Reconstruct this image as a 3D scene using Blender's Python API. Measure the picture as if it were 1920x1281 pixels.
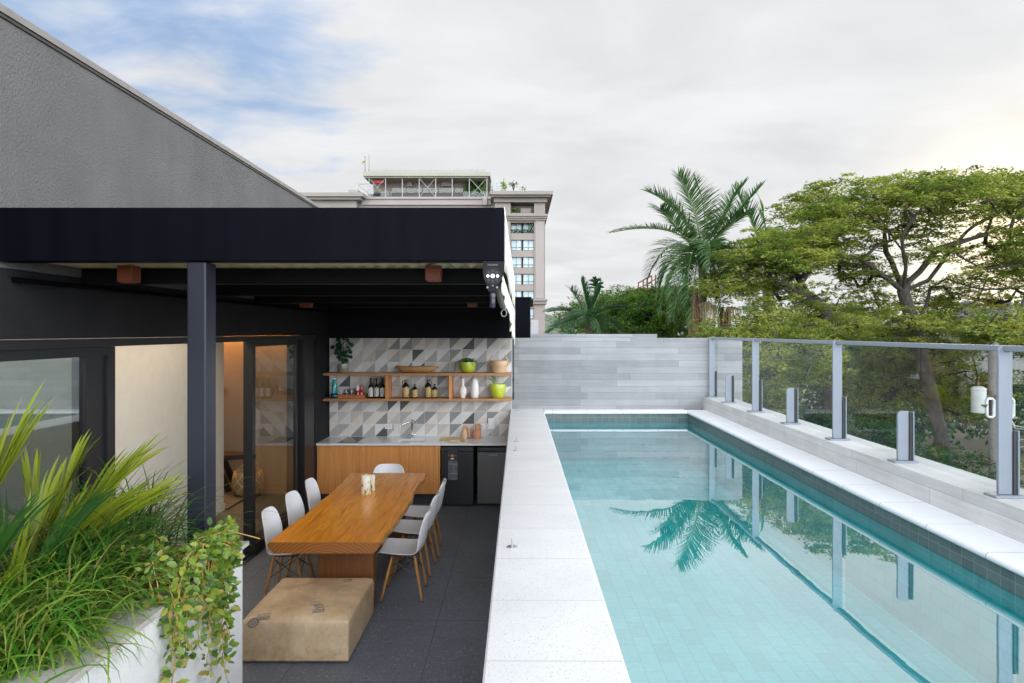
import bpy, bmesh, math, random
import numpy as np
from mathutils import Vector, Matrix, noise as mnoise

for _o in list(bpy.data.objects):
    bpy.data.objects.remove(_o)
S = bpy.context.scene
COL = S.collection
R = math.radians
random.seed(11)
RNG = np.random.default_rng(11)

# ------------------------------------------------------------------ camera
F, VX, VY, EYE = 1240.0, 972.0, 622.0, 2.5      # lens in photo pixels, vanishing point, eye height (m)
cam_data = bpy.data.cameras.new('camera')
cam = bpy.data.objects.new('camera', cam_data)
COL.objects.link(cam)
cam.location = (0, 0, EYE)
cam.rotation_euler = (R(90), 0, 0)
cam_data.sensor_width = 36.0
cam_data.lens = F / 1920.0 * 36.0
cam_data.shift_x = -(VX - 960.0) / 1920.0
cam_data.shift_y = -(640.5 - VY) / 1920.0
cam_data.clip_start = 0.05
cam_data.clip_end = 3000.0
S.camera = cam

# ------------------------------------------------------------------ sky
SUN_EL, SUN_AZ = R(7.0), R(37.0)
SUN_DIR = Vector((math.sin(SUN_AZ) * math.cos(SUN_EL), math.cos(SUN_AZ) * math.cos(SUN_EL), math.sin(SUN_EL)))
W = bpy.data.worlds.new('World')
S.world = W
W.use_nodes = True
wn, wl = W.node_tree.nodes, W.node_tree.links
wn.clear()


def wmath(op, a, b=None, clamp=False):
    n = wn.new('ShaderNodeMath'); n.operation = op; n.use_clamp = clamp
    for i, v in enumerate((a, b)):
        if v is None: continue
        if isinstance(v, (int, float)): n.inputs[i].default_value = v
        else: wl.new(v, n.inputs[i])
    return n.outputs[0]


def wrange(v, a, b, c, d, smooth=True):
    n = wn.new('ShaderNodeMapRange')
    n.interpolation_type = 'SMOOTHSTEP' if smooth else 'LINEAR'
    wl.new(v, n.inputs['Value'])
    n.inputs['From Min'].default_value = a; n.inputs['From Max'].default_value = b
    n.inputs['To Min'].default_value = c; n.inputs['To Max'].default_value = d
    return n.outputs['Result']


def wdot(vec, d):
    n = wn.new('ShaderNodeVectorMath'); n.operation = 'DOT_PRODUCT'
    wl.new(vec, n.inputs[0]); n.inputs[1].default_value = Vector(d).normalized()
    return n.outputs['Value']


tc = wn.new('ShaderNodeTexCoord').outputs['Generated']
sky = wn.new('ShaderNodeTexSky'); sky.sky_type = 'NISHITA'; sky.sun_disc = False
sky.sun_elevation = SUN_EL; sky.sun_rotation = SUN_AZ
sky.air_density = 1.0; sky.dust_density = 1.0; sky.ozone_density = 2.0
bg_sky = wn.new('ShaderNodeBackground'); bg_sky.inputs['Strength'].default_value = 0.15
wl.new(sky.outputs['Color'], bg_sky.inputs['Color'])
# clouds: noise on a flat layer seen in perspective
sep = wn.new('ShaderNodeSeparateXYZ'); wl.new(tc, sep.inputs[0])
dz = wmath('ADD', wmath('MAXIMUM', sep.outputs['Z'], 0.0), 0.16)
comb = wn.new('ShaderNodeCombineXYZ')
wl.new(wmath('DIVIDE', sep.outputs['X'], dz), comb.inputs[0])
wl.new(wmath('DIVIDE', sep.outputs['Y'], dz), comb.inputs[1])


def wnoise(scale, detail, dist, off):
    m = wn.new('ShaderNodeMapping'); m.inputs['Location'].default_value = off
    m.inputs['Scale'].default_value = (1.0, 1.35, 1.0)
    wl.new(comb.outputs[0], m.inputs['Vector'])
    n = wn.new('ShaderNodeTexNoise'); wl.new(m.outputs[0], n.inputs['Vector'])
    n.inputs['Scale'].default_value = scale; n.inputs['Detail'].default_value = detail
    n.inputs['Roughness'].default_value = 0.55; n.inputs['Distortion'].default_value = dist
    return n.outputs['Fac']


n1 = wnoise(1.3, 7, 0.5, (3.1, 1.7, 0))
n2 = wnoise(2.6, 6, 0.25, (7.3, 2.2, 0))
gapdot = wdot(tc, (-0.68, 1.0, 0.53))
gap = wmath('ADD', gapdot, wmath('MULTIPLY', wmath('SUBTRACT', n2, 0.5), 0.20))
veil = wrange(gap, 0.94, 1.02, 0.0, 1.0)
cloud_fac = wmath('SUBTRACT', 1.0, wmath('MULTIPLY', veil, 0.50))
# cloud deck: mottled, plus brightness added behind the viewer to light the pergola
mott = wmath('ADD', wrange(n1, 0.30, 0.70, 0.625, 0.725), wmath('MULTIPLY', wmath('SUBTRACT', n2, 0.5), 0.12))
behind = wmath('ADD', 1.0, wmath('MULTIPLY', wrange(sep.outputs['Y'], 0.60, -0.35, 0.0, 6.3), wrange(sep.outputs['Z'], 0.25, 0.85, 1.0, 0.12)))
zen = wrange(sep.outputs['Z'], 0.50, 0.95, 1.0, 0.9)
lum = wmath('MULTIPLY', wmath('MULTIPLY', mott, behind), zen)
sund = wdot(tc, SUN_DIR)
sundc = wmath('MAXIMUM', sund, 0.0)
glow = wmath('MULTIPLY', wmath('POWER', sundc, 200.0), 0.8)
warm = wn.new('ShaderNodeMix'); warm.data_type = 'RGBA'
wl.new(wmath('POWER', sundc, 150.0), warm.inputs[0])
warm.inputs[6].default_value = (0.985, 0.995, 1.01, 1); warm.inputs[7].default_value = (1.0, 0.82, 0.55, 1)
bluish = wn.new('ShaderNodeMix'); bluish.data_type = 'RGBA'
wl.new(wrange(sep.outputs['Y'], 0.4, -0.3, 0.0, 1.0), bluish.inputs[0])
wl.new(warm.outputs[2], bluish.inputs[6]); bluish.inputs[7].default_value = (0.93, 0.98, 1.06, 1)
bg_cloud = wn.new('ShaderNodeBackground')
thin = wn.new('ShaderNodeMix'); thin.data_type = 'RGBA'
wl.new(veil, thin.inputs[0]); wl.new(bluish.outputs[2], thin.inputs[6]); thin.inputs[7].default_value = (0.58, 0.80, 1.22, 1)
wl.new(thin.outputs[2], bg_cloud.inputs['Color'])
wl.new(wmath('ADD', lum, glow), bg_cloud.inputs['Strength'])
mixw = wn.new('ShaderNodeMixShader')
wl.new(cloud_fac, mixw.inputs[0]); wl.new(bg_sky.outputs[0], mixw.inputs[1]); wl.new(bg_cloud.outputs[0], mixw.inputs[2])
wout = wn.new('ShaderNodeOutputWorld'); wl.new(mixw.outputs[0], wout.inputs['Surface'])

# ------------------------------------------------------------------ sun (low, veiled by cloud, behind the trees)
sd = bpy.data.lights.new('sun', 'SUN'); sd.energy = 1.0; sd.angle = R(11); sd.color = (1.0, 0.86, 0.68)
sun = bpy.data.objects.new('sun', sd); COL.objects.link(sun)
sun.rotation_euler = (-SUN_DIR).to_track_quat('-Z', 'Y').to_euler()
sun.location = SUN_DIR * 60

vs = S.view_settings
vs.view_transform = 'Standard'; vs.look = 'None'; vs.exposure = 0.32; vs.gamma = 1.0; vs.use_curve_mapping = False
S.render.engine = 'CYCLES'
S.cycles.max_bounces = 10; S.cycles.diffuse_bounces = 4; S.cycles.glossy_bounces = 5
S.cycles.transparent_max_bounces = 16; S.cycles.caustics_reflective = False; S.cycles.caustics_refractive = False
S.cycles.sample_clamp_indirect = 8.0

# ------------------------------------------------------------------ helpers
LOC = {}


def at(px, py, Y):
    """World point at depth Y of a place measured in the photograph."""
    return Vector(((px - VX) * Y / F, Y, EYE - (py - VY) * Y / F))


def ax(px, Y): return (px - VX) * Y / F
def az(py, Y): return EYE - (py - VY) * Y / F


def tag(o, label=None, cat=None, group=None, kind=None):
    if label: o['label'] = label
    if cat: o['category'] = cat
    if group: o['group'] = group
    if kind: o['kind'] = kind
    return o


def thing(name, label, cat, loc=(0, 0, 0), group=None, rz=0.0):
    o = bpy.data.objects.new(name, None); COL.objects.link(o)
    o.location = loc; o.rotation_euler = (0, 0, rz)
    o.empty_display_size = 0.1
    LOC[o.name] = Vector(loc)
    return tag(o, label, cat, group)


def copy_tree(o, parent=None):
    c = o.copy(); COL.objects.link(c); c.parent = parent
    LOC[c.name] = LOC[o.name].copy()
    for ch in list(o.children):
        copy_tree(ch, c)
    return c


class MB:
    def __init__(self): self.v = []; self.f = []

    def add(self, vs, fs):
        b = len(self.v); self.v.extend([tuple(p) for p in vs]); self.f.extend([tuple(b + i for i in f) for f in fs]); return self

    def box(self, x0, x1, y0, y1, z0, z1):
        if x0 > x1: x0, x1 = x1, x0
        if y0 > y1: y0, y1 = y1, y0
        if z0 > z1: z0, z1 = z1, z0
        return self.add([(x0, y0, z0), (x1, y0, z0), (x1, y1, z0), (x0, y1, z0), (x0, y0, z1), (x1, y0, z1), (x1, y1, z1), (x0, y1, z1)],
                        [(0, 3, 2, 1), (4, 5, 6, 7), (0, 1, 5, 4), (1, 2, 6, 5), (2, 3, 7, 6), (3, 0, 4, 7)])

    def pbox(self, px0, px1, py0, py1, Y, depth):
        return self.box(ax(px0, Y), ax(px1, Y), Y, Y + depth, az(py0, Y), az(py1, Y))

    def beam(self, a, b, w, h):
        """A bar of rectangular section from a to b."""
        a, b = Vector(a), Vector(b); d = (b - a).normalized()
        up = Vector((0, 0, 1)) if abs(d.z) < 0.95 else Vector((0, 1, 0))
        s = d.cross(up).normalized() * (w / 2); u = s.cross(d).normalized() * (h / 2)
        p = [a - s - u, a + s - u, a + s + u, a - s + u, b - s - u, b + s - u, b + s + u, b - s + u]
        return self.add(p, [(0, 1, 2, 3), (7, 6, 5, 4), (0, 4, 5, 1), (1, 5, 6, 2), (2, 6, 7, 3), (3, 7, 4, 0)])

    def tube(self, pts, rad, n=8, closed=False, caps=True):
        pts = [Vector(p) for p in pts]; m = len(pts)
        if not hasattr(rad, '__len__'): rad = [rad] * m
        vs = []; ref = None
        for i in range(m):
            if closed: t = pts[(i + 1) % m] - pts[i - 1]
            else: t = pts[min(i + 1, m - 1)] - pts[max(i - 1, 0)]
            t = t.normalized() if t.length > 1e-9 else Vector((0, 0, 1))
            if ref is None:
                ref = Vector((0, 0, 1)) if abs(t.z) < 0.9 else Vector((1, 0, 0))
            s = t.cross(ref)
            if s.length < 1e-6: s = t.cross(Vector((0.3, 0.9, 0.1)))
            s.normalize(); u = s.cross(t).normalized(); ref = u
            for k in range(n):
                a = 2 * math.pi * k / n
                vs.append(pts[i] + (s * math.cos(a) + u * math.sin(a)) * rad[i])
        fs = []
        for i in range(m if closed else m - 1):
            j = (i + 1) % m
            for k in range(n):
                k2 = (k + 1) % n
                fs.append((i * n + k, i * n + k2, j * n + k2, j * n + k))
        if caps and not closed:
            fs.append(tuple(range(n - 1, -1, -1))); fs.append(tuple((m - 1) * n + k for k in range(n)))
        return self.add(vs, fs)

    def lathe(self, prof, c=(0, 0, 0), n=24, sx=1.0, sy=1.0):
        """prof: list of (radius, z) from bottom to top; open ends are closed with a point or cap."""
        vs = []; fs = []; m = len(prof)
        for r, z in prof:
            for k in range(n):
                a = 2 * math.pi * k / n
                vs.append((c[0] + r * sx * math.cos(a), c[1] + r * sy * math.sin(a), c[2] + z))
        for i in range(m - 1):
            for k in range(n):
                k2 = (k + 1) % n
                fs.append((i * n + k, i * n + k2, (i + 1) * n + k2, (i + 1) * n + k))
        fs.append(tuple(range(n - 1, -1, -1))); fs.append(tuple((m - 1) * n + k for k in range(n)))
        return self.add(vs, fs)

    def prism(self, poly, z0, z1):
        n = len(poly)
        vs = [(x, y, z0) for x, y in poly] + [(x, y, z1) for x, y in poly]
        fs = [tuple(range(n - 1, -1, -1)), tuple(range(n, 2 * n))] + [(i, (i + 1) % n, n + (i + 1) % n, n + i) for i in range(n)]
        return self.add(vs, fs)

    def extrude_x(self, poly, x0, x1):
        """poly of (y, z) extruded along x."""
        n = len(poly)
        vs = [(x0, y, z) for y, z in poly] + [(x1, y, z) for y, z in poly]
        fs = [tuple(range(n)), tuple(range(2 * n - 1, n - 1, -1))] + [(i, n + i, n + (i + 1) % n, (i + 1) % n) for i in range(n)]
        return self.add(vs, fs)

    def extrude_y(self, poly, y0, y1):
        """poly of (x, z) extruded along y."""
        n = len(poly)
        vs = [(x, y0, z) for x, z in poly] + [(x, y1, z) for x, z in poly]
        fs = [tuple(range(n - 1, -1, -1)), tuple(range(n, 2 * n))] + [(i, (i + 1) % n, n + (i + 1) % n, n + i) for i in range(n)]
        return self.add(vs, fs)

    def grid(self, P):
        """P[i][j] points -> sheet."""
        m, n = len(P), len(P[0])
        return self.add([p for row in P for p in row],
                        [(i * n + j, i * n + j + 1, (i + 1) * n + j + 1, (i + 1) * n + j) for i in range(m - 1) for j in range(n - 1)])

    def build(self, name, mat, parent=None, origin=None, bevel=0, smooth=False, sub=0, solid=0, segs=2, auto=None):
        me = bpy.data.meshes.new(name)
        v = np.array(self.v, dtype=float)
        if parent is not None: off = LOC[parent.name]
        elif origin is not None: off = Vector(origin)
        else:
            lo, hi = v.min(0), v.max(0); off = Vector(((lo[0] + hi[0]) / 2, (lo[1] + hi[1]) / 2, lo[2]))
        v = v - np.array(off)
        me.from_pydata([tuple(p) for p in v], [], self.f)
        bm = bmesh.new(); bm.from_mesh(me); bmesh.ops.recalc_face_normals(bm, faces=bm.faces); bm.to_mesh(me); bm.free()
        o = bpy.data.objects.new(name, me); COL.objects.link(o)
        LOC[o.name] = Vector(off)
        if parent is not None: o.parent = parent
        else: o.location = off
        if mat: me.materials.append(mat)
        if smooth or auto: me.polygons.foreach_set('use_smooth', [True] * len(me.polygons))
        if auto: me.set_sharp_from_angle(angle=R(auto))
        if solid:
            m = o.modifiers.new('solid', 'SOLIDIFY'); m.thickness = solid; m.offset = 0
        if bevel:
            m = o.modifiers.new('bevel', 'BEVEL'); m.width = bevel; m.segments = segs; m.limit_method = 'ANGLE'; m.angle_limit = R(40)
        if sub:
            m = o.modifiers.new('sub', 'SUBSURF'); m.levels = sub; m.render_levels = sub
        return o


def raw_mesh(name, verts, quads, mat, parent=None, origin=(0, 0, 0), smooth=False, k=4):
    """Fast mesh from numpy arrays (verts (N,3), quads (M,k))."""
    off = np.array(LOC[parent.name] if parent is not None else origin, dtype=float)
    v = np.asarray(verts, dtype=np.float32) - off.astype(np.float32)
    q = np.asarray(quads, dtype=np.int32)
    me = bpy.data.meshes.new(name)
    me.vertices.add(len(v)); me.vertices.foreach_set('co', v.ravel())
    me.loops.add(q.size); me.loops.foreach_set('vertex_index', q.ravel())
    me.polygons.add(len(q)); me.polygons.foreach_set('loop_start', np.arange(0, q.size, k, dtype=np.int32))
    me.update(calc_edges=True); me.validate()
    if smooth: me.polygons.foreach_set('use_smooth', [True] * len(me.polygons))
    o = bpy.data.objects.new(name, me); COL.objects.link(o); me.materials.append(mat)
    LOC[o.name] = Vector(off)
    if parent is not None: o.parent = parent
    else: o.location = off
    return o


# ------------------------------------------------------------------ materials
class NT:
    """Small node tree helper."""
    def __init__(self, name):
        self.m = bpy.data.materials.new(name); self.m.use_nodes = True
        self.n = self.m.node_tree.nodes; self.l = self.m.node_tree.links
        self.n.clear()
        self.out = self.n.new('ShaderNodeOutputMaterial')
        self._tc = None

    def put(self, sock, v):
        if isinstance(v, bpy.types.NodeSocket): self.l.new(v, sock)
        elif isinstance(v, (tuple, list)) and len(v) == 3 and sock.type == 'RGBA': sock.default_value = (*v, 1)
        else: sock.default_value = v

    def co(self, scale=(1, 1, 1), kind='Object', loc=(0, 0, 0)):
        if self._tc is None: self._tc = self.n.new('ShaderNodeTexCoord')
        m = self.n.new('ShaderNodeMapping'); self.l.new(self._tc.outputs[kind], m.inputs[0])
        m.inputs['Scale'].default_value = scale; m.inputs['Location'].default_value = loc
        return m.outputs[0]

    def noise(self, vec, scale=5, detail=4, rough=0.55, dist=0.0):
        n = self.n.new('ShaderNodeTexNoise'); self.l.new(vec, n.inputs['Vector'])
        n.inputs['Scale'].default_value = scale; n.inputs['Detail'].default_value = detail
        n.inputs['Roughness'].default_value = rough; n.inputs['Distortion'].default_value = dist
        return n.outputs['Fac']

    def math(self, op, a, b=0.0, clamp=False):
        n = self.n.new('ShaderNodeMath'); n.operation = op; n.use_clamp = clamp
        self.put(n.inputs[0], a); self.put(n.inputs[1], b); return n.outputs[0]

    def ramp(self, fac, stops, const=False):
        n = self.n.new('ShaderNodeValToRGB'); self.l.new(fac, n.inputs[0])
        cr = n.color_ramp; cr.interpolation = 'CONSTANT' if const else 'LINEAR'
        while len(cr.elements) < len(stops): cr.elements.new(0.5)
        for e, (p, c) in zip(cr.elements, stops):
            e.position = p; e.color = (*c, 1) if hasattr(c, '__len__') else (c, c, c, 1)
        return n.outputs['Color']

    def mix(self, fac, a, b, mode='MIX'):
        n = self.n.new('ShaderNodeMix'); n.data_type = 'RGBA'; n.blend_type = mode
        self.put(n.inputs[0], fac); self.put(n.inputs[6], a); self.put(n.inputs[7], b); return n.outputs[2]

    def bump(self, h, strength=0.3, dist=0.01):
        n = self.n.new('ShaderNodeBump'); self.l.new(h, n.inputs['Height'])
        n.inputs['Strength'].default_value = strength; n.inputs['Distance'].default_value = dist
        return n.outputs[0]

    def pbr(self, color, rough=0.5, metal=0.0, normal=None, coat=0.0, spec=0.5, emit=None, es=0.0, trans=0.0):
        p = self.n.new('ShaderNodeBsdfPrincipled')
        self.put(p.inputs['Base Color'], color); self.put(p.inputs['Roughness'], rough)
        self.put(p.inputs['Metallic'], metal); self.put(p.inputs['Coat Weight'], coat)
        self.put(p.inputs['Specular IOR Level'], spec)
        p.inputs['Coat Roughness'].default_value = 0.15
        if trans: p.inputs['Transmission Weight'].default_value = trans
        if normal is not None: self.l.new(normal, p.inputs['Normal'])
        if emit is not None:
            self.put(p.inputs['Emission Color'], emit); p.inputs['Emission Strength'].default_value = es
        self.l.new(p.outputs[0], self.out.inputs['Surface'])
        return self.m


def plain(name, c, rough=0.5, metal=0.0, coat=0.0, spec=0.5, var=0.12, scale=9.0, bump=0.0, bscale=60.0, stretch=(1, 1, 1), bdist=0.004):
    """One colour with soft mottling (and an optional grain bump)."""
    t = NT(name)
    v = t.noise(t.co(stretch), scale, 5)
    a = tuple(max(0, x * (1 - var)) for x in c); b = tuple(min(1, x * (1 + var)) for x in c)
    colr = t.ramp(v, [(0.3, a), (0.7, b)])
    nrm = t.bump(t.noise(t.co(), bscale, 3), bump, bdist) if bump else None
    rr = t.math('ADD', t.math('MULTIPLY', t.noise(t.co(), scale * 2.3, 4), 0.16), max(0.0, rough - 0.08))
    return t.pbr(colr, rr, metal, nrm, coat, spec)


def wood(name, dark, mid, light, along, rough=0.4, coat=0.0, fine=1.0, rings=1.0, fleck=0.55):
    t = NT(name)
    st = [9.0 * fine] * 3; st[along] = 0.55 * fine
    st2 = [60.0 * fine] * 3; st2[along] = 1.6 * fine
    a = t.noise(t.co(tuple(st)), rings, 4, 0.6, 0.9)
    w = t.n.new('ShaderNodeMath'); w.operation = 'PINGPONG'; t.l.new(t.math('MULTIPLY', a, 7.0), w.inputs[0]); w.inputs[1].default_value = 1.0
    g = t.noise(t.co(tuple(st2)), 1.0, 3, 0.6)
    big = t.noise(t.co(), 1.7, 3)
    c = t.ramp(w.outputs[0], [(0.0, mid), (0.55, light), (1.0, mid)])
    c = t.mix(t.ramp(g, [(0.30, fleck), (0.62, 0.0)]), c, dark)
    c = t.mix(t.ramp(big, [(0.35, 0.0), (0.7, 0.35)]), c, mid)
    return t.pbr(c, t.math('ADD', t.math('MULTIPLY', g, 0.2), rough - 0.1), 0, t.bump(g, 0.12, 0.002), coat)


def speckled(name, base, specks, density=0.36, scale=90, rough=0.6, joint=None, jcol=None, bump=0.05, var=0.08, big=1.2):
    """Terrazzo: base colour, dark chips, optional joints (axis spacing / offset)."""
    t = NT(name)
    v = t.n.new('ShaderNodeTexVoronoi'); t.l.new(t.co(kind='Object'), v.inputs['Vector']); v.inputs['Scale'].default_value = scale
    v2 = t.n.new('ShaderNodeTexVoronoi'); t.l.new(t.co(kind='Object', loc=(3.3, 1.2, 0.4)), v2.inputs['Vector']); v2.inputs['Scale'].default_value = scale * 0.45
    m = t.noise(t.co(), big, 5)
    c = t.ramp(m, [(0.3, tuple(x * (1 - var) for x in base)), (0.7, tuple(min(1, x * (1 + var)) for x in base))])
    for k, (vv, dcol) in enumerate(((v, specks[0]), (v2, specks[-1]))):
        pick = t.n.new('ShaderNodeSeparateColor'); t.l.new(vv.outputs['Color'], pick.inputs[0])
        on = t.math('LESS_THAN', pick.outputs[0], density if k == 0 else density * 0.45)
        near = t.math('LESS_THAN', vv.outputs['Distance'], 0.36)
        c = t.mix(t.math('MULTIPLY', on, near), c, dcol)
    nrm = t.bump(t.noise(t.co(), 140, 3), bump, 0.002)
    if joint:
        s = t.n.new('ShaderNodeSeparateXYZ'); t.l.new(t.co(kind='Object'), s.inputs[0])
        f = None
        for axis, step, offs, wdt in joint:
            q = t.math('ABSOLUTE', t.math('SUBTRACT', t.math('FRACT', t.math('DIVIDE', t.math('SUBTRACT', s.outputs[axis], offs), step)), 0.5))
            e = t.math('GREATER_THAN', q, 0.5 - wdt / step / 2)
            f = e if f is None else t.math('MAXIMUM', f, e)
        c = t.mix(f, c, jcol)
    return t.pbr(c, rough, 0, nrm)


def boards(name, base, axes=(0, 2), width=1.7, row=0.1, rough=0.8, var=0.2):
    """Board-marked concrete."""
    t = NT(name)
    s = t.n.new('ShaderNodeSeparateXYZ'); t.l.new(t.co(), s.inputs[0])
    c = t.n.new('ShaderNodeCombineXYZ'); t.l.new(s.outputs[axes[0]], c.inputs[0]); t.l.new(s.outputs[axes[1]], c.inputs[1])
    b = t.n.new('ShaderNodeTexBrick'); t.l.new(c.outputs[0], b.inputs['Vector'])
    b.inputs['Scale'].default_value = 1.0; b.inputs['Brick Width'].default_value = width; b.inputs['Row Height'].default_value = row
    b.inputs['Mortar Size'].default_value = 0.0022; b.inputs['Mortar Smooth'].default_value = 0.4; b.offset = 0.37; b.offset_frequency = 2; b.squash = 0.7; b.squash_frequency = 3
    b.inputs['Color1'].default_value = (*[x * (1 - var) for x in base], 1); b.inputs['Color2'].default_value = (*[min(1, x * (1 + var)) for x in base], 1)
    b.inputs['Mortar'].default_value = (*[x * 0.55 for x in base], 1)
    sc = [30.0, 30.0, 30.0]; sc[axes[0]] = 1.6
    g = t.noise(t.co(tuple(sc)), 1.0, 5, 0.65, 0.6)
    blot = t.noise(t.co(), 2.2, 6, 0.6)
    col = t.mix(0.35, b.outputs['Color'], t.ramp(g, [(0.3, 0.45), (0.7, 1.0)]), 'MULTIPLY')
    col = t.mix(0.5, col, t.ramp(blot, [(0.3, 0.62), (0.65, 1.0)]), 'MULTIPLY')
    h = t.math('SUBTRACT', t.math('MULTIPLY', g, 0.4), b.outputs['Fac'])
    return t.pbr(col, rough, 0, t.bump(h, 0.35, 0.006))


def pool_tile(name, c1, c2, mortar, axes, width, row, rough=0.35, off=0.5):
    t = NT(name)
    s = t.n.new('ShaderNodeSeparateXYZ'); t.l.new(t.co(), s.inputs[0])
    c = t.n.new('ShaderNodeCombineXYZ'); t.l.new(s.outputs[axes[0]], c.inputs[0]); t.l.new(s.outputs[axes[1]], c.inputs[1])
    b = t.n.new('ShaderNodeTexBrick'); t.l.new(c.outputs[0], b.inputs['Vector'])
    b.inputs['Scale'].default_value = 1.0; b.inputs['Brick Width'].default_value = width; b.inputs['Row Height'].default_value = row
    b.inputs['Mortar Size'].default_value = 0.0025; b.inputs['Mortar Smooth'].default_value = 0.3; b.offset = off; b.inputs['Bias'].default_value = -0.35
    b.inputs['Color1'].default_value = (*c1, 1); b.inputs['Color2'].default_value = (*c2, 1); b.inputs['Mortar'].default_value = (*mortar, 1)
    col = t.mix(0.45, b.outputs['Color'], t.ramp(t.noise(t.co(), 26, 5, 0.65, 0.8), [(0.3, 0.5), (0.68, 1.0)]), 'MULTIPLY')
    col = t.mix(0.3, col, t.ramp(t.noise(t.co(), 1.3, 4), [(0.35, 0.7), (0.65, 1.0)]), 'MULTIPLY')
    return t.pbr(col, rough, 0, t.bump(t.math('SUBTRACT', 1.0, b.outputs['Fac']), 0.3, 0.003))


def glass(name, tint=(0.93, 0.97, 0.96), ior=1.5, rough=0.0, wav=0.0):
    t = NT(name)
    fr = t.n.new('ShaderNodeFresnel'); fr.inputs['IOR'].default_value = ior
    tr = t.n.new('ShaderNodeBsdfTransparent'); tr.inputs['Color'].default_value = (*tint, 1)
    gl = t.n.new('ShaderNodeBsdfGlossy'); gl.inputs['Roughness'].default_value = rough
    if wav:
        b = t.bump(t.noise(t.co(), 3.0, 2), wav, 0.02); t.l.new(b, gl.inputs['Normal'])
    geo = t.n.new('ShaderNodeNewGeometry')
    fac = t.math('MULTIPLY', fr.outputs[0], t.math('SUBTRACT', 1.0, geo.outputs['Backfacing']))
    mx = t.n.new('ShaderNodeMixShader'); t.l.new(fac, mx.inputs[0]); t.l.new(tr.outputs[0], mx.inputs[1]); t.l.new(gl.outputs[0], mx.inputs[2])
    t.l.new(mx.outputs[0], t.out.inputs['Surface'])
    return t.m


def leaf(name, cols, trans=0.45, rough=0.5, spec=0.35, along=None, clump=0.0):
    """Leaves: a random tint for each leaf, light shines partly through."""
    t = NT(name)
    g = t.n.new('ShaderNodeNewGeometry')
    k = len(cols)
    c = t.ramp(g.outputs['Random Per Island'], [(i / max(1, k - 1), cc) for i, cc in enumerate(cols)])
    if clump:                                   # whole sprays of older, darker leaves among young yellow ones
        nz = t.noise(t.co(), clump, 3, 0.6)
        c = t.mix(t.ramp(nz, [(0.40, 0.85), (0.56, 0.0)]), c, tuple(x * f for x, f in zip(cols[0], (0.75, 0.85, 0.8))))
        c = t.mix(t.ramp(nz, [(0.52, 0.0), (0.68, 0.6)]), c, cols[-1])
    p = t.n.new('ShaderNodeBsdfPrincipled'); t.l.new(c, p.inputs['Base Color']); p.inputs['Roughness'].default_value = rough
    p.inputs['Specular IOR Level'].default_value = spec
    tl = t.n.new('ShaderNodeBsdfTranslucent'); t.l.new(t.mix(1.0, c, (1.35, 1.35, 1.1), 'MULTIPLY'), tl.inputs['Color'])   # light through a leaf is yellower than off it
    mx = t.n.new('ShaderNodeMixShader'); mx.inputs[0].default_value = trans
    t.l.new(p.outputs[0], mx.inputs[1]); t.l.new(tl.outputs[0], mx.inputs[2]); t.l.new(mx.outputs[0], t.out.inputs['Surface'])
    return t.m


def emit(name, c, s):
    t = NT(name); e = t.n.new('ShaderNodeEmission'); e.inputs[0].default_value = (*c, 1); e.inputs[1].default_value = s
    t.l.new(e.outputs[0], t.out.inputs['Surface']); return t.m
# ------------------------------------------------------------------ palette
t = NT('light_grey_stucco')
sv = t.noise(t.co(), 1.5, 6, 0.6); rn = t.noise(t.co((1.0, 5.0, 0.35)), 1.0, 5, 0.6)
cc = t.ramp(sv, [(0.3, (0.112, 0.111, 0.109)), (0.7, (0.142, 0.140, 0.136))])
cc = t.mix(t.ramp(rn, [(0.52, 0.0), (0.75, 0.16)]), cc, (0.20, 0.198, 0.192))
cc = t.mix(t.ramp(t.noise(t.co((1.0, 9.0, 0.25), loc=(1, 2, 3)), 1.0, 4), [(0.58, 0.0), (0.80, 0.18)]), cc, (0.07, 0.068, 0.066))
m_stucco = t.pbr(cc, 0.92, 0, t.bump(t.noise(t.co(), 62, 3), 0.9, 0.012), 0, 0.3)
m_dark_stucco = plain('charcoal_stucco', (0.020, 0.020, 0.022), 0.9, var=0.15, scale=2.0, bump=0.7, bscale=60, bdist=0.008, spec=0.15)
m_steel = plain('black_painted_steel', (0.0032, 0.0036, 0.0062), 0.5, var=0.25, scale=1.0, stretch=(9, 9, 0.7), spec=0.03)
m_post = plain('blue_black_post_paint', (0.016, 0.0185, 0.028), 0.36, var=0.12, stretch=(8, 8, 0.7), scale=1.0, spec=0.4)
m_steel_d = plain('dark_joist_paint', (0.0035, 0.0036, 0.0045), 0.6, var=0.2, spec=0.15)
m_alu_blk = plain('black_anodised_frame', (0.012, 0.012, 0.014), 0.38, var=0.1)
m_flash = plain('grey_flashing', (0.20, 0.19, 0.18), 0.5, var=0.1)
m_flash_d = plain('dark_flashing_lip', (0.03, 0.03, 0.03), 0.5)
m_rust = plain('terracotta_lamp_paint', (0.22, 0.050, 0.022), 0.55, var=0.12)
m_sheet = plain('cream_corrugated_sheet', (0.55, 0.47, 0.28), 0.6, var=0.15)
m_fabric = plain('cream_awning_fabric', (0.72, 0.69, 0.60), 0.85, var=0.05, bump=0.15, bscale=200)
m_floor = speckled('dark_grey_terrazzo', (0.135, 0.152, 0.185), [(0.05, 0.052, 0.06), (0.24, 0.26, 0.29)], 0.45, 120, 0.55,
                   joint=[(0, 1.0, 0.30, 0.006), (1, 1.0, 0.72, 0.006)], jcol=(0.055, 0.056, 0.06), var=0.16)
m_ifloor = speckled('interior_grey_terrazzo', (0.12, 0.115, 0.105), [(0.05, 0.08, 0.08), (0.3, 0.3, 0.3)], 0.4, 80, 0.5,
                    joint=[(0, 1.2, 0.3, 0.006), (1, 1.2, 0.72, 0.006)], jcol=(0.3, 0.28, 0.25))
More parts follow.
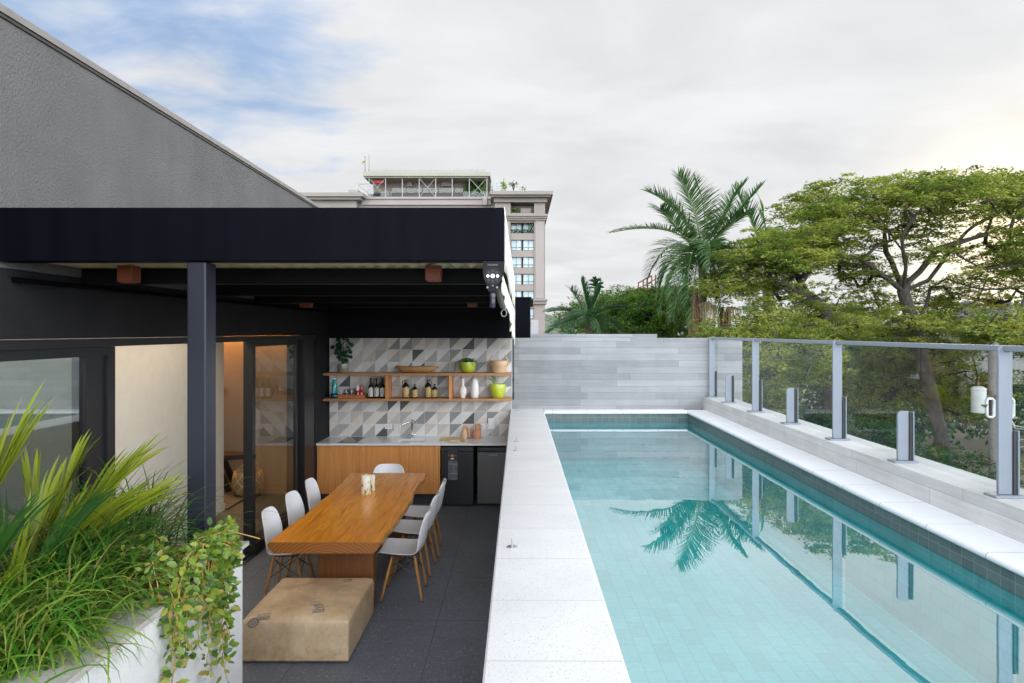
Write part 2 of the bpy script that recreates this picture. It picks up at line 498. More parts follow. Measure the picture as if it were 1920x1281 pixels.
m_iwall = plain('warm_white_plaster', (0.66, 0.62, 0.55), 0.8, var=0.03)
m_ceil = plain('interior_ceiling_paint', (0.6, 0.58, 0.54), 0.9, var=0.03)
m_granilite = speckled('white_terrazzo_coping', (0.63, 0.63, 0.635), [(0.30, 0.29, 0.28), (0.44, 0.42, 0.40)], 0.16, 250, 0.5,
                       joint=[(1, 0.535, 0.045, 0.008)], jcol=(0.50, 0.48, 0.45), var=0.06, big=2.2)
m_coping = speckled('white_pool_coping', (0.76, 0.78, 0.81), [(0.52, 0.53, 0.55), (0.6, 0.6, 0.62)], 0.14, 250, 0.5,
                    joint=[(1, 0.52, 0.1, 0.009)], jcol=(0.45, 0.46, 0.47), var=0.06)
m_coping_end = speckled('white_end_coping', (0.76, 0.78, 0.81), [(0.52, 0.53, 0.55), (0.6, 0.6, 0.62)], 0.14, 250, 0.5,
                        joint=[(0, 0.52, 0.1, 0.009)], jcol=(0.45, 0.46, 0.47), var=0.06)
m_boards = boards('board_marked_concrete', (0.315, 0.322, 0.330), (0, 2), 1.5, 0.098, var=0.17)
m_boards_b = boards('board_marked_curb', (0.60, 0.60, 0.60), (1, 2), 1.4, 0.11, var=0.08)
m_band = pool_tile('green_stone_band', (0.115, 0.16, 0.16), (0.06, 0.098, 0.104), (0.22, 0.25, 0.25), (1, 2), 0.102, 0.122, off=0.0)
m_band_e = pool_tile('green_stone_band_end', (0.115, 0.16, 0.16), (0.06, 0.098, 0.104), (0.22, 0.25, 0.25), (0, 2), 0.102, 0.122, off=0.0)
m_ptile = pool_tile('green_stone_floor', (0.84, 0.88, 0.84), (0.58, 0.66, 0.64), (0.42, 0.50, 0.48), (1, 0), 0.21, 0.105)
m_alu = plain('pale_blue_grey_aluminium', (0.205, 0.232, 0.272), 0.40, var=0.04, metal=0.15)
m_gap = plain('black_gasket', (0.02, 0.02, 0.022), 0.6)
m_fglass = glass('fence_glass', (0.95, 0.972, 0.962), 1.48)
m_wglass = glass('window_glass', (0.46, 0.54, 0.54), 4.0)
m_dglass = glass('door_glass', (0.82, 0.87, 0.84), 2.2)

# water: reflecting surface over a turquoise tint
t = NT('pool_water')
fr = t.n.new('ShaderNodeFresnel'); fr.inputs['IOR'].default_value = 1.33
rip = t.bump(t.math('ADD', t.noise(t.co((1, 1, 1)), 2.2, 2), t.math('MULTIPLY', t.noise(t.co((1, 1, 1)), 9.0, 2), 0.12)), 0.022, 0.03)
trn = t.n.new('ShaderNodeBsdfTransparent'); trn.inputs['Color'].default_value = (0.14, 0.93, 1.0, 1)
gls = t.n.new('ShaderNodeBsdfGlossy'); gls.inputs['Roughness'].default_value = 0.0; t.l.new(rip, gls.inputs['Normal']); t.l.new(rip, fr.inputs['Normal'])
geo = t.n.new('ShaderNodeNewGeometry')
fac = t.math('MULTIPLY', t.math('ADD', 0.60, t.math('MULTIPLY', fr.outputs[0], 0.35)), t.math('SUBTRACT', 1.0, geo.outputs['Backfacing']))
mx = t.n.new('ShaderNodeMixShader'); t.l.new(fac, mx.inputs[0]); t.l.new(trn.outputs[0], mx.inputs[1]); t.l.new(gls.outputs[0], mx.inputs[2])
t.l.new(mx.outputs[0], t.out.inputs['Surface'])
m_water = t.m

# ------------------------------------------------------------------ ground and floors
m_ground = plain('street_earth', (0.16, 0.135, 0.10), 0.95, var=0.3, scale=0.4, bump=0.4, bscale=3)
GZ = -7.0
tag(MB().add([(-700, -300, GZ), (700, -300, GZ), (700, 1500, GZ), (-700, 1500, GZ)], [(0, 1, 2, 3)]).build('ground', m_ground), kind='structure')
tag(MB().box(-2.98, -0.12, -2.0, 10.1, -0.3, 0.0).build('terrace_floor', m_floor, origin=(0, 0, 0)), kind='structure')
tag(MB().box(-8.0, -3.12, 0.5, 10.8, -0.3, 0.0).build('interior_floor', m_ifloor, origin=(0, 0, 0)), kind='structure')

# ------------------------------------------------------------------ the house on the left
HX, ZD = -2.9, 2.395
house = thing('house', 'dark rendered house with light grey upper wall and glass doors to the terrace', 'house', (HX, 5.0, 0))
MB().box(HX - 0.22, HX, -2.0, 10.6, 2.86, 4.28).build('upper_wall', m_stucco, house)
tag(house.children[-1], 'light grey rough rendered upper wall')
MB().box(HX - 0.26, HX + 0.022, -2.0, 10.62, 4.283, 4.325).build('roof_flashing', m_flash, house)
MB().box(HX - 0.2, HX + 0.012, -2.0, 10.61, 4.262, 4.281).build('flashing_lip', m_flash_d, house)
MB().box(HX - 0.22, HX - 0.002, -2.0, 10.1, ZD + 0.06, 2.858).build('header_wall', m_dark_stucco, house)
MB().box(HX - 0.22, HX, 9.42, 10.1, 0.0, ZD + 0.058).build('end_wall', m_dark_stucco, house)
MB().box(HX - 0.20, HX + 0.01, -2.0, 9.42, ZD, ZD + 0.055).build('lintel_frame', m_alu_blk, house)
# fixed window
fw = MB()
fw.box(HX - 0.12, HX - 0.02, 4.70, 4.79, 0.0, ZD - 0.002)
fw.box(HX - 0.12, HX - 0.02, 0.6, 4.70, 2.33, ZD - 0.002)
fw.box(HX - 0.12, HX - 0.02, 0.6, 4.70, 0.0, 0.08)
fw.box(HX - 0.14, HX - 0.04, 4.50, 4.698, 0.08, 2.33)
win = fw.build('window', m_alu_blk, house)
MB().box(HX - 0.075, HX - 0.065, 0.6, 4.50, 0.08, 2.33).build('pane', m_wglass, win)
# door leaves slid together: several stiles seen edge on, one leaf of glass
for k, (xo, y0, y1) in enumerate(((-0.055, 7.36, 8.86), (-0.115, 7.42, 8.92), (-0.175, 7.50, 8.98))):
    d = MB(); x0, x1 = HX + xo - 0.045, HX + xo
    d.box(x0, x1, y0, y0 + 0.075, 0.02, 2.39); d.box(x0, x1, y1 - 0.075, y1, 0.02, 2.39)
    d.box(x0, x1, y0 + 0.075, y1 - 0.075, 0.02, 0.11); d.box(x0, x1, y0 + 0.075, y1 - 0.075, 2.33, 2.39)
    leafd = d.build('sliding_door', m_alu_blk, house)
    if k == 0:
        MB().box(x0 + 0.018, x0 + 0.027, y0 + 0.075, y1 - 0.075, 0.11, 2.33).build('pane', m_dglass, leafd)
        MB().lathe([(0.0, 0), (0.016, 0.0), (0.016, 0.05), (0.0, 0.05)], (x1 + 0.008, y0 + 0.035, 1.08), 10).build('handle', m_alu_blk, leafd)
MB().box(HX - 0.21, HX - 0.005, 8.99, 9.42, 0.0, 2.394).build('door_jamb', m_alu_blk, house)
tr = MB().box(HX - 0.22, HX - 0.08, 4.79, 8.99, -0.02, 0.012)
for xo in (0.03, 0.09, 0.15): tr.box(HX - 0.075 - xo + 0.06, HX - 0.07 - xo + 0.07, 4.79, 8.99, 0.012, 0.02)
tr.build('door_track', m_alu_blk, house)
# rooms inside
inside = MB()
inside.box(-4.25, -4.13, 0.5, 9.27, 0.0, 2.7)
tag(inside.build('partition_wall', m_iwall, origin=(-4.2, 5, 0)), 'warm white partition wall behind the open glass doors', 'wall')
tag(MB().box(-4.255, -4.115, 0.5, 9.285, 0.0, 0.09).build('skirting_board', plain('skirting_white', (0.7, 0.68, 0.63), 0.5), origin=(-4.2, 5, 0)),
    'pale skirting board along the foot of the partition', 'skirting')
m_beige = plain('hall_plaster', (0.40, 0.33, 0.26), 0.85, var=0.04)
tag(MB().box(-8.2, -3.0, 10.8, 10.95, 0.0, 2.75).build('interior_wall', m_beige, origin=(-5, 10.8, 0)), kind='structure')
tag(MB().box(-8.2, -8.0, 0.5, 10.8, 0.0, 2.75).box(-8.0, -3.12, 0.3, 0.5, 0.0, 2.75).build('interior_wall', m_iwall, origin=(-8, 5, 0)), kind='structure')
tag(MB().box(-8.2, -3.12, 0.3, 10.95, 2.751, 2.86).build('interior_ceiling', m_ceil, origin=(-5, 5, 2.75)), kind='structure')
# warm light in the ceiling recess above the hall's back wall
cove = thing('cove_light', 'warm ceiling strip light washing the hall wall orange', 'light', (-4.6, 10.6, 2.66))
MB().box(-6.5, -3.2, 10.66, 10.76, 2.70, 2.745).build('strip', emit('warm_led', (1.0, 0.40, 0.08), 42.0), cove)
MB().box(-6.5, -3.2, 10.63, 10.66, 2.64, 2.745).build('lip', m_ceil, cove)
lamp_p = bpy.data.lights.new('hall_ceiling_lamp', 'AREA'); lamp_p.shape = 'RECTANGLE'; lamp_p.size = 0.5; lamp_p.size_y = 4.5; lamp_p.energy = 29; lamp_p.color = (1.0, 0.86, 0.68)
lo = bpy.data.objects.new('hall_ceiling_lamp', lamp_p); COL.objects.link(lo); lo.location = (-3.55, 6.2, 2.72)
lamp_q = bpy.data.lights.new('entry_ceiling_lamp', 'AREA'); lamp_q.shape = 'DISK'; lamp_q.size = 0.6; lamp_q.energy = 9; lamp_q.color = (1.0, 0.80, 0.58)
lo = bpy.data.objects.new('entry_ceiling_lamp', lamp_q); COL.objects.link(lo); lo.location = (-5.2, 9.6, 2.72)

# hall furniture
m_dkwood = wood('dark_bench_wood', (0.012, 0.007, 0.004), (0.035, 0.02, 0.012), (0.055, 0.032, 0.02), 0, 0.5)
bench = thing('rustic_bench', 'dark rough timber bench against the hall wall', 'bench', (-4.85, 10.45, 0))
bs = MB()
bs.prism([(-5.9, 10.22), (-4.62, 10.25), (-4.30, 10.38), (-4.26, 10.52), (-4.5, 10.62), (-5.9, 10.64)], 0.50, 0.58)
bs.build('seat', m_dkwood, bench, bevel=0.012)
for y in (10.30, 10.55):
    MB().beam((-4.72, y, 0.52), (-4.50, y, 0.0), 0.05, 0.08).build('leg', m_dkwood, bench)
    MB().beam((-5.6, y, 0.52), (-5.8, y, 0.0), 0.05, 0.08).build('leg', m_dkwood, bench)
# woven basket with diamond pattern
t = NT('seagrass_weave')
s = t.n.new('ShaderNodeSeparateXYZ'); t.l.new(t.co(), s.inputs[0])
ang = t.math('ARCTAN2', s.outputs[1], s.outputs[0])
def tri(v): return t.math('ABSOLUTE', t.math('SUBTRACT', t.math('FRACT', v), 0.5))
u1 = tri(t.math('ADD', t.math('MULTIPLY', ang, 1.6), t.math('MULTIPLY', s.outputs[2], 6.0)))
u2 = tri(t.math('SUBTRACT', t.math('MULTIPLY', ang, 1.6), t.math('MULTIPLY', s.outputs[2], 6.0)))
ln = t.math('LESS_THAN', t.math('MINIMUM', u1, u2), 0.05)
fib = t.noise(t.co((40, 40, 160)), 1, 3)
cc = t.ramp(fib, [(0.3, (0.28, 0.19, 0.09)), (0.7, (0.50, 0.37, 0.20))])
m_weave = t.pbr(t.mix(ln, cc, (0.66, 0.56, 0.40)), 0.85, 0, t.bump(t.math('ADD', fib, ln), 0.6, 0.01))
bk = thing('woven_basket', 'large woven basket with diamond pattern and two loop handles on the hall floor', 'basket', (-4.15, 10.15, 0))
MB().lathe([(0.17, 0.0), (0.215, 0.06), (0.235, 0.17), (0.225, 0.28), (0.20, 0.37), (0.19, 0.37), (0.21, 0.27), (0.21, 0.08), (0.0, 0.03)], (-4.15, 10.15, 0), 32).build('body', m_weave, bk, smooth=True)
for s_ in (-1, 1):
    pts = [(-4.15 + 0.09 * math.cos(a), 10.15 + s_ * 0.17, 0.36 + 0.12 * math.sin(a)) for a in np.linspace(0, math.pi, 12)]
    MB().tube(pts, 0.013, 8).build('handle', m_weave, bk, smooth=True)
mat_o = MB().box(-5.3, -4.1, 8.75 + 0.55, 9.95, 0.003, 0.012)
dm = mat_o.build('door_mat', plain('mat_grey', (0.16, 0.14, 0.12), 0.95, var=0.25, scale=60))
tag(dm, 'thin grey rug with a dark edge on the hall floor', 'rug')
MB().box(-5.3, -4.07, 9.27, 9.30, 0.003, 0.014).box(-4.10, -4.07, 9.30, 9.97, 0.003, 0.014).build('dark_edge', m_gap, dm)
hk = thing('wall_hook', 'round turned wooden hook on the hall wall', 'hook', (-4.84, 10.8, 1.62))
MB().tube([(-4.84, 10.8, 1.62), (-4.84, 10.74, 1.62)], 0.02, 10).build('peg', m_rust, hk)
sp = MB(); sp.lathe([(0.0, -0.05), (0.035, -0.04), (0.05, 0), (0.035, 0.04), (0.0, 0.05)], (-4.84, 10.70, 1.62), 16)
sp.build('knob', wood('knob_wood', (0.2, 0.06, 0.02), (0.35, 0.12, 0.04), (0.4, 0.16, 0.06), 2), hk, smooth=True)

# ------------------------------------------------------------------ pergola
PY = 3.68
ZJ, ZC = 2.815, 2.930
perg = thing('pergola', 'black steel pergola with deep front fascia, one post and joists over the terrace', 'pergola', (-1.5, PY, 0))
bt, bb = az(389, PY), az(490, PY)
MB().box(-2.899, ax(945, PY), PY, PY + 0.09, bb, bt).build('fascia_beam', m_steel, perg, bevel=0.006)
MB().box(-2.88, ax(945, PY) - 0.004, PY + 0.09, PY + 0.14, bb + 0.004, bb + 0.012).build('beam_flange', m_steel_d, perg)
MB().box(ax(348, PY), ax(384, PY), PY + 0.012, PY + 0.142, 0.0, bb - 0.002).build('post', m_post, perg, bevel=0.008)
for k in range(4):
    y = 4.36 + 1.43 * k
    j = MB().box(-2.88, -0.14, y, y + 0.012, ZJ, ZC - 0.012).box(-2.88, -0.14, y + 0.012, y + 0.075, ZJ, ZJ + 0.010)
    j.build('joist', m_steel_d, perg)
MB().box(-0.19, -0.13, PY + 0.1, 10.08, ZC + 0.012, bt - 0.02).build('side_beam', m_steel_d, perg)
MB().box(-2.88, -0.20, 10.005, 10.065, 2.70, ZC - 0.013).build('rear_beam', m_steel_d, perg)
# angle along the house wall
lg = MB().box(HX + 0.001, HX + 0.02, PY + 0.1, 10.0, 2.785, 2.813).box(HX + 0.02, HX + 0.07, PY + 0.1, 10.0, 2.785, 2.795)
lg.build('wall_ledger', m_steel, perg)
# corrugated roofing seen from below
rows = []
xs = np.arange(-2.88, -0.20, 0.012)
cs = MB()
cs.grid([[(x, y, ZC + 0.011 * math.sin(x / 0.095 * 2 * math.pi)) for x in xs] for y in (PY + 0.095, 7.0, 10.0)])
cs.build('corrugated_roof', m_sheet, perg, smooth=True, solid=0.003)
MB().box(-2.88, -0.20, PY + 0.1, 10.0, ZC + 0.05, ZC + 0.10).build('roof_deck', m_steel_d, perg)
# boxes of light under the joists
for (px, py, Y, wpx, hpx, lab) in ((233.5, 530, 4.16, 29, 34, 'square terracotta ceiling lamp near the front, beside the house wall'),
                                    (811.5, 527, 4.16, 29, 34, 'square terracotta ceiling lamp near the front, beside the awning'),
                                    (571, 577, 7.62, 20, 11, 'square terracotta ceiling lamp at the back, beside the house wall'),
                                    (885, 575, 7.62, 18, 10, 'square terracotta ceiling lamp at the back, beside the awning')):
    p = at(px, py, Y); w_ = wpx * Y / F
    x = max(p.x, HX + 0.09)
    lt = thing('ceiling_lamp', lab, 'lamp', (x, Y, p.z), 'square ceiling lamps under the pergola')
    q = MB().box(x - w_ / 2, x + w_ / 2, Y, Y + w_, p.z + 0.006, min(p.z + max(0.10, hpx * Y / F), ZC - 0.013))
    q.build('housing', m_rust, lt, bevel=0.003)
    MB().box(x - w_ * 0.4, x + w_ * 0.4, Y + w_ * 0.1, Y + w_ * 0.9, p.z, p.z + 0.0055).build('bezel', m_rust, lt)
    MB().tube([(x, Y + w_ / 2, p.z + 0.05), (x, Y + w_ / 2, ZC - 0.011)], 0.012, 8).build('stem', m_steel_d, lt)

# ------------------------------------------------------------------ awning on the open side
EX0, EX1 = ax(905, PY - 0.03), ax(945, PY - 0.03)
awn = thing('awning', 'roller awning with cream fabric and black crank end plate on the pergola side', 'awning', (-0.14, PY - 0.03, 2.6))
sc = (PY - 0.03) / F
cap = [(905, 490), (945, 490), (945, 512), (929, 548), (916, 548), (905, 516)]
poly = [(ax(px, PY - 0.03), az(py, PY - 0.03)) for px, py in cap]
MB().extrude_y(poly, PY - 0.038, PY - 0.002).build('end_plate', plain('end_plate_black', (0.005, 0.0055, 0.007), 0.45, var=0.1, spec=0.15), awn, bevel=0.003)
c0 = at(924, 518, PY - 0.038)
disc = MB().tube([(c0.x, PY - 0.0375, c0.z), (c0.x, PY - 0.044, c0.z)], 17 * sc, 28)
plate = disc.build('hub_disc', plain('hub_black', (0.006, 0.0065, 0.008), 0.4, var=0.1, spec=0.2), awn)
for k in range(8):
    a = k * math.pi / 4
    if k in (0, 4): continue
    MB().tube([(c0.x + math.cos(a) * 10 * sc, PY - 0.0437, c0.z + math.sin(a) * 9.5 * sc), (c0.x + math.cos(a) * 10 * sc, PY - 0.0452, c0.z + math.sin(a) * 9.5 * sc)], 2.9 * sc, 12).build('hole', m_gap, awn)
m_zinc = plain('bright_zinc', (0.85, 0.85, 0.83), 0.35, metal=0.5, var=0.05)
for dx, r in ((-9, 2.7), (0, 3.8), (9, 2.7)):
    b_ = MB().tube([(c0.x + dx * sc, PY - 0.044, c0.z), (c0.x + dx * sc, PY - 0.051, c0.z)], r * sc, 14).build('bolt', m_zinc, awn)
    MB().tube([(c0.x + dx * sc, PY - 0.0512, c0.z), (c0.x + dx * sc, PY - 0.0520, c0.z)], r * sc * 0.45, 10).build('socket', m_gap, b_)
for dx, dy in ((-10, 21), (8, 21), (0, 17)):
    MB().tube([(c0.x + dx * sc, PY - 0.038, c0.z - dy * sc), (c0.x + dx * sc, PY - 0.043, c0.z - dy * sc)], 2.0 * sc, 10).build('bolt', plain('grey_bolt', (0.2, 0.2, 0.21), 0.4), awn)
MB().box(ax(914, PY - 0.03), ax(934, PY - 0.03), PY - 0.041, PY - 0.0375, az(499, PY - 0.03), az(495.5, PY - 0.03)).build('embossed_strip', plain('embossed_black', (0.03, 0.031, 0.034), 0.5), awn)
k0 = at(923.5, 549, PY - 0.02)
MB().lathe([(0.0, -0.085), (0.011, -0.084), (0.016, -0.073), (0.0145, -0.05), (0.016, -0.025), (0.017, -0.010), (0.010, 0.0), (0.010, 0.01)], (k0.x, PY - 0.02, k0.z), 16).build('crank_knob', plain('crank_blue_black', (0.02, 0.024, 0.035), 0.22), awn, smooth=True)
# folded arm and roller behind the plate
MB().tube([(-0.142, PY, 2.80), (-0.142, 9.9, 2.80)], 0.030, 14).build('roller_tube', plain('roller_grey', (0.12, 0.12, 0.12), 0.4), awn)
MB().tube([(-0.128, 3.85, 2.79), (-0.115, 4.2, 2.705), (-0.104, 4.45, 2.67)], 0.019, 10).build('arm', plain('arm_grey', (0.10, 0.095, 0.085), 0.5), awn)
rg = MB(); p5 = Vector((-0.098, 4.46, 2.625))
rg.tube([p5 + Vector((0.018 * math.cos(a), 0, 0.024 * math.sin(a))) for a in np.linspace(0, 2 * math.pi, 13)[:-1]], 0.005, 6, closed=True)
rg.tube([(-0.100, 4.45, 2.672), (-0.098, 4.46, 2.648)], 0.012, 8)
rg.build('crank_hook', plain('hook_grey', (0.2, 0.19, 0.17), 0.4), awn)
# fabric: side sheet and a hanging scalloped valance
ys = np.linspace(PY + 0.004, 9.95, 60)
sheet = []
for zz in np.linspace(0, 1, 6):
    row = []
    for y in ys:
        f = (y - PY) / (9.95 - PY)
        top, bot = bt + 0.004 + 0.10 * f, 2.86 + 0.02 * math.sin(y * 3.1) - 0.03 * f
        row.append((-0.078 + 0.018 * f + 0.008 * math.sin(math.pi * zz), y, top + (bot - top) * zz))
    sheet.append(row)
MB().grid(sheet).build('side_fabric', m_fabric, awn, smooth=True, solid=0.003)
val = []
for zz in np.linspace(0, 1, 8):
    row = []
    for y in ys:
        f = (y - PY) / (9.95 - PY)
        top = 2.85 - 0.04 * f
        bot = 2.79 - 0.50 * f ** 1.15 - 0.035 * abs(math.sin(y * 4.2))
        row.append((-0.098 + 0.040 * f + zz * (0.012 * math.sin(y * 6.0) + 0.014 * math.sin(y * 2.3)), y, top + (bot - top) * zz))
    val.append(row)
MB().grid(val).build('valance', m_fabric, awn, smooth=True, solid=0.003)
wr = thing('guide_rod', 'thin black vertical rod at the right end of the tiled wall', 'rod', (-0.075, 9.98, 1.45))
MB().tube([(-0.075, 9.98, 1.47), (-0.075, 9.98, 2.40)], 0.008, 8).build('rod', m_gap, wr)
MB().tube([(-0.075, 9.98, 1.48), (-0.075, 9.98, 1.58)], 0.013, 10).build('sleeve', m_gap, wr)
MB().tube([(-0.075, 9.98, 1.74), (-0.075, 9.98, 1.80)], 0.012, 10).build('sleeve', m_gap, wr)

# ------------------------------------------------------------------ concrete walls behind the pool
BY = 10.1
cw = MB().box(-0.099, 3.42, BY, BY + 0.22, -0.3, 2.402)
tag(cw.build('concrete_wall', m_boards, origin=(0, BY, 0)), 'grey board-marked concrete wall closing the far end of the pool', 'wall')
tag(MB().box(-0.6, ax(1232, 12.2), 12.2, 12.4, -0.3, 2.455).build('concrete_wall', m_boards, origin=(0.4, 12.2, 0.05)),
    'second concrete wall just showing above and behind the pool end wall', 'wall')
blk = thing('metal_cabinet', 'tall black metal duct box behind the concrete wall', 'cabinet', (0.1, 11.2, 0))
MB().box(ax(966, 11.2), ax(994.5, 11.2), 11.2, 11.65, 1.2, az(559, 11.2)).build('box', m_steel, blk, bevel=0.004)
MB().box(ax(964, 11.2), ax(997, 11.2), 11.17, 11.70, az(559, 11.2) + 0.001, az(557, 11.2)).build('lid', m_steel_d, blk)
MB().box(ax(994.7, 11.2), ax(1000, 11.2), 11.35, 11.65, az(574, 11.2), az(560, 11.2)).build('vent_hood', m_steel_d, blk)

# ------------------------------------------------------------------ pool
PZ, WZ = 1.32, 1.168
XL, XR = 0.386, 2.50
par = thing('parapet_wall', 'wide white terrazzo parapet between the terrace and the pool', 'wall', (0.13, 5.0, 0))
prof = [(-0.122, -0.3), (0.36, -0.3), (0.36, PZ - 0.055)]
prof += [(XL - 0.018 + 0.018 * math.cos(a), PZ - 0.028 + 0.027 * math.sin(a)) for a in np.linspace(-math.pi / 2, math.pi / 2, 9)]
prof += [(-0.114, PZ), (-0.122, PZ - 0.008)]
MB().extrude_y(prof, -1.5, BY - 0.002).build('wall', m_granilite, par, auto=35)
pool = thing('swimming_pool', 'rooftop lap pool lined with green stone tiles and edged in white', 'pool', (1.45, 5, 0))
bz = 0.58
MB().box(0.361, XR + 0.06, -1.5, 9.9, bz - 0.15, bz).build('pool_floor', m_ptile, pool)
BZ_ = WZ - 0.012                                # a darker band at the water line, pale tiles below it
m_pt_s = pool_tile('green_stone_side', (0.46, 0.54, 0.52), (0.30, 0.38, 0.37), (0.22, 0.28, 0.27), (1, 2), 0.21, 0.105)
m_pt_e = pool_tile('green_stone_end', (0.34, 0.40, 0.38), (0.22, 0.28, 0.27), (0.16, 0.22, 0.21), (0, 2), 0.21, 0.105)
MB().box(XR + 0.03, XR + 0.2, -1.5, 9.95, BZ_, PZ - 0.047).build('waterline_band', m_band, pool)
MB().box(0.372, XR + 0.029, 9.83, 9.95, BZ_, PZ - 0.047).build('waterline_band', m_band_e, pool)
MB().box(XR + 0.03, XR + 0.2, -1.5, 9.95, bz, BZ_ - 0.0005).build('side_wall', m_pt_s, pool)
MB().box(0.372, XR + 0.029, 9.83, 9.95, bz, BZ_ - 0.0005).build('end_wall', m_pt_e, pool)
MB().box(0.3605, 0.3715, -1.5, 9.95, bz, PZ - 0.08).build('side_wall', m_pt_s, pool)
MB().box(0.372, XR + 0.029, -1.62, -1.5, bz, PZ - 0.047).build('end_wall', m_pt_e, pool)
nose = [(XR + 0.022 - 0.022 * math.cos(a), PZ - 0.023 + 0.022 * math.sin(a)) for a in np.linspace(math.pi / 2, -math.pi / 2, 9)]
cop = [(2.86, PZ - 0.001), (2.86, PZ - 0.046)] + [(x, z) for x, z in reversed(nose)]
MB().extrude_y(cop, -1.5, 9.98).build('coping', m_coping, pool, auto=35)
nz = [(9.80 + 0.022 - 0.022 * math.cos(a), PZ - 0.023 + 0.022 * math.sin(a)) for a in np.linspace(math.pi / 2, -math.pi / 2, 9)]
ec = [(BY - 0.003, PZ - 0.004), (BY - 0.003, PZ - 0.0455)] + [(y, z - 0.002) for y, z in reversed(nz)]
MB().extrude_x(ec, XL + 0.002, XR + 0.02).build('coping', m_coping_end, pool, auto=35)
wat = MB().add([(0.361, -1.5, WZ), (XR + 0.031, -1.5, WZ), (XR + 0.031, 9.831, WZ), (0.361, 9.831, WZ)], [(0, 1, 2, 3)])
tag(wat.build('water', m_water, origin=(0, 0, WZ)), kind='structure')
# metal pins standing on the parapet
m_ss = plain('stainless', (0.55, 0.55, 0.54), 0.3, metal=0.9, var=0.05)
for px, py, lab in ((968.5, 828, 'small steel pin on the white parapet, farther one of a close pair'), (967.5, 845, 'small steel pin on the white parapet, nearer one of a close pair'),
                    (960, 1026, 'small steel pin standing alone on the near part of the white parapet'), (970, 770, 'small steel pin on the white parapet beside the concrete wall')):
    Y = 1.18 * F / (py - VY); x = ax(px, Y)
    pn = thing('steel_pin', lab, 'pin', (x, Y, PZ), 'steel pins on the parapet')
    MB().lathe([(0.028, 0), (0.028, 0.004), (0.012, 0.006)], (x, Y, PZ), 14).build('base', m_ss, pn)
    MB().tube([(x, Y, PZ + 0.005), (x, Y, PZ + 0.045)], 0.004, 8).build('stud', m_ss, pn)

# ------------------------------------------------------------------ glass fence on a low curb
CX, CZ = 2.82, 1.503
tag(MB().box(CX, 3.20, -1.5, BY - 0.004, -0.3, CZ).build('low_curb', m_boards_b, origin=(CX, 0, 0)), 'low pale concrete curb carrying the glass fence', 'curb')
FX = 2.94


def make_post(y, h, label, group, clamp):
    p = thing('fence_post', label, 'post', (FX, y, CZ), group)
    MB().box(FX - 0.09, FX + 0.095, y - 0.045, y + 0.065, CZ, CZ + 0.014).build('base_plate', m_alu, p, bevel=0.003)
    # rounded channel
    w2 = 0.042                                   # a flat fin standing square to the glass, its pool side corner rounded
    rc = 0.034
    pts = [(FX - w2, CZ + 0.0145), (FX + w2, CZ + 0.0145), (FX + w2, CZ + h)]
    pts += [(FX - w2 + rc - rc * math.sin(q), CZ + h - rc + rc * math.cos(q)) for q in np.linspace(0, math.pi / 2, 7)]
    MB().extrude_y(pts, y, y + 0.022).build('fin', m_alu, p, bevel=0.003)
    ch = clamp
    x0 = FX + w2
    MB().box(x0 + 0.001, x0 + 0.016, y - 0.008, y + 0.03, CZ + 0.012, CZ + ch - 0.006).build('gasket', m_gap, p)
    MB().box(x0 + 0.028, x0 + 0.039, y - 0.008, y + 0.03, CZ + 0.014, CZ + ch).build('clamp', m_alu, p, bevel=0.003)
    return p


tall = [(10.29 - 2.1 * k) for k in range(6)]
tall[0] = 10.04
words_t = ['tall aluminium fence post against the concrete wall', 'tall aluminium fence post next to the wall-end post', 'tall aluminium fence post midway along the pool edge',
           'tall aluminium fence post nearest the camera in the photo, beside the transformer', 'tall aluminium post behind the viewer', 'tall aluminium post farthest behind the viewer']
for y, lab in zip(tall[:4], words_t):
    make_post(y, 0.915 - (0.0 if y < 10 else 0.0), lab, 'tall posts of the glass fence', 0.40)
make_post(1.89, 0.915, 'tall aluminium fence post just outside the right edge of the view', 'tall posts of the glass fence', 0.40)
for y, lab in ((9.24, 'short aluminium glass clamp post in front of the concrete wall'), (7.14, 'short aluminium glass clamp post with foliage right behind it'),
               (5.05, 'short aluminium glass clamp post nearest the camera in the photo'), (2.95, 'short aluminium clamp post outside the right edge of the view')):
    make_post(y, 0.39, lab, 'short clamp posts of the glass fence', 0.385)
rail = MB()
ends = [10.08, 8.19, 6.09, 3.99, 1.89, -1.0]
for a, b in zip(ends, ends[1:]):
    rail.box(FX - 0.012, FX + 0.040, b + 0.023, a - 0.001 if a < 10 else a, CZ + 0.878, CZ + 0.914)
tag(rail.build('handrail', m_alu, origin=(FX, 5, CZ + 0.88), bevel=0.005), 'slim pale aluminium handrail along the top of the glass fence', 'handrail')
for k, (a, b) in enumerate(zip(ends[:-1], ends[1:])):
    lab = ['glass fence pane with the concrete wall showing through it', 'glass fence pane second from the concrete wall', 'wide glass fence pane with the tree trunk and transformer behind',
           'glass fence pane cut by the right edge of the photo', 'glass fence pane behind the viewer'][k]
    if k == 4: continue
    g_ = MB().box(FX + 0.064 - 0.005, FX + 0.064 + 0.005, b + 0.012, a - 0.012, CZ + 0.012, CZ + 0.876)
    tag(g_.build('glass_pane', m_fglass), lab, 'glass pane', 'panes of the glass fence')
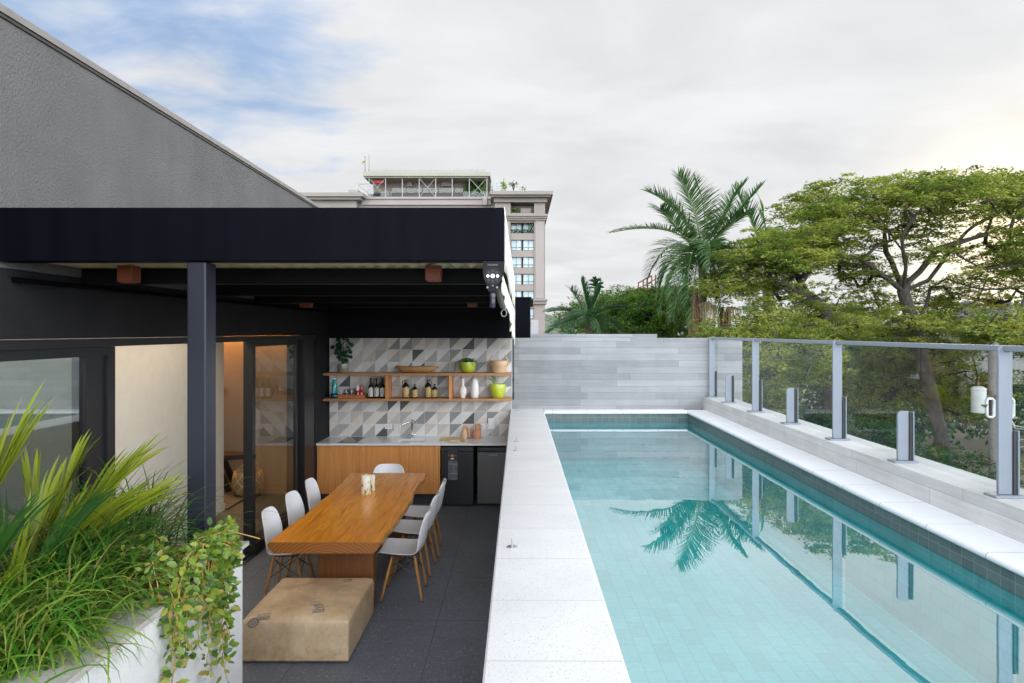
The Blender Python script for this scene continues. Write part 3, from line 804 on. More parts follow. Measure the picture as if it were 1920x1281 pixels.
# ------------------------------------------------------------------ kitchen wall with patterned tiles
t = NT('triangle_tiles')
s = t.n.new('ShaderNodeSeparateXYZ'); t.l.new(t.co(), s.inputs[0])
TS = 0.1895
ux = t.math('DIVIDE', t.math('ADD', s.outputs[0], 0.0615), TS); uz = t.math('DIVIDE', s.outputs[2], TS)
ix = t.math('FLOOR', ux); iz = t.math('FLOOR', uz); fx = t.math('FRACT', ux); fz = t.math('FRACT', uz)
side = t.math('GREATER_THAN', fz, fx)
cv = t.n.new('ShaderNodeCombineXYZ'); t.l.new(ix, cv.inputs[0]); t.l.new(iz, cv.inputs[1])
wh = t.n.new('ShaderNodeTexWhiteNoise'); wh.noise_dimensions = '3D'; t.l.new(cv.outputs[0], wh.inputs['Vector'])
cv2 = t.n.new('ShaderNodeCombineXYZ'); t.l.new(ix, cv2.inputs[0]); t.l.new(iz, cv2.inputs[1]); cv2.inputs[2].default_value = 7.7
wh2 = t.n.new('ShaderNodeTexWhiteNoise'); wh2.noise_dimensions = '3D'; t.l.new(cv2.outputs[0], wh2.inputs['Vector'])
A = [(0.0, (0.085, 0.092, 0.095)), (0.10, (0.26, 0.262, 0.26)), (0.30, (0.42, 0.41, 0.39)), (0.62, (0.54, 0.52, 0.49)), (0.85, (0.56, 0.51, 0.44))]
lightc = [(0.0, (0.66, 0.645, 0.62)), (0.35, (0.72, 0.705, 0.68)), (0.7, (0.68, 0.63, 0.56))]
ca = t.ramp(wh.outputs['Value'], A, True); cb = t.ramp(wh2.outputs['Value'], lightc, True)
sw = t.math('LESS_THAN', t.math('FRACT', t.math('MULTIPLY', wh2.outputs['Value'], 13.7)), 0.5)
flip = t.math('ABSOLUTE', t.math('SUBTRACT', side, sw))
col = t.mix(flip, ca, cb)
edge = t.math('MAXIMUM', t.math('ABSOLUTE', t.math('SUBTRACT', fx, 0.5)), t.math('ABSOLUTE', t.math('SUBTRACT', fz, 0.5)))
gr = t.math('GREATER_THAN', edge, 0.491)
col = t.mix(0.25, col, t.ramp(t.noise(t.co(), 9, 5), [(0.3, 0.6), (0.7, 1.0)]), 'MULTIPLY')
col = t.mix(gr, col, (0.70, 0.69, 0.67))
m_tri = t.pbr(col, 0.55, 0, t.bump(t.math('SUBTRACT', 1.0, gr), 0.3, 0.002))

TX0, TX1 = -2.885, -0.10
kw = thing('kitchen_wall', 'back wall of the terrace kitchen with grey triangle tiles under a dark header', 'wall', (-1.5, BY, 0))
MB().box(-3.1, TX1 - 0.001, BY + 0.012, BY + 0.2, 0.0, 3.05).build('masonry', m_dark_stucco, kw)
tw = MB().box(0, TX1 - TX0, 0, 0.012, 0, 2.40 - 0.90)
LOC['tmp'] = Vector((0, 0, 0))
tp = tw.build('tiling', m_tri, origin=(0, 0, 0.0)); tp.parent = kw; tp.location = (TX0 + 1.5 , 0, 0.90)
LOC[tp.name] = Vector((TX0, BY, 0.9))
MB().box(HX, TX1 - 0.001, BY - 0.03, BY + 0.010, 2.402, ZC - 0.013).build('header', plain('header_black', (0.0035, 0.0042, 0.007), 0.6, spec=0.15), kw)
MB().box(TX1, TX1 + 0.0, BY - 0.001, BY, 0.9, 2.4) if False else None

# counter
m_quartz = plain('white_quartz', (0.74, 0.735, 0.73), 0.18, var=0.02)
m_teak = wood('teak_veneer', (0.36, 0.125, 0.030), (0.64, 0.26, 0.066), (0.74, 0.33, 0.098), 2, 0.42, rings=0.9)
m_teakx = wood('teak_shelf', (0.24, 0.10, 0.035), (0.40, 0.19, 0.07), (0.48, 0.24, 0.10), 0, 0.42)
m_plinth = plain('plinth_grey', (0.05, 0.05, 0.055), 0.6)
cnt = thing('kitchen_counter', 'teak fronted kitchen counter with a thin white worktop', 'counter', (-1.5, 9.8, 0))
SX0, SX1, SY0, SY1 = -1.76, -1.36, 9.58, 9.86
ct = MB()
ct.box(-2.893, SX0, 9.45, BY - 0.001, 0.872, 0.90); ct.box(SX1, -0.125, 9.45, BY - 0.001, 0.872, 0.90)
ct.box(SX0, SX1, 9.45, SY0, 0.872, 0.90); ct.box(SX0, SX1, SY1, BY - 0.001, 0.872, 0.90)
ct.build('worktop', m_quartz, cnt)
for x0, x1 in ((-2.868, -2.285), (-2.281, -1.70), (-1.696, -1.145)):
    MB().box(x0, x1, 9.49, 9.508, 0.170, 0.862).build('door', m_teak, cnt, bevel=0.0015)
MB().box(-2.888, -2.872, 9.486, BY - 0.01, 0.165, 0.870).build('end_panel', m_teak, cnt)
MB().box(-1.142, -1.122, 9.486, BY - 0.01, 0.02, 0.870).build('end_panel', m_teak, cnt)
MB().box(-2.87, -1.144, 9.51, BY - 0.01, 0.165, 0.5).box(-2.87, -1.144, 9.62, BY - 0.01, 0.0, 0.164).build('carcass', m_plinth, cnt)
snk = MB()
zt = 0.871
ring = lambda ins, z: [(SX0 + ins, SY0 + ins, z), (SX1 - ins, SY0 + ins, z), (SX1 - ins, SY1 - ins, z), (SX0 + ins, SY1 - ins, z)]
vv = ring(-0.01, zt) + ring(0.0, zt) + ring(0.012, zt - 0.15)
snk.add(vv, [(i, (i + 1) % 4, 4 + (i + 1) % 4, 4 + i) for i in range(4)] + [(4 + i, 4 + (i + 1) % 4, 8 + (i + 1) % 4, 8 + i) for i in range(4)] + [(8, 9, 10, 11)])
m_sink = plain('brushed_steel', (0.55, 0.55, 0.54), 0.32, metal=0.85, var=0.06)
tag(snk.build('sink', m_sink, solid=0.002), 'small rectangular steel sink set into the white worktop', 'sink')

hob = thing('cooktop', 'small black glass cooktop on the left of the worktop', 'cooktop', (-2.455, 9.78, 0.90))
MB().box(-2.588, -2.322, 9.515, 10.035, 0.901, 0.906).build('glass_plate', plain('black_ceramic_glass', (0.035, 0.035, 0.037), 0.08, var=0.05), hob, bevel=0.002)
m_ring = plain('hob_ring_grey', (0.12, 0.12, 0.12), 0.3)
for y, r in ((9.65, 0.075), (9.89, 0.095)):
    MB().tube([(-2.455 + r * math.cos(a), y + r * math.sin(a), 0.9062) for a in np.linspace(0, 2 * math.pi, 33)[:-1]], 0.0012, 4, closed=True).build('cooking_zone', m_ring, hob)
m_chrome = plain('chrome', (0.72, 0.72, 0.72), 0.08, metal=1.0, var=0.02)
fau = thing('faucet', 'tall chrome faucet with an angled spout behind the sink', 'faucet', (-1.60, 9.95, 0.90))
fb = MB(); fb.lathe([(0.027, 0.0), (0.027, 0.012), (0.019, 0.016), (0.019, 0.24), (0.021, 0.26), (0.021, 0.275), (0.0, 0.28)], (-1.60, 9.95, 0.90), 18)
fb.build('column', m_chrome, fau, smooth=False, auto=40)
MB().tube([(-1.585, 9.95, 1.150), (-1.66, 9.90, 1.140), (-1.735, 9.86, 1.118), (-1.742, 9.855, 1.10)], [0.013, 0.012, 0.011, 0.012], 10).build('spout', m_chrome, fau, smooth=True)
MB().tube([(-1.59, 9.95, 1.165), (-1.54, 9.94, 1.135), (-1.525, 9.935, 1.12)], 0.008, 8).build('lever', m_chrome, fau, smooth=True)
MB().tube([(-1.645, 9.93, 0.957), (-1.60, 9.945, 0.957), (-1.535, 9.93, 0.957)], 0.012, 8).build('valve', m_chrome, fau, smooth=True)

m_white_pl = plain('white_plastic', (0.78, 0.78, 0.78), 0.35, var=0.02)
m_slot = plain('socket_slot_grey', (0.25, 0.25, 0.25), 0.5)
for px, lab in ((728.5, 'white double wall socket on the tiles, farther left of the pair beside the faucet'), (745, 'white double wall socket on the tiles, right next to the faucet'),
                (905.5, 'white wall socket behind the terracotta jug')):
    x = ax(px, BY); z = az(799.5, BY)
    so = thing('wall_socket', lab, 'socket', (x, BY, z), 'white sockets on the tiled wall')
    wd = 0.056 if px < 900 else 0.045
    MB().box(x - wd, x + wd, BY - 0.012, BY - 0.001, z - 0.04, z + 0.04).build('plate', m_white_pl, so, bevel=0.003)
    for dx in ((-0.022, 0.022) if px < 900 else (0.0,)):
        MB().box(x + dx - 0.012, x + dx + 0.012, BY - 0.0145, BY - 0.0122, z - 0.022, z + 0.022).build('outlet', m_white_pl, so)
        MB().box(x + dx - 0.004, x + dx + 0.004, BY - 0.0158, BY - 0.0147, z - 0.014, z + 0.014).build('slot', m_slot, so)
ix_, iz_ = ax(919.5, BY), az(794, BY)
ic = thing('intercom', 'white intercom handset with a looped cord on the tiled wall', 'intercom', (ix_, BY, iz_))
MB().box(ix_ - 0.055, ix_ + 0.06, BY - 0.02, BY - 0.001, iz_ - 0.09, iz_ + 0.0).build('base', m_white_pl, ic, bevel=0.004)
MB().box(ix_ - 0.035, ix_ + 0.045, BY - 0.055, BY - 0.021, iz_ - 0.085, iz_ + 0.085).build('handset', m_white_pl, ic, bevel=0.010, segs=3)
cord = [(ix_ + 0.0, BY - 0.03, iz_ - 0.085), (ix_ - 0.03, BY - 0.035, iz_ - 0.14), (ix_ - 0.035, BY - 0.04, iz_ - 0.185), (ix_ - 0.0, BY - 0.045, iz_ - 0.20), (ix_ + 0.03, BY - 0.04, iz_ - 0.18), (ix_ + 0.025, BY - 0.035, iz_ - 0.13), (ix_ + 0.015, BY - 0.03, iz_ - 0.09)]
MB().tube(cord, 0.005, 8).build('cord', m_white_pl, ic, smooth=True)

# cutting board
m_board = wood('pale_board', (0.42, 0.25, 0.10), (0.60, 0.40, 0.19), (0.66, 0.46, 0.24), 0, 0.5)
bx_, by_ = -1.0, 9.72
cb = [(-1.165, 9.74), (-1.10, 9.93), (-0.86, 9.90), (-0.83, 9.78), (-0.80, 9.72), (-0.755, 9.60), (-0.79, 9.585), (-0.85, 9.68), (-0.90, 9.66), (-0.98, 9.64)]
tag(MB().prism(cb, 0.9005, 0.918).build('cutting_board', m_board, bevel=0.004), 'pale wooden cutting board with a short handle lying on the worktop', 'cutting board')
# ceramic vessels on the worktop
m_sand = plain('sand_ceramic', (0.66, 0.47, 0.29), 0.7, var=0.05)
m_terra = plain('terracotta_ceramic', (0.58, 0.265, 0.15), 0.75, var=0.06)
vz = thing('ceramic_vase', 'sand coloured teardrop vase with a folded pink lip on the worktop', 'vase', (ax(872, 9.9), 9.9, 0.90))
x = ax(872, 9.9)
MB().lathe([(0.052, 0.0), (0.058, 0.01), (0.057, 0.05), (0.048, 0.11), (0.032, 0.165), (0.016, 0.20), (0.008, 0.208), (0.0, 0.208)], (x, 9.9, 0.90), 28, 1.0, 0.75).build('body', m_sand, vz, smooth=True)
sw_ = [(x + 0.003, 9.86, 1.09), (x + 0.038, 9.862, 1.075), (x + 0.060, 9.865, 1.01), (x + 0.063, 9.87, 0.95), (x + 0.060, 9.875, 0.905)]
MB().tube(sw_, [0.008, 0.014, 0.017, 0.017, 0.014], 10).build('fold', plain('pink_clay', (0.56, 0.29, 0.18), 0.7), vz, smooth=True)
jg = thing('ceramic_jug', 'terracotta jug with a square body, narrow neck and ring handle', 'jug', (ax(894, 9.9), 9.9, 0.90))
x = ax(894, 9.9)
MB().lathe([(0.060, 0.0), (0.063, 0.006), (0.063, 0.115), (0.055, 0.125), (0.028, 0.128), (0.025, 0.20), (0.028, 0.222), (0.022, 0.222), (0.0, 0.16)], (x, 9.9, 0.90), 28).build('body', m_terra, jg, auto=45)
MB().tube([(x + 0.022, 9.9, 1.105), (x + 0.05, 9.9, 1.112), (x + 0.064, 9.9, 1.09), (x + 0.06, 9.9, 1.055), (x + 0.035, 9.9, 1.04), (x + 0.022, 9.9, 1.045)], 0.010, 10).build('handle', m_terra, jg, smooth=True)

# beer cooler and fridge
m_fr_blk = plain('black_fridge_door', (0.022, 0.023, 0.026), 0.33, var=0.12, stretch=(40, 1, 1), metal=0.3)
m_fr_gry = plain('graphite_fridge_door', (0.085, 0.082, 0.080), 0.36, var=0.12, stretch=(1, 1, 60), metal=0.7)
m_fr_body = plain('fridge_body_black', (0.012, 0.012, 0.013), 0.5)
def fr(px): return ax(px, 9.47)
cl = thing('beer_cooler', 'black undercounter beer cooler with a small display window', 'cooler', ((fr(827) + fr(888)) / 2, 9.8, 0))
MB().box(fr(827), fr(888), 9.52, 10.05, 0.015, 0.845).build('body', m_fr_body, cl)
MB().box(fr(827), fr(888), 9.46, 9.515, 0.02, 0.775).build('door', m_fr_blk, cl, bevel=0.008, segs=3)
MB().box(fr(827), fr(888), 9.465, 9.515, 0.782, 0.845).build('top_bar', m_fr_body, cl, bevel=0.006)
MB().tube([(fr(858), 9.455, 0.83), (fr(859), 9.44, 0.80), (fr(872), 9.435, 0.795), (fr(884), 9.44, 0.80), (fr(886), 9.455, 0.835)], 0.006, 8).build('handle', plain('dark_chrome', (0.10, 0.10, 0.11), 0.2, metal=0.7), cl, smooth=True)
pnl = MB().box(fr(838.7), fr(860), 9.447, 9.459, az(901.5, 9.45), az(844, 9.45)).build('display_panel', m_gap, cl, bevel=0.006)
m_red = emit('red_indicator', (0.9, 0.04, 0.03), 0.8)
cxx, czz = fr(848.5), az(854.5, 9.45)
MB().tube([(cxx, 9.4465, czz), (cxx, 9.441, czz)], 0.026, 20).build('dial', plain('dial_grey', (0.10, 0.10, 0.10), 0.3), pnl)
MB().tube([(cxx, 9.4405, czz), (cxx, 9.4375, czz)], 0.013, 14).build('indicator', m_red, pnl)
MB().box(cxx - 0.026, cxx + 0.026, 9.4445, 9.4465, az(861.2, 9.45), az(859.2, 9.45)).build('name_plate', m_white_pl, pnl)
for dx in (-0.045, 0.045):
    MB().box(cxx + dx - 0.008, cxx + dx + 0.008, 9.445, 9.4465, czz - 0.003, czz + 0.003).build('icon', plain('icon_grey', (0.35, 0.35, 0.35), 0.5), pnl)
wd_ = MB().box(fr(840.5), fr(858.3), 9.4425, 9.4465, az(900, 9.45), az(864, 9.45)).build('window', plain('cooler_window', (0.13, 0.13, 0.15), 0.12, var=0.35, scale=14), pnl)
for z in (az(870.5, 9.44), az(888.5, 9.44)):
    MB().box(fr(841), fr(858), 9.440, 9.4422, z - 0.003, z + 0.003).build('shelf_line', plain('wire_shelf', (0.30, 0.30, 0.32), 0.4), pnl)
fg = thing('mini_fridge', 'graphite grey mini fridge under the right end of the worktop', 'fridge', (fr(925), 9.8, 0))
MB().box(fr(894), -0.128, 9.52, 10.05, 0.015, 0.845).build('body', m_fr_body, fg)
MB().box(fr(895), -0.128, 9.46, 9.515, 0.035, 0.772).build('door', m_fr_gry, fg, bevel=0.008, segs=3)
MB().box(fr(895.5), -0.130, 9.463, 9.515, 0.782, 0.845).build('top_bar', plain('gloss_black_bar', (0.014, 0.015, 0.02), 0.15), fg, bevel=0.008)
ml = MB()
for i, wdt in enumerate((1.2, 0.8, 0.9, 0.7, 0.9, 0.8, 0.5, 0.9, 0.9)):
    a = fr(917 + i * 1.75); ml.box(a, a + wdt * 9.45 / F, 9.4575, 9.4592, az(854.4, 9.45), az(853.2, 9.45))
ml.build('maker_mark', plain('silver_mark', (0.5, 0.5, 0.5), 0.3), fg)

# ------------------------------------------------------------------ shelves
SY0_, SY1_ = 9.76, BY - 0.002
UZ, LZ = 1.886, 1.508
shf = thing('wall_shelf', 'long two tier teak wall shelf with two dividers on the tiles', 'shelf', (-1.5, 9.9, LZ))
MB().box(-2.886, -0.102, SY0_, SY1_, UZ - 0.036, UZ).build('board', m_teakx, shf, bevel=0.002)
MB().box(-2.886, -0.102, SY0_, SY1_, LZ - 0.034, LZ).build('board', m_teakx, shf, bevel=0.002)
for px in (724.5, 844):
    x = ax(px, SY0_); MB().box(x - 0.017, x + 0.017, SY0_ + 0.003, SY1_, LZ + 0.0005, UZ - 0.0365).build('divider', m_teak, shf)
KY = 9.92
def kx(px): return ax(px, KY)
K = KY / F

# pilea in a grey pot
m_pot_g = plain('olive_grey_glaze', (0.27, 0.26, 0.19), 0.25, var=0.08, coat=0.4)
m_soil = plain('potting_soil', (0.03, 0.022, 0.015), 0.95, bump=0.5, bscale=60)
pl = thing('potted_plant', 'dark round leaved plant in a grey glazed pot on the upper shelf', 'potted plant', (kx(643.5), KY, UZ))
x = kx(643.5)
MB().lathe([(0.070, 0.0), (0.082, 0.01), (0.086, 0.08), (0.084, 0.132), (0.077, 0.132), (0.075, 0.11), (0.0, 0.105)], (x, KY, UZ), 28).build('pot', m_pot_g, pl, auto=50)
MB().lathe([(0.0, 0.0), (0.074, 0.004), (0.0, 0.01)], (x, KY, UZ + 0.108), 16).build('soil', m_soil, pl)
m_pilea = leaf('pilea_leaf', [(0.008, 0.045, 0.016), (0.014, 0.075, 0.022), (0.022, 0.11, 0.032)], 0.2, 0.35)
lm = MB(); st = MB()
rr = random.Random(5)
spots = []
for i in range(44):
    h = rr.uniform(0.12, 0.46); a = rr.uniform(0, 2 * math.pi); rad = (0.02 + 0.13 * math.sin(math.pi * min(1, (h - 0.08) / 0.42)) ** 0.6) * rr.uniform(0.4, 1.05)
    c = Vector((x + rad * math.cos(a) - 0.01, KY + rad * math.sin(a) * 0.75, UZ + 0.06 + h))
    st.tube([(x, KY, UZ + 0.10), ((x + c.x) / 2 - 0.005, (KY + c.y) / 2, UZ + 0.09 + h * 0.6), c], 0.0022, 5)
    nrm = Vector((math.cos(a) * 0.5 + rr.uniform(-.3, .3), math.sin(a) * 0.5 - 0.75 + rr.uniform(-.3, .3), 0.35 + rr.uniform(-.2, .3))).normalized()
    e1 = nrm.orthogonal().normalized(); e2 = nrm.cross(e1); r = rr.uniform(0.022, 0.036)
    ring_ = [c + (e1 * math.cos(b) + e2 * math.sin(b)) * r - nrm * 0.003 for b in np.linspace(0, 2 * math.pi, 11)[:-1]]
    b0 = len(lm.v); lm.v.extend([tuple(c + nrm * 0.004)] + [tuple(p) for p in ring_]); lm.f.extend([(b0, b0 + 1 + k, b0 + 1 + (k + 1) % 10) for k in range(10)])
lm.build('leaves', m_pilea, pl, smooth=True); st.build('stems', m_pilea, pl)

# long wooden bowl
m_bowl = wood('olive_bowl_wood', (0.20, 0.09, 0.03), (0.42, 0.22, 0.08), (0.55, 0.32, 0.13), 0, 0.5, fine=0.6)
bx = kx(782); L = 0.315
rows = []
for i in range(25):
    u = -1 + 2 * i / 24
    wv = 0.085 * (1 - abs(u) ** 2.2) ** 0.6 + 0.002; ztop = 0.092 + 0.012 * u * u + 0.004 * math.sin(u * 5) ; zb = 0.002 + 0.080 * max(0, abs(u) - 0.62) / 0.38
    ring_ = []
    for k in range(13):
        a = math.pi * k / 12
        ring_.append((bx + u * L * (1.0 + 0.02 * math.sin(a)), KY - 0.01 + wv * math.cos(a), UZ + ztop - (ztop - zb) * math.sin(a) ** 0.7))
    rows.append(ring_)
tag(MB().grid(rows).build('wooden_bowl', m_bowl, smooth=True, solid=0.012), 'long boat shaped wooden bowl in the middle of the upper shelf', 'bowl')

# lime pots
m_lime = plain('lime_glaze', (0.43, 0.50, 0.035), 0.35, var=0.14, coat=0.5, scale=12)
m_fern = leaf('fern_leaf', [(0.035, 0.13, 0.018), (0.06, 0.20, 0.025), (0.09, 0.26, 0.03)], 0.3)
x = kx(877)
fp = thing('potted_plant', 'green fern spilling out of a round lime pot on the upper shelf', 'potted plant', (x, KY, UZ))
MB().lathe([(0.06, 0.0), (0.085, 0.012), (0.112, 0.06), (0.121, 0.12), (0.118, 0.158), (0.108, 0.158), (0.106, 0.13), (0.0, 0.12)], (x, KY, UZ), 30).build('pot', m_lime, fp, auto=50)
V = []; Q = []
def blade(base, azm, length, el, bend, width, segs=4, out=None, twist=1.0):
    """Append one curved strap leaf to V, Q."""
    b = len(V); p = Vector(base); h = Vector((math.cos(azm), math.sin(azm), 0)); sd_ = Vector((-math.sin(azm), math.cos(azm), 0))
    if twist: sd_ = (sd_ * math.cos(twist) + Vector((0, 0, 1)) * math.sin(twist)).normalized()
    e = el; st_ = length / segs
    for i in range(segs + 1):
        w = width * (0.55 + 0.9 * (i / segs)) * (1 - (i / segs) ** 3) + 0.0008 if i else width * 0.5
        V.append(tuple(p - sd_ * w / 2)); V.append(tuple(p + sd_ * w / 2))
        p = p + (h * math.cos(e) + Vector((0, 0, 1)) * math.sin(e)) * st_; e -= bend / segs
    for i in range(segs): Q.append((b + 2 * i, b + 2 * i + 1, b + 2 * i + 3, b + 2 * i + 2))
for i in range(26):
    a = rr.uniform(0, 2 * math.pi); ln_ = rr.uniform(0.10, 0.20); el = rr.uniform(0.5, 1.4)
    # small fronds with side leaflets
    p = Vector((x, KY, UZ + 0.145)); h = Vector((math.cos(a), math.sin(a) * 0.8, 0)); e = el
    for k in range(14):
        p = p + (h * math.cos(e) + Vector((0, 0, math.sin(e)))) * ln_ / 12; e -= 0.17
        if k > 2:
            for s_ in (-1, 1): blade(p, a + s_ * 1.2, 0.030 * (1.15 - k / 16), 0.15, 0.7, 0.012, 2)
for i in range(6):
    p = Vector((x - 0.10, KY - 0.03, UZ + 0.15)); a = math.pi + rr.uniform(-.4, .5); h = Vector((math.cos(a), math.sin(a), 0)); e = 0.9
    for k in range(18):
        p = p + (h * math.cos(e) + Vector((0, 0, math.sin(e)))) * 0.012; e = max(-1.45, e - 0.28)
        for s_ in (-1, 1): blade(p, a + s_ * 1.2, 0.026, 0.0, 0.5, 0.012, 2)
raw_mesh('fronds', V, Q, m_fern, fp)
x = kx(933)
lp = thing('potted_plant', 'thin fern sprig in a large lime pot on the lower shelf', 'potted plant', (x, KY, LZ))
MB().lathe([(0.078, 0.0), (0.092, 0.012), (0.118, 0.10), (0.122, 0.172), (0.117, 0.208), (0.107, 0.205), (0.108, 0.17), (0.0, 0.15)], (x, KY, LZ), 30).build('pot', m_lime, lp, auto=50)
V.clear(); Q.clear()
for a0, ln_, e0 in ((2.2, 0.20, 1.35), (2.8, 0.16, 1.2)):
    p = Vector((x - 0.01, KY, LZ + 0.16)); e = e0; h = Vector((math.cos(a0), math.sin(a0) * 0.5, 0))
    for k in range(16):
        p = p + (h * math.cos(e) + Vector((0, 0, math.sin(e)))) * ln_ / 15; e -= 0.05
        if k > 4:
            for s_ in (-1, 1): blade(p, a0 + s_ * 1.1, 0.04, 0.3, 0.8, 0.009, 2)
raw_mesh('sprig', V, Q, m_fern, lp)

# basket on shelf
t = NT('straw_weave'); s = t.n.new('ShaderNodeSeparateXYZ'); t.l.new(t.co(), s.inputs[0])
bands = t.math('ABSOLUTE', t.math('SUBTRACT', t.math('FRACT', t.math('MULTIPLY', s.outputs[2], 62.0)), 0.5))
fb_ = t.noise(t.co((60, 60, 90)), 1, 3)
m_straw = t.pbr(t.mix(t.ramp(bands, [(0.3, 0.0), (0.5, 0.55)]), t.ramp(fb_, [(0.3, (0.46, 0.29, 0.155)), (0.7, (0.70, 0.49, 0.31))]), (0.25, 0.13, 0.06)), 0.8, 0, t.bump(bands, -0.6, 0.004))
x = kx(935)
sb = thing('straw_basket', 'small straw basket with two upright handles on the upper shelf', 'basket', (x, KY, UZ))
MB().lathe([(0.105, 0.0), (0.112, 0.02), (0.122, 0.09), (0.128, 0.10), (0.133, 0.125), (0.135, 0.185), (0.127, 0.185), (0.118, 0.10), (0.104, 0.02), (0.0, 0.015)], (x, KY, UZ), 36).build('body', m_straw, sb, smooth=True)
for s_ in (-1, 1):
    hp = [(x + s_ * 0.13, KY - 0.035, UZ + 0.10), (x + s_ * 0.137, KY - 0.036, UZ + 0.18), (x + s_ * 0.105, KY - 0.025, UZ + 0.245), (x + s_ * 0.10, KY, UZ + 0.262), (x + s_ * 0.105, KY + 0.025, UZ + 0.245), (x + s_ * 0.137, KY + 0.036, UZ + 0.18)]
    MB().tube(hp, 0.008, 8).build('handle', m_straw, sb, smooth=True)

# bottles
def bottle_prof(r, h, neck, neck_h, sh):
    return [(r * 0.92, 0), (r, 0.006), (r, h - neck_h - sh), (r * 0.93, h - neck_h - sh * 0.7), (neck * 1.5, h - neck_h - sh * 0.15), (neck, h - neck_h), (neck, h - 0.012), (neck * 1.15, h - 0.010), (neck * 1.15, h), (0.0, h)]
m_teal = plain('teal_enamel', (0.012, 0.33, 0.32), 0.25, var=0.08, coat=0.5)
m_navy = plain('dark_teal_enamel', (0.006, 0.06, 0.085), 0.25, var=0.1, coat=0.5)
x = kx(627)
tb = thing('water_bottle', 'teal insulated bottle with white cap at the left end of the lower shelf', 'bottle', (x, KY, LZ))
MB().lathe([(0.036, 0.0), (0.041, 0.01), (0.042, 0.15), (0.038, 0.20), (0.024, 0.255), (0.019, 0.275), (0.0, 0.275)], (x, KY, LZ), 24).build('body', m_teal, tb, auto=45)
MB().lathe([(0.018, 0.0), (0.018, 0.008), (0.011, 0.02), (0.0, 0.022)], (x, KY, LZ + 0.2755), 16).build('cap', m_white_pl, tb, smooth=True)
mk = MB()
for i in range(7): mk.box(x - 0.004 - (i % 2) * 0.004, x + 0.010, KY - 0.0440, KY - 0.0425, LZ + 0.075 + i * 0.014, LZ + 0.083 + i * 0.014)
mk.build('lettering', plain('pale_lettering', (0.6, 0.7, 0.4), 0.5), tb)
x = kx(630.5)
dk = thing('small_cup', 'dark teal squat cup in front of the teal bottle', 'cup', (x, KY - 0.09, LZ))
MB().lathe([(0.034, 0.0), (0.050, 0.012), (0.056, 0.04), (0.052, 0.062), (0.040, 0.070), (0.034, 0.068), (0.0, 0.045)], (x, KY - 0.09, LZ), 24).build('body', m_navy, dk, auto=50)
MB().tube([(x + 0.05, KY - 0.10, LZ + 0.058), (x + 0.066, KY - 0.11, LZ + 0.05), (x + 0.064, KY - 0.11, LZ + 0.03), (x + 0.05, KY - 0.1, LZ + 0.022)], 0.006, 8).build('handle', m_navy, dk, smooth=True)

# tray with glasses
x0, x1 = kx(638.5), kx(685)
tr_ = thing('wooden_tray', 'reddish wooden tray holding glasses on the lower shelf', 'tray', ((x0 + x1) / 2, KY, LZ))
m_tray = wood('tray_wood', (0.20, 0.05, 0.012), (0.40, 0.125, 0.03), (0.47, 0.17, 0.05), 0, 0.4)
MB().box(x0, x1, KY - 0.11, KY + 0.12, LZ + 0.0005, LZ + 0.012).build('bottom', m_tray, tr_)
MB().box(x0, x1, KY - 0.122, KY - 0.1105, LZ + 0.0005, LZ + 0.055).box(x0, x1, KY + 0.1205, KY + 0.132, LZ + 0.0005, LZ + 0.055).build('long_side', m_tray, tr_, bevel=0.003)
MB().box(x0 - 0.012, x0 - 0.0005, KY - 0.122, KY + 0.132, LZ + 0.0005, LZ + 0.055).box(x1 + 0.0005, x1 + 0.012, KY - 0.122, KY + 0.132, LZ + 0.0005, LZ + 0.055).build('end_side', m_tray, tr_, bevel=0.003)
m_cglass = glass('clear_tumbler', (0.93, 0.95, 0.95), 1.6, 0.02)
gl0 = None
for i, (px, dy, h) in enumerate(((643, -0.06, 0.105), (647.5, 0.05, 0.12), (653, -0.07, 0.11), (657.5, 0.05, 0.12), (662, -0.06, 0.105), (666.5, 0.05, 0.125))):
    xx = kx(px)
    labs = ['clear tumbler at the left end of the wooden tray', 'clear tumbler standing behind the leftmost one on the tray', 'clear tumbler in the front row, second along the wooden tray',
            'clear tumbler in the back row, second along the wooden tray', 'clear tumbler in the front row nearest the red shakers', 'clear tumbler in the back row nearest the red shakers']
    g_ = MB().lathe([(0.026, 0.0), (0.030, 0.008), (0.036, h), (0.034, h), (0.028, 0.012), (0.0, 0.010)], (xx, KY + dy, LZ + 0.0125), 18)
    o = g_.build('tumbler', m_cglass, auto=50)
    tag(o, labs[i], 'glass', 'glasses on the wooden tray')
m_redc = plain('red_enamel', (0.45, 0.012, 0.02), 0.25, coat=0.4)
for px, top, lab in ((672, m_white_pl, 'white and red shaker on the wooden tray'), (679, m_redc, 'all red shaker at the right end of the wooden tray')):
    xx = kx(px); sk_ = thing('shaker', lab, 'shaker', (xx, KY - 0.05, LZ + 0.0125), 'shakers on the wooden tray')
    MB().lathe([(0.030, 0.0), (0.034, 0.01), (0.035, 0.06), (0.025, 0.095), (0.022, 0.10), (0.0, 0.10)], (xx, KY - 0.05, LZ + 0.0125), 18).build('body', m_redc, sk_, smooth=True)
    MB().lathe([(0.022, 0.0), (0.024, 0.02), (0.018, 0.06), (0.010, 0.085), (0.0, 0.09)], (xx, KY - 0.05, LZ + 0.113), 16).build('top', top, sk_, smooth=True)

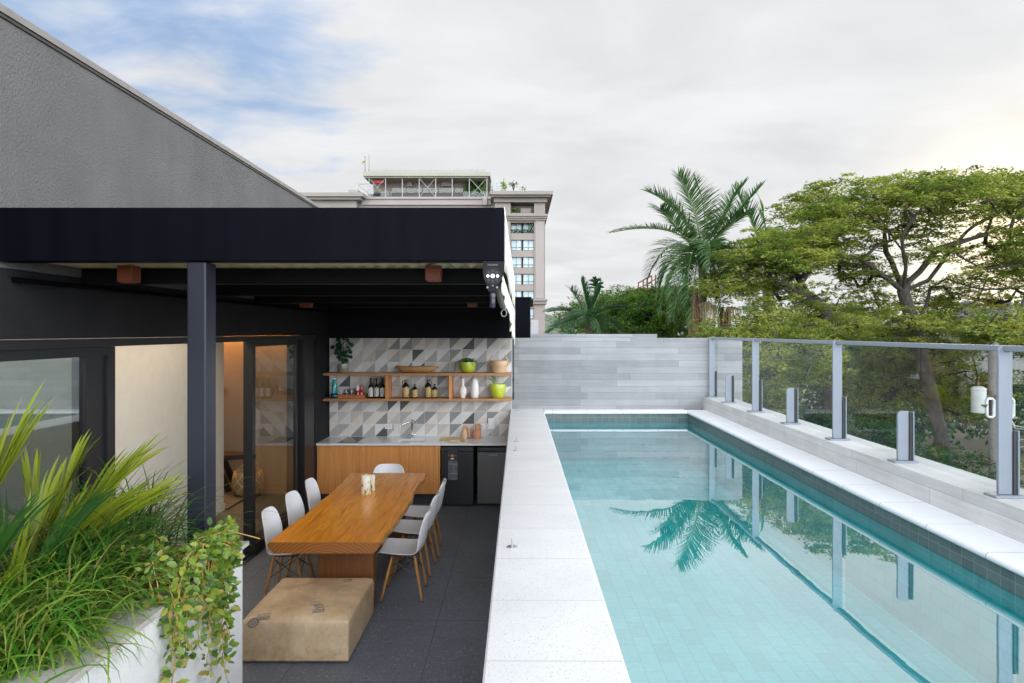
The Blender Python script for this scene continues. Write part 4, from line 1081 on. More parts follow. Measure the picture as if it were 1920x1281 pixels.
# wine bottles
m_wine = plain('dark_bottle_glass', (0.008, 0.011, 0.007), 0.08, coat=0.6, var=0.1)
m_foil = plain('black_foil', (0.012, 0.012, 0.016), 0.35)
t = NT('printed_paper'); s = t.n.new('ShaderNodeSeparateXYZ'); t.l.new(t.co(), s.inputs[0])
lines = t.math('GREATER_THAN', t.math('FRACT', t.math('MULTIPLY', s.outputs[2], 48.0)), 0.72)
nz_ = t.math('GREATER_THAN', t.noise(t.co((110, 110, 40)), 1, 2), 0.54)
m_label = t.pbr(t.mix(t.math('MULTIPLY', lines, nz_), (0.62, 0.61, 0.55), (0.12, 0.12, 0.11)), 0.7)
t = NT('gold_label'); nz_ = t.math('GREATER_THAN', t.noise(t.co((38, 38, 34)), 1, 2), 0.60)
m_gold = t.pbr(t.mix(nz_, (0.50, 0.34, 0.13), (0.02, 0.018, 0.012)), 0.5)
def wine(px, dy, lab):
    x = kx(px) * (KY + dy) / KY; y = KY + dy
    b = thing('wine_bottle', lab, 'wine bottle', (x, y, LZ), 'wine bottles on the lower shelf')
    MB().lathe(bottle_prof(0.037, 0.30, 0.0135, 0.09, 0.05), (x, y, LZ), 22).build('body', m_wine, b, auto=50)
    MB().lathe([(0.0145, 0.0), (0.0150, 0.05), (0.0165, 0.052), (0.0165, 0.066), (0.0, 0.067)], (x, y, LZ + 0.236), 16).build('foil', m_foil, b, auto=50)
    MB().lathe([(0.0375, 0.0), (0.0378, 0.001), (0.0378, 0.124), (0.0375, 0.125)], (x, y, LZ + 0.025), 22).build('paper_label', m_label, b, auto=50)
wine(695, -0.03, 'dark wine bottle with cream label, first beside the tray')
wine(706, -0.03, 'dark wine bottle with cream label, middle of the front three')
wine(717, -0.03, 'dark wine bottle with cream label, touching the shelf divider')
m_clearb = glass('pale_bottle_glass', (0.72, 0.75, 0.68), 1.6, 0.02)
for px, lab in ((701.5, 'clear bottle behind the wine bottles, left one of two'), (712, 'clear bottle behind the wine bottles, right one of two')):
    y = KY + 0.09; x = ax(px, y)
    b = thing('clear_bottle', lab, 'bottle', (x, y, LZ), 'clear bottles behind the wine')
    MB().lathe(bottle_prof(0.036, 0.32, 0.0125, 0.10, 0.05), (x, y, LZ), 20).build('body', m_clearb, b, auto=50)
    MB().lathe([(0.0135, 0.0), (0.0135, 0.04), (0.0, 0.041)], (x, y, LZ + 0.288), 14).build('cap', plain('champagne_foil', (0.5, 0.46, 0.38), 0.35, metal=0.4), b, auto=50)
# growlers
def growler(px, big, lab, hs):
    x = kx(px); h = 0.272 if big else 0.208
    b = thing('growler_bottle', lab, 'bottle', (x, KY - 0.02, LZ), 'dark growler bottles on the lower shelf')
    r = 0.054 if big else 0.044
    MB().lathe([(r * 0.9, 0), (r, 0.008), (r, h * 0.60), (r * 0.9, h * 0.68), (r * 0.42, h * 0.82), (r * 0.33, h * 0.86), (r * 0.33, h * 0.93), (r * 0.40, h * 0.935), (r * 0.40, h), (0.0, h)], (x, KY - 0.02, LZ), 24).build('body', m_wine, b, auto=50)
    MB().lathe([(r + 0.0004, 0.0), (r + 0.0008, 0.001), (r + 0.0008, h * 0.52), (r + 0.0004, h * 0.525)], (x, KY - 0.02, LZ + 0.014), 24).build('gold_label', m_gold, b, auto=50)
    if big:
        MB().tube([(x + hs * 0.018, KY - 0.02, LZ + h * 0.92), (x + hs * 0.040, KY - 0.02, LZ + h * 0.93), (x + hs * 0.050, KY - 0.02, LZ + h * 0.86), (x + hs * 0.046, KY - 0.02, LZ + h * 0.76), (x + hs * 0.038, KY - 0.02, LZ + h * 0.71)], 0.0065, 8).build('handle', m_wine, b, smooth=True)
growler(761, True, 'tall dark growler with ring handle, left of the two in the centre bay', -1)
growler(778, False, 'short dark growler with gold label standing apart in the centre bay', 1)
growler(803, True, 'tall dark growler with ring handle behind a short one', 1)
growler(815, False, 'short dark growler touching the tall one beside it', 1)
# white vases
m_wv = plain('matt_white_ceramic', (0.74, 0.72, 0.69), 0.6, var=0.03)
for px, prof_, lab in ((868, [(0.030, 0), (0.034, 0.006), (0.036, 0.02), (0.054, 0.06), (0.059, 0.10), (0.052, 0.14), (0.030, 0.172), (0.021, 0.19), (0.019, 0.27), (0.024, 0.296), (0.020, 0.296), (0.0, 0.2)], 'white vase with round belly and long thin neck on the lower shelf'),
                       (890, [(0.040, 0), (0.052, 0.008), (0.064, 0.07), (0.066, 0.12), (0.058, 0.20), (0.042, 0.27), (0.028, 0.300), (0.022, 0.302), (0.0, 0.25)], 'tall egg shaped white vase on the lower shelf')):
    xx = kx(px); v_ = thing('white_vase', lab, 'vase', (xx, KY - 0.02, LZ), 'white vases on the lower shelf')
    MB().lathe(prof_, (xx, KY - 0.02, LZ), 28).build('body', m_wv, v_, smooth=True)
    em = MB()
    for dx, dz_ in ((0.0, 0.12), (0.02, 0.19)):
        em.lathe([(0.0, 0), (0.0035, 0.002), (0.0, 0.006)], (xx + dx, KY - 0.02 - (0.058 if dz_ < 0.15 else 0.056), LZ + dz_), 8)
    em.build('dot', m_slot, v_)

# ------------------------------------------------------------------ dining table
m_table = wood('polished_slab_wood', (0.36, 0.11, 0.008), (0.54, 0.175, 0.011), (0.80, 0.33, 0.026), 1, 0.30, coat=0.22, rings=1.0, fleck=0.05)
m_ped = wood('pedestal_wood', (0.10, 0.032, 0.008), (0.17, 0.060, 0.014), (0.20, 0.075, 0.019), 2, 0.45)
m_live = plain('live_edge_bark', (0.36, 0.17, 0.05), 0.75, var=0.4, scale=22, bump=0.9, bscale=40, bdist=0.02)
tab = thing('dining_table', 'long live edge wooden slab table on the terrace', 'table', (-1.6, 6.8, 0))
Y0, Y1, ZT = 5.46, 8.14, 0.76
NS = 70
def wob(y, s): return 0.030 * mnoise.noise(Vector((y * 1.3, s * 9.1, 0))) + 0.016 * mnoise.noise(Vector((y * 4.5, s * 3.3, 2))) + (0.010 * mnoise.noise(Vector((y * 14, s, 5))) if s > 0 else 0.004 * mnoise.noise(Vector((y * 14, s, 5))))
secs = []
for i in range(NS + 1):
    y = Y0 + (Y1 - Y0) * i / NS; f = i / NS
    xl = -2.055 + 0.03 * math.sin(f * 3.1) + wob(y, -1.0)
    xr = -1.150 + 0.035 * math.sin(f * 3.1) + wob(y, 1.0)
    jl = [0.012 * mnoise.noise(Vector((y * 7, 3 + k, 1))) for k in range(3)]
    jr = [0.022 * mnoise.noise(Vector((y * 11, 13 + k, 4))) for k in range(3)]
    secs.append([(xl, ZT), (xl - 0.012 + jl[0], ZT - 0.025), (xl + 0.004 + jl[1], ZT - 0.06), (xl + 0.04, ZT - 0.092),
                 (xr - 0.05, ZT - 0.092), (xr - 0.014 + jr[0], ZT - 0.062), (xr + 0.006 + jr[1], ZT - 0.03), (xr, ZT)])
tb_ = MB(); n8 = 8
tb_.add([(x, Y0 + (Y1 - Y0) * i / NS, z) for i, sc_ in enumerate(secs) for x, z in sc_],
        [(i * n8 + k, i * n8 + (k + 1) % n8, (i + 1) * n8 + (k + 1) % n8, (i + 1) * n8 + k) for i in range(NS) for k in range(n8)] + [tuple(range(n8)), tuple(NS * n8 + k for k in range(n8))])
top_o = tb_.build('tabletop', m_table, tab, auto=50)
top_o.data.materials.append(m_live)
t = NT('end_grain'); s = t.n.new('ShaderNodeSeparateXYZ'); t.l.new(t.co(), s.inputs[0])
rx = t.math('MULTIPLY', t.math('ADD', s.outputs[0], -0.03), 0.75); rz_ = t.math('ADD', s.outputs[2], -0.50)
rr_ = t.math('SQRT', t.math('ADD', t.math('MULTIPLY', rx, rx), t.math('MULTIPLY', rz_, rz_)))
rr_ = t.math('ADD', rr_, t.math('MULTIPLY', t.noise(t.co(), 5, 3), 0.05))
band = t.math('FRACT', t.math('MULTIPLY', rr_, 42.0))
m_end = t.pbr(t.mix(t.ramp(band, [(0.0, 0.0), (0.8, 1.0)]), (0.34, 0.125, 0.022), (0.20, 0.065, 0.012)), 0.45, 0, None, 0.1)
top_o.data.materials.append(m_end)
for p in top_o.data.polygons:
    if abs(p.normal.x) > 0.45 and p.center.x > 0: p.material_index = 1
    if abs(p.normal.y) > 0.8: p.material_index = 2
MB().box(-1.80, -1.30, 5.93, 6.05, 0.0, ZT - 0.094).build('pedestal', m_ped, tab, bevel=0.003)
MB().box(-1.80, -1.30, 7.52, 7.64, 0.0, ZT - 0.094).build('pedestal', m_ped, tab, bevel=0.003)
MB().box(-1.60, -1.50, 6.052, 7.518, 0.42, 0.56).build('stretcher', m_ped, tab, bevel=0.003)

# two ceramic cylinders on the table
t = NT('marbled_ceramic'); nn = t.noise(t.co((1, 1, 0.7)), 14, 3, 0.6, 1.5)
gg = t.noise(t.co(), 9, 2)
base = t.ramp(gg, [(0.4, (0.72, 0.69, 0.62)), (0.62, (0.66, 0.55, 0.30))])
m_marb = t.pbr(t.mix(t.ramp(nn, [(0.36, 1.0), (0.44, 0.0)]), base, (0.06, 0.055, 0.06)), 0.5)
for (px, py, wpx, hpx, lab) in ((686.5, 930, 17.5, 37, 'taller marbled ceramic cup on the table'), (698, 923, 11, 30, 'smaller marbled ceramic cup half behind the other')):
    Y = 1.74 * F / (py - 3 - VY); x = ax(px, Y); r = wpx / 2 * Y / F; h = hpx * Y / F * 0.97
    cp = thing('ceramic_cup', lab, 'cup', (x, Y, ZT), 'ceramic cups on the dining table')
    MB().lathe([(r * 0.95, 0.0), (r, 0.005), (r, h - 0.003), (r * 0.97, h), (r * 0.86, h), (r * 0.86, h * 0.6), (0.0, h * 0.58)], (x, Y, ZT + 0.0005), 26).build('body', m_marb, cp, auto=50)
    MB().lathe([(0.0, 0.0), (r * 0.83, 0.0), (0.0, 0.004)], (x, Y, ZT + h * 0.80), 18).build('wax', plain('candle_wax', (0.7, 0.62, 0.42), 0.6), cp)

# ------------------------------------------------------------------ chairs
m_shell = plain('white_shell_plastic', (0.76, 0.77, 0.79), 0.32, var=0.015)
m_leg = wood('maple_leg', (0.24, 0.10, 0.022), (0.40, 0.19, 0.05), (0.46, 0.23, 0.07), 2, 0.45)
m_wire = plain('black_wire', (0.012, 0.012, 0.013), 0.4)
def chair_proto():
    c = thing('dining_chair', 'x', 'chair', (0, 0, 0), 'white shell chairs around the table')
    # side profile: x forward, z up; half width; edge lift; edge forward wrap
    prof_ = [(0.225, 0.418, 0.150), (0.232, 0.434, 0.185), (0.205, 0.446, 0.212), (0.13, 0.438, 0.228), (0.04, 0.426, 0.235), (-0.06, 0.420, 0.236), (-0.125, 0.428, 0.234),
             (-0.170, 0.455, 0.231), (-0.196, 0.500, 0.228), (-0.212, 0.560, 0.224), (-0.224, 0.630, 0.217), (-0.236, 0.700, 0.205), (-0.247, 0.755, 0.187), (-0.254, 0.790, 0.158), (-0.258, 0.808, 0.118)]
    rows = []
    for i, (px_, pz, hw) in enumerate(prof_):
        f = i / (len(prof_) - 1)
        seat = max(0.0, 1 - abs(f - 0.32) / 0.34)
        back = max(0.0, min(1.0, (f - 0.42) / 0.2)) * (1 - 0.45 * max(0, f - 0.75) / 0.25)
        row = []
        for k in range(13):
            v = -1 + 2 * k / 12
            e = abs(v) ** 2.4
            row.append((px_ + 0.060 * back * e + 0.02 * seat * e * 0, v * hw, pz + 0.034 * seat * e + (0.012 * e if i < 3 else 0)))
        rows.append(row)
    MB().grid(rows).build('seat_shell', m_shell, c, smooth=True, solid=0.009, sub=1)
    mounts = {}
    for sx in (1, -1):
        for sy in (1, -1):
            a = Vector((0.105 * sx - 0.01, 0.135 * sy, 0.405)); b = Vector((0.19 * sx, 0.185 * sy, 0.0))
            mounts[(sx, sy)] = (a, b)
            lg_ = MB().tube([b, b.lerp(a, 0.12), b.lerp(a, 0.6), b.lerp(a, 0.9), a], [0.0095, 0.011, 0.0145, 0.0145, 0.012], 10).build('leg', m_leg, c, smooth=True)
            MB().tube([b + Vector((0, 0, 0.0)), b + Vector((0, 0, 0.006))], 0.0102, 10).build('glide', m_wire, lg_)
    wr_ = MB()
    pt = lambda k, u: mounts[k][1].lerp(mounts[k][0], u)
    for sx in (1, -1):
        wr_.tube([pt((sx, 1), 0.52), pt((sx, -1), 0.95)], 0.0038, 6); wr_.tube([pt((sx, -1), 0.52), pt((sx, 1), 0.95)], 0.0038, 6)
    for sy in (1, -1):
        wr_.tube([pt((1, sy), 0.52), pt((-1, sy), 0.95)], 0.0038, 6); wr_.tube([pt((-1, sy), 0.52), pt((1, sy), 0.95)], 0.0038, 6)
    ring_ = [mounts[k][0] for k in ((1, 1), (1, -1), (-1, -1), (-1, 1))]
    wr_.tube(ring_, 0.005, 6, closed=True)
    wr_.build('wire_brace', m_wire, c)
    return c
proto = chair_proto()
spots = [(-2.165, 6.30, 0.02, 'white shell chair on the house side of the table, nearest the planter'), (-2.165, 6.93, -0.03, 'white shell chair in the middle of the house side of the table'),
         (-2.165, 7.56, 0.03, 'white shell chair on the house side of the table, closest to the kitchen'),
         (-1.085, 6.30, math.pi + 0.02, 'white shell chair on the pool side of the table, next to the leather ottoman'), (-1.085, 6.94, math.pi - 0.02, 'white shell chair in the middle of the pool side of the table'),
         (-1.080, 7.53, math.pi + 0.03, 'white shell chair on the pool side of the table, closest to the beer cooler'),
         (-1.645, 8.22, -math.pi / 2 + 0.02, 'white shell chair alone at the far head of the table')]
for i, (x, y, rz, lab) in enumerate(spots):
    c = proto if i == 0 else copy_tree(proto)
    c.location = (x, y, 0.001); c.rotation_euler = (0, 0, rz); c['label'] = lab

# ------------------------------------------------------------------ leather ottoman
t = NT('worn_leather')
big = t.noise(t.co(), 3.2, 6, 0.62, 0.4); fine = t.noise(t.co(), 28, 6, 0.7)
c = t.ramp(big, [(0.28, (0.42, 0.275, 0.15)), (0.5, (0.60, 0.43, 0.26)), (0.72, (0.72, 0.55, 0.36))])
c = t.mix(0.35, c, t.ramp(fine, [(0.3, 0.55), (0.65, 1.0)]), 'MULTIPLY')
sc1 = t.noise(t.co((1, 1, 1), loc=(2, 5, 1)), 5.5, 2, 0.5, 2.0)
scar = t.ramp(t.math('ABSOLUTE', t.math('SUBTRACT', sc1, 0.52)), [(0.0, 0.5), (0.006, 0.0)])
c = t.mix(scar, c, (0.12, 0.07, 0.035))
m_leather = t.pbr(c, 0.55, 0, t.bump(t.noise(t.co(), 120, 3), 0.15, 0.002))
OX0, OX1, OY0, OY1, OZ = -2.10, -1.278, 4.976, 5.86, 0.345
ot = thing('leather_ottoman', 'large square tan leather ottoman with stitched patches in front of the table', 'ottoman', ((OX0 + OX1) / 2, 5.42, 0))
bm = bmesh.new(); bmesh.ops.create_grid(bm, x_segments=24, y_segments=24, size=0.5)
me_v = [v.co.copy() for v in bm.verts]; bm.free()
cb_ = MB().box(OX0, OX1, OY0, OY1, 0.012, OZ)
cush = cb_.build('cover', m_leather, ot)
bm = bmesh.new(); bm.from_mesh(cush.data)
bmesh.ops.subdivide_edges(bm, edges=bm.edges, cuts=14, use_grid_fill=True)
hx, hy = (OX1 - OX0) / 2, (OY1 - OY0) / 2
for v in bm.verts:
    p = v.co
    fx_, fy_, fz_ = p.x / hx, (p.y) / hy, p.z / OZ
    if p.z > 0.02:
        p.z += 0.010 * (1 - fx_ ** 2) * (1 - fy_ ** 2) * fz_ - 0.022 * (max(abs(fx_), abs(fy_)) ** 10) * (fz_ ** 6)
        p.x += 0.008 * mnoise.noise(Vector((p.y * 3, p.z * 5, 1))) - 0.012 * math.copysign(fx_ ** 8 * fz_ ** 10, fx_)
        p.y += 0.008 * mnoise.noise(Vector((p.x * 3, p.z * 5, 7))) - 0.012 * math.copysign(fy_ ** 8 * fz_ ** 10, fy_)
bm.to_mesh(cush.data); bm.free()
cush.data.polygons.foreach_set('use_smooth', [True] * len(cush.data.polygons)); cush.data.set_sharp_from_angle(angle=R(50))
bmod = cush.modifiers.new('bevel', 'BEVEL'); bmod.width = 0.02; bmod.segments = 4; bmod.limit_method = 'ANGLE'; bmod.angle_limit = R(45)
MB().box(OX0 + 0.03, OX1 - 0.03, OY0 + 0.03, OY1 - 0.03, 0.0, 0.014).build('plinth', m_gap, ot)
t = NT('stitched_patch'); vv_ = t.n.new('ShaderNodeTexVoronoi'); vv_.feature = 'DISTANCE_TO_EDGE'; t.l.new(t.co(), vv_.inputs['Vector']); vv_.inputs['Scale'].default_value = 70
m_patch = t.pbr(t.mix(t.ramp(vv_.outputs['Distance'], [(0.03, 1.0), (0.12, 0.0)]), (0.46, 0.37, 0.28), (0.22, 0.18, 0.145)), 0.6)
m_stitch = plain('patch_stitching', (0.05, 0.04, 0.035), 0.7)
def patch(px, py, wd, hd, rot, round_=False, front=False):
    if front:
        Y = OY0 - 0.006; x = ax(px, Y); z = az(py, Y); o3 = Vector((x, Y, z)); e1 = Vector((math.cos(rot), 0, math.sin(rot))); e2 = Vector((-math.sin(rot), 0, math.cos(rot))); nn_ = Vector((0, -1, 0))
    else:
        zt_ = OZ + 0.0065; Y = (EYE - zt_) * F / (py - VY); o3 = Vector((ax(px, Y), Y, zt_)); e1 = Vector((math.cos(rot), math.sin(rot), 0)); e2 = Vector((-math.sin(rot), math.cos(rot), 0)); nn_ = Vector((0, 0, 1))
    n = 18 if round_ else 4
    if round_: loop = [o3 + e1 * wd / 2 * math.cos(a) + e2 * hd / 2 * math.sin(a) for a in np.linspace(0, 2 * math.pi, n + 1)[:-1]]
    else: loop = [o3 + e1 * a * wd / 2 + e2 * b * hd / 2 for a, b in ((-1, -1), (1, -1), (1, 1), (-1, 1))]
    q = MB(); k = len(loop)
    q.add([p - nn_ * 0.008 for p in loop] + [p + nn_ * 0.0008 for p in loop], [tuple(range(k, 2 * k))] + [(i, (i + 1) % k, k + (i + 1) % k, k + i) for i in range(k)])
    o = q.build('patch', m_patch, ot)
    MB().tube([p + nn_ * 0.001 for p in loop], 0.0014, 5, closed=True).build('stitching', m_stitch, o)
patch(652, 1088.5, 0.062, 0.050, 0.05)
patch(591, 1132, 0.075, 0.055, 0.25); patch(598, 1137, 0.06, 0.060, 0.5); patch(597, 1145.5, 0.085, 0.045, 0.2)
patch(495, 1154.5, 0.085, 0.060, 0.35)
patch(475, 1168, 0.085, 0.062, 0.5, True, True)
# ------------------------------------------------------------------ planter
m_roughw = plain('white_textured_render', (0.66, 0.66, 0.65), 0.85, var=0.04, bump=0.9, bscale=85, bdist=0.006)
m_slab = speckled('planter_slab', (0.40, 0.38, 0.345), [(0.29, 0.27, 0.24), (0.47, 0.45, 0.42)], 0.2, 60, 0.6, var=0.13, big=4.0)
PLZ, PFX, PEY = 1.235, -1.655, 4.00
plt = thing('planter_box', 'long white textured planter with a pale stone rim', 'planter', (-2.1, 2.5, 0))
MB().box(PFX - 0.16, PFX, 0.3, PEY - 0.03, 0.0, PLZ - 0.026).box(-2.55, PFX - 0.161, PEY - 0.19, PEY - 0.03, 0.0, PLZ - 0.026).box(-2.55, -2.44, 0.3, PEY - 0.191, 0.0, PLZ - 0.026).build('wall', m_roughw, plt, bevel=0.004)
rim = MB()
rim.box(PFX - 0.24, PFX + 0.028, 0.3, PEY, PLZ - 0.025, PLZ); rim.box(-2.55, PFX - 0.2405, PEY - 0.26, PEY, PLZ - 0.025, PLZ)
rim.build('stone_rim', m_slab, plt, bevel=0.003)
MB().box(-2.44, PFX - 0.161, 0.3, PEY - 0.191, 0.6, PLZ - 0.07).build('soil', m_soil, plt)

def strips(base, azm, L, el, bend, wid, segs=6, shape=0, fold=None):
    """Vectorised curved strap leaves. base (N,3)."""
    N = len(base); base = np.asarray(base, float)
    p = base.copy(); e = np.array(el, float); h = np.stack([np.cos(azm), np.sin(azm), 0 * azm], 1); sd_ = np.stack([-np.sin(azm), np.cos(azm), 0 * azm], 1)
    if fold is not None:
        sd_ = sd_ * np.cos(fold)[:, None] + np.array([0, 0, 1.0])[None] * np.sin(fold)[:, None]
    vs = []
    for i in range(segs + 1):
        u = i / segs
        w = wid * ((0.55 + 0.45 * min(1, u * 4)) * (1 - u ** 2.6) + 0.02) if shape == 0 else wid * (math.sin(math.pi * min(1, u * 0.94 + 0.06)) ** 0.7 + 0.02)
        vs.append(p - sd_ * (w / 2)[:, None]); vs.append(p + sd_ * (w / 2)[:, None])
        st_ = L / segs
        p = p + (h * np.cos(e)[:, None] + np.array([0, 0, 1.0])[None] * np.sin(e)[:, None]) * st_[:, None]
        e = np.maximum(e - bend / segs * (0.4 + 1.2 * u), -1.5)
    V_ = np.stack(vs, 1)                                   # N, 2(segs+1), 3
    k = 2 * (segs + 1)
    idx = np.arange(N)[:, None, None] * k + np.array([[2 * i, 2 * i + 1, 2 * i + 3, 2 * i + 2] for i in range(segs)])[None]
    return V_.reshape(-1, 3), idx.reshape(-1, 4)

m_grass_d = leaf('dark_strap_leaf', [(0.018, 0.070, 0.014), (0.034, 0.12, 0.018), (0.06, 0.18, 0.022), (0.10, 0.23, 0.03), (0.28, 0.22, 0.09)], 0.35, 0.38, 0.5)
m_grass_l = leaf('bright_strap_leaf', [(0.045, 0.15, 0.018), (0.075, 0.22, 0.022), (0.12, 0.28, 0.028), (0.19, 0.33, 0.04), (0.24, 0.32, 0.05), (0.36, 0.27, 0.11)], 0.4, 0.4, 0.45)
m_frond_y = leaf('yellow_green_blade', [(0.17, 0.24, 0.018), (0.27, 0.34, 0.025), (0.36, 0.39, 0.03), (0.15, 0.23, 0.022), (0.42, 0.38, 0.06)], 0.45, 0.4, 0.45)
m_frond_d = leaf('deep_green_blade', [(0.02, 0.075, 0.016), (0.035, 0.11, 0.02), (0.06, 0.15, 0.025)], 0.35, 0.4, 0.45)
m_petiole = plain('yellow_petiole', (0.42, 0.32, 0.03), 0.5, var=0.2)

def grass_clump(label, c, n, L, el, wid, m, spread=(0.12, 0.12), azr=(0, 2 * math.pi), bend=(1.2, 2.6), seed=1, name='grass_clump'):
    r = np.random.default_rng(seed)
    KS = 0.86; c = (c[0] - 0.06, c[1], c[2]); L = (L[0] * KS, L[1] * KS); spread = (spread[0] * KS, spread[1] * KS)
    base = np.array(c)[None] + np.stack([r.normal(0, spread[0], n), r.normal(0, spread[1], n), r.uniform(-0.03, 0.0, n)], 1)
    azm = r.uniform(*azr, n)
    V_, Q_ = strips(base, azm, r.uniform(L[0], L[1], n), r.uniform(el[0], el[1], n), r.uniform(*bend, n), r.uniform(wid[0], wid[1], n), 7, 0, r.uniform(-0.35, 0.35, n))
    o = raw_mesh(name, V_, Q_, m, None, c, smooth=True)
    return tag(o, label, 'plant', 'strap leaved clumps in the planter')
SZ = PLZ - 0.05
grass_clump('dark green strap leaved clump at the back of the planter beside the black post', (-2.133, 3.600, SZ), 560, (0.50, 1.0), (0.75, 1.5), (0.007, 0.013), m_grass_d, (0.13, 0.12), bend=(1.2, 2.6), seed=3)
grass_clump('dark green strap leaved clump in the middle of the planter between the yellow fronds', (-2.116, 3.156, SZ), 620, (0.48, 0.92), (0.75, 1.5), (0.008, 0.014), m_grass_d, (0.15, 0.16), bend=(1.2, 2.6), seed=4)
grass_clump('bright green strap leaved clump arching over the rim, just left of the trailing plant', (-1.973, 3.040, SZ), 520, (0.40, 0.72), (0.6, 1.45), (0.009, 0.015), m_grass_l, (0.13, 0.17), bend=(1.7, 3.1), seed=5)
grass_clump('bright green strap leaved clump spilling over the rim at the bottom left corner', (-1.938, 2.622, SZ), 560, (0.38, 0.66), (0.5, 1.45), (0.010, 0.016), m_grass_l, (0.12, 0.18), bend=(1.9, 3.2), seed=6)
grass_clump('bright green strap leaved clump at the left edge below the tall yellow blades', (-2.178, 2.622, SZ), 420, (0.40, 0.70), (0.8, 1.5), (0.009, 0.015), m_grass_l, (0.15, 0.2), bend=(1.5, 2.8), seed=7)

def young_palm(label, c, fronds, seed):
    """Young palm: each frond a yellow petiole with long pleated leaflets."""
    r = np.random.default_rng(seed)
    root = thing('young_palm', label, 'palm', c, 'yellow green young palms in the planter')
    for (azd, L, el, bend, nl, leafL, wid, m) in fronds:
        L *= 0.9; leafL *= 0.9; a = R(azd); p = np.array(c, float); e = el; pts = [p.copy()]; K_ = 14
        for k in range(K_):
            p = p + np.array([math.cos(a) * math.cos(e), math.sin(a) * math.cos(e), math.sin(e)]) * L / K_; e -= bend / K_; pts.append(p.copy())
        MB().tube(pts, list(np.linspace(0.007, 0.002, len(pts))), 6).build('petiole', m_petiole, root, smooth=True)
        nl = int(nl * 1.9); wid = wid * 0.66; leafL = leafL * 1.12; bs, azl, els, Ls, Ws = [], [], [], [], []
        for k in range(nl):
            u = 0.35 + 0.65 * k / (nl - 1); q = u * K_; i = min(K_ - 1, int(q)); b = pts[i] + (pts[i + 1] - pts[i]) * (q - i)
            ecur = el - bend * u
            for s_ in (-1, 1):
                bs.append(b); azl.append(a + s_ * (0.55 - 0.38 * u) + r.normal(0, 0.05)); els.append(ecur + 0.22 * (1 - u) + r.normal(0, 0.06))
                Ls.append(leafL * (0.75 + 0.35 * math.sin(math.pi * (0.25 + 0.6 * u))) * r.uniform(0.9, 1.1)); Ws.append(wid * r.uniform(0.8, 1.15))
        bs = np.array(bs); n = len(bs)
        V_, Q_ = strips(bs, np.array(azl), np.array(Ls), np.array(els), r.uniform(0.2, 0.75, n), np.array(Ws), 6, 1, r.uniform(0.5, 1.0, n) * np.where(np.arange(n) % 2, 1, -1))
        raw_mesh('frond', V_, Q_, m, root, smooth=True)
    return root
Yl, Dg = m_frond_y, m_frond_d
young_palm('tall yellow green palm shoot rising at the left edge of the planter', (-2.329, 2.711, SZ),
           [(120, 0.78, 1.45, 0.15, 8, 0.56, 0.035, Yl), (60, 0.70, 1.42, 0.2, 8, 0.54, 0.034, Yl), (-30, 0.72, 1.48, 0.1, 8, 0.52, 0.034, Yl), (200, 0.60, 1.36, 0.3, 7, 0.48, 0.034, Yl), (20, 0.40, 1.3, 0.3, 4, 0.40, 0.032, Dg)], 21)
young_palm('yellow green palm with fronds leaning right across the pale doorway', (-2.352, 3.218, SZ),
           [(38, 0.66, 1.18, 0.35, 9, 0.40, 0.030, Yl), (20, 0.56, 1.02, 0.45, 9, 0.42, 0.028, Yl), (70, 0.60, 1.35, 0.15, 7, 0.36, 0.030, Yl), (-5, 0.5, 1.25, 0.6, 5, 0.40, 0.030, Yl), (130, 0.52, 1.4, 0.2, 6, 0.36, 0.032, Yl)], 22)
young_palm('short young palm with broad deep green blades among the grass', (-2.240, 2.933, SZ),
           [(80, 0.45, 1.35, 0.2, 6, 0.42, 0.038, Yl), (150, 0.42, 1.2, 0.4, 6, 0.40, 0.036, Dg), (20, 0.40, 1.25, 0.3, 4, 0.40, 0.036, Dg), (-60, 0.38, 1.15, 0.5, 4, 0.42, 0.036, Yl)], 23)

# trailing plant in a black pot
def leaf_cloud(name, C, D, Nn, L, Wd, m, parent=None, origin=(0, 0, 0), curl=0.0):
    """Small pointed leaves: C centre(base), D axis, Nn normal."""
    C = np.asarray(C); D = D / np.linalg.norm(D, axis=1, keepdims=True)
    Sd = np.cross(D, Nn); Sd /= np.linalg.norm(Sd, axis=1, keepdims=True) + 1e-9
    Nr = np.cross(Sd, D)
    L = L[:, None]; Wd = Wd[:, None]
    v0 = C; v1 = C + D * L * 0.35 + Sd * Wd * 0.5 + Nr * L * curl; v2 = C + D * L * 0.75 + Sd * Wd * 0.38 + Nr * L * curl; v3 = C + D * L
    v4 = C + D * L * 0.75 - Sd * Wd * 0.38 + Nr * L * curl; v5 = C + D * L * 0.35 - Sd * Wd * 0.5 + Nr * L * curl
    V_ = np.stack([v0, v1, v2, v3, v4, v5], 1).reshape(-1, 3)
    b = np.arange(len(C))[:, None, None] * 6
    Q_ = (b + np.array([[0, 1, 2, 3], [0, 3, 4, 5]])[None]).reshape(-1, 4)
    return raw_mesh(name, V_, Q_, m, parent, origin)
PX, PYY = -1.74, 3.36
hp_ = thing('trailing_plant', 'leafy trailing plant in a black pot hanging over the end of the planter', 'plant', (PX, PYY, PLZ))
MB().lathe([(0.085, 0.0), (0.115, 0.09), (0.122, 0.10), (0.122, 0.125), (0.112, 0.125), (0.105, 0.09), (0.0, 0.08)], (PX, PYY, PLZ), 24).build('pot', plain('black_pot', (0.012, 0.012, 0.012), 0.4), hp_, auto=40)
m_trail = leaf('trailing_leaf', [(0.045, 0.12, 0.02), (0.08, 0.18, 0.022), (0.15, 0.25, 0.03), (0.20, 0.29, 0.035), (0.30, 0.34, 0.045), (0.34, 0.26, 0.06)], 0.35, 0.35, 0.5)
m_vine = plain('vine_stem', (0.34, 0.24, 0.06), 0.6, var=0.3)
r = np.random.default_rng(31)
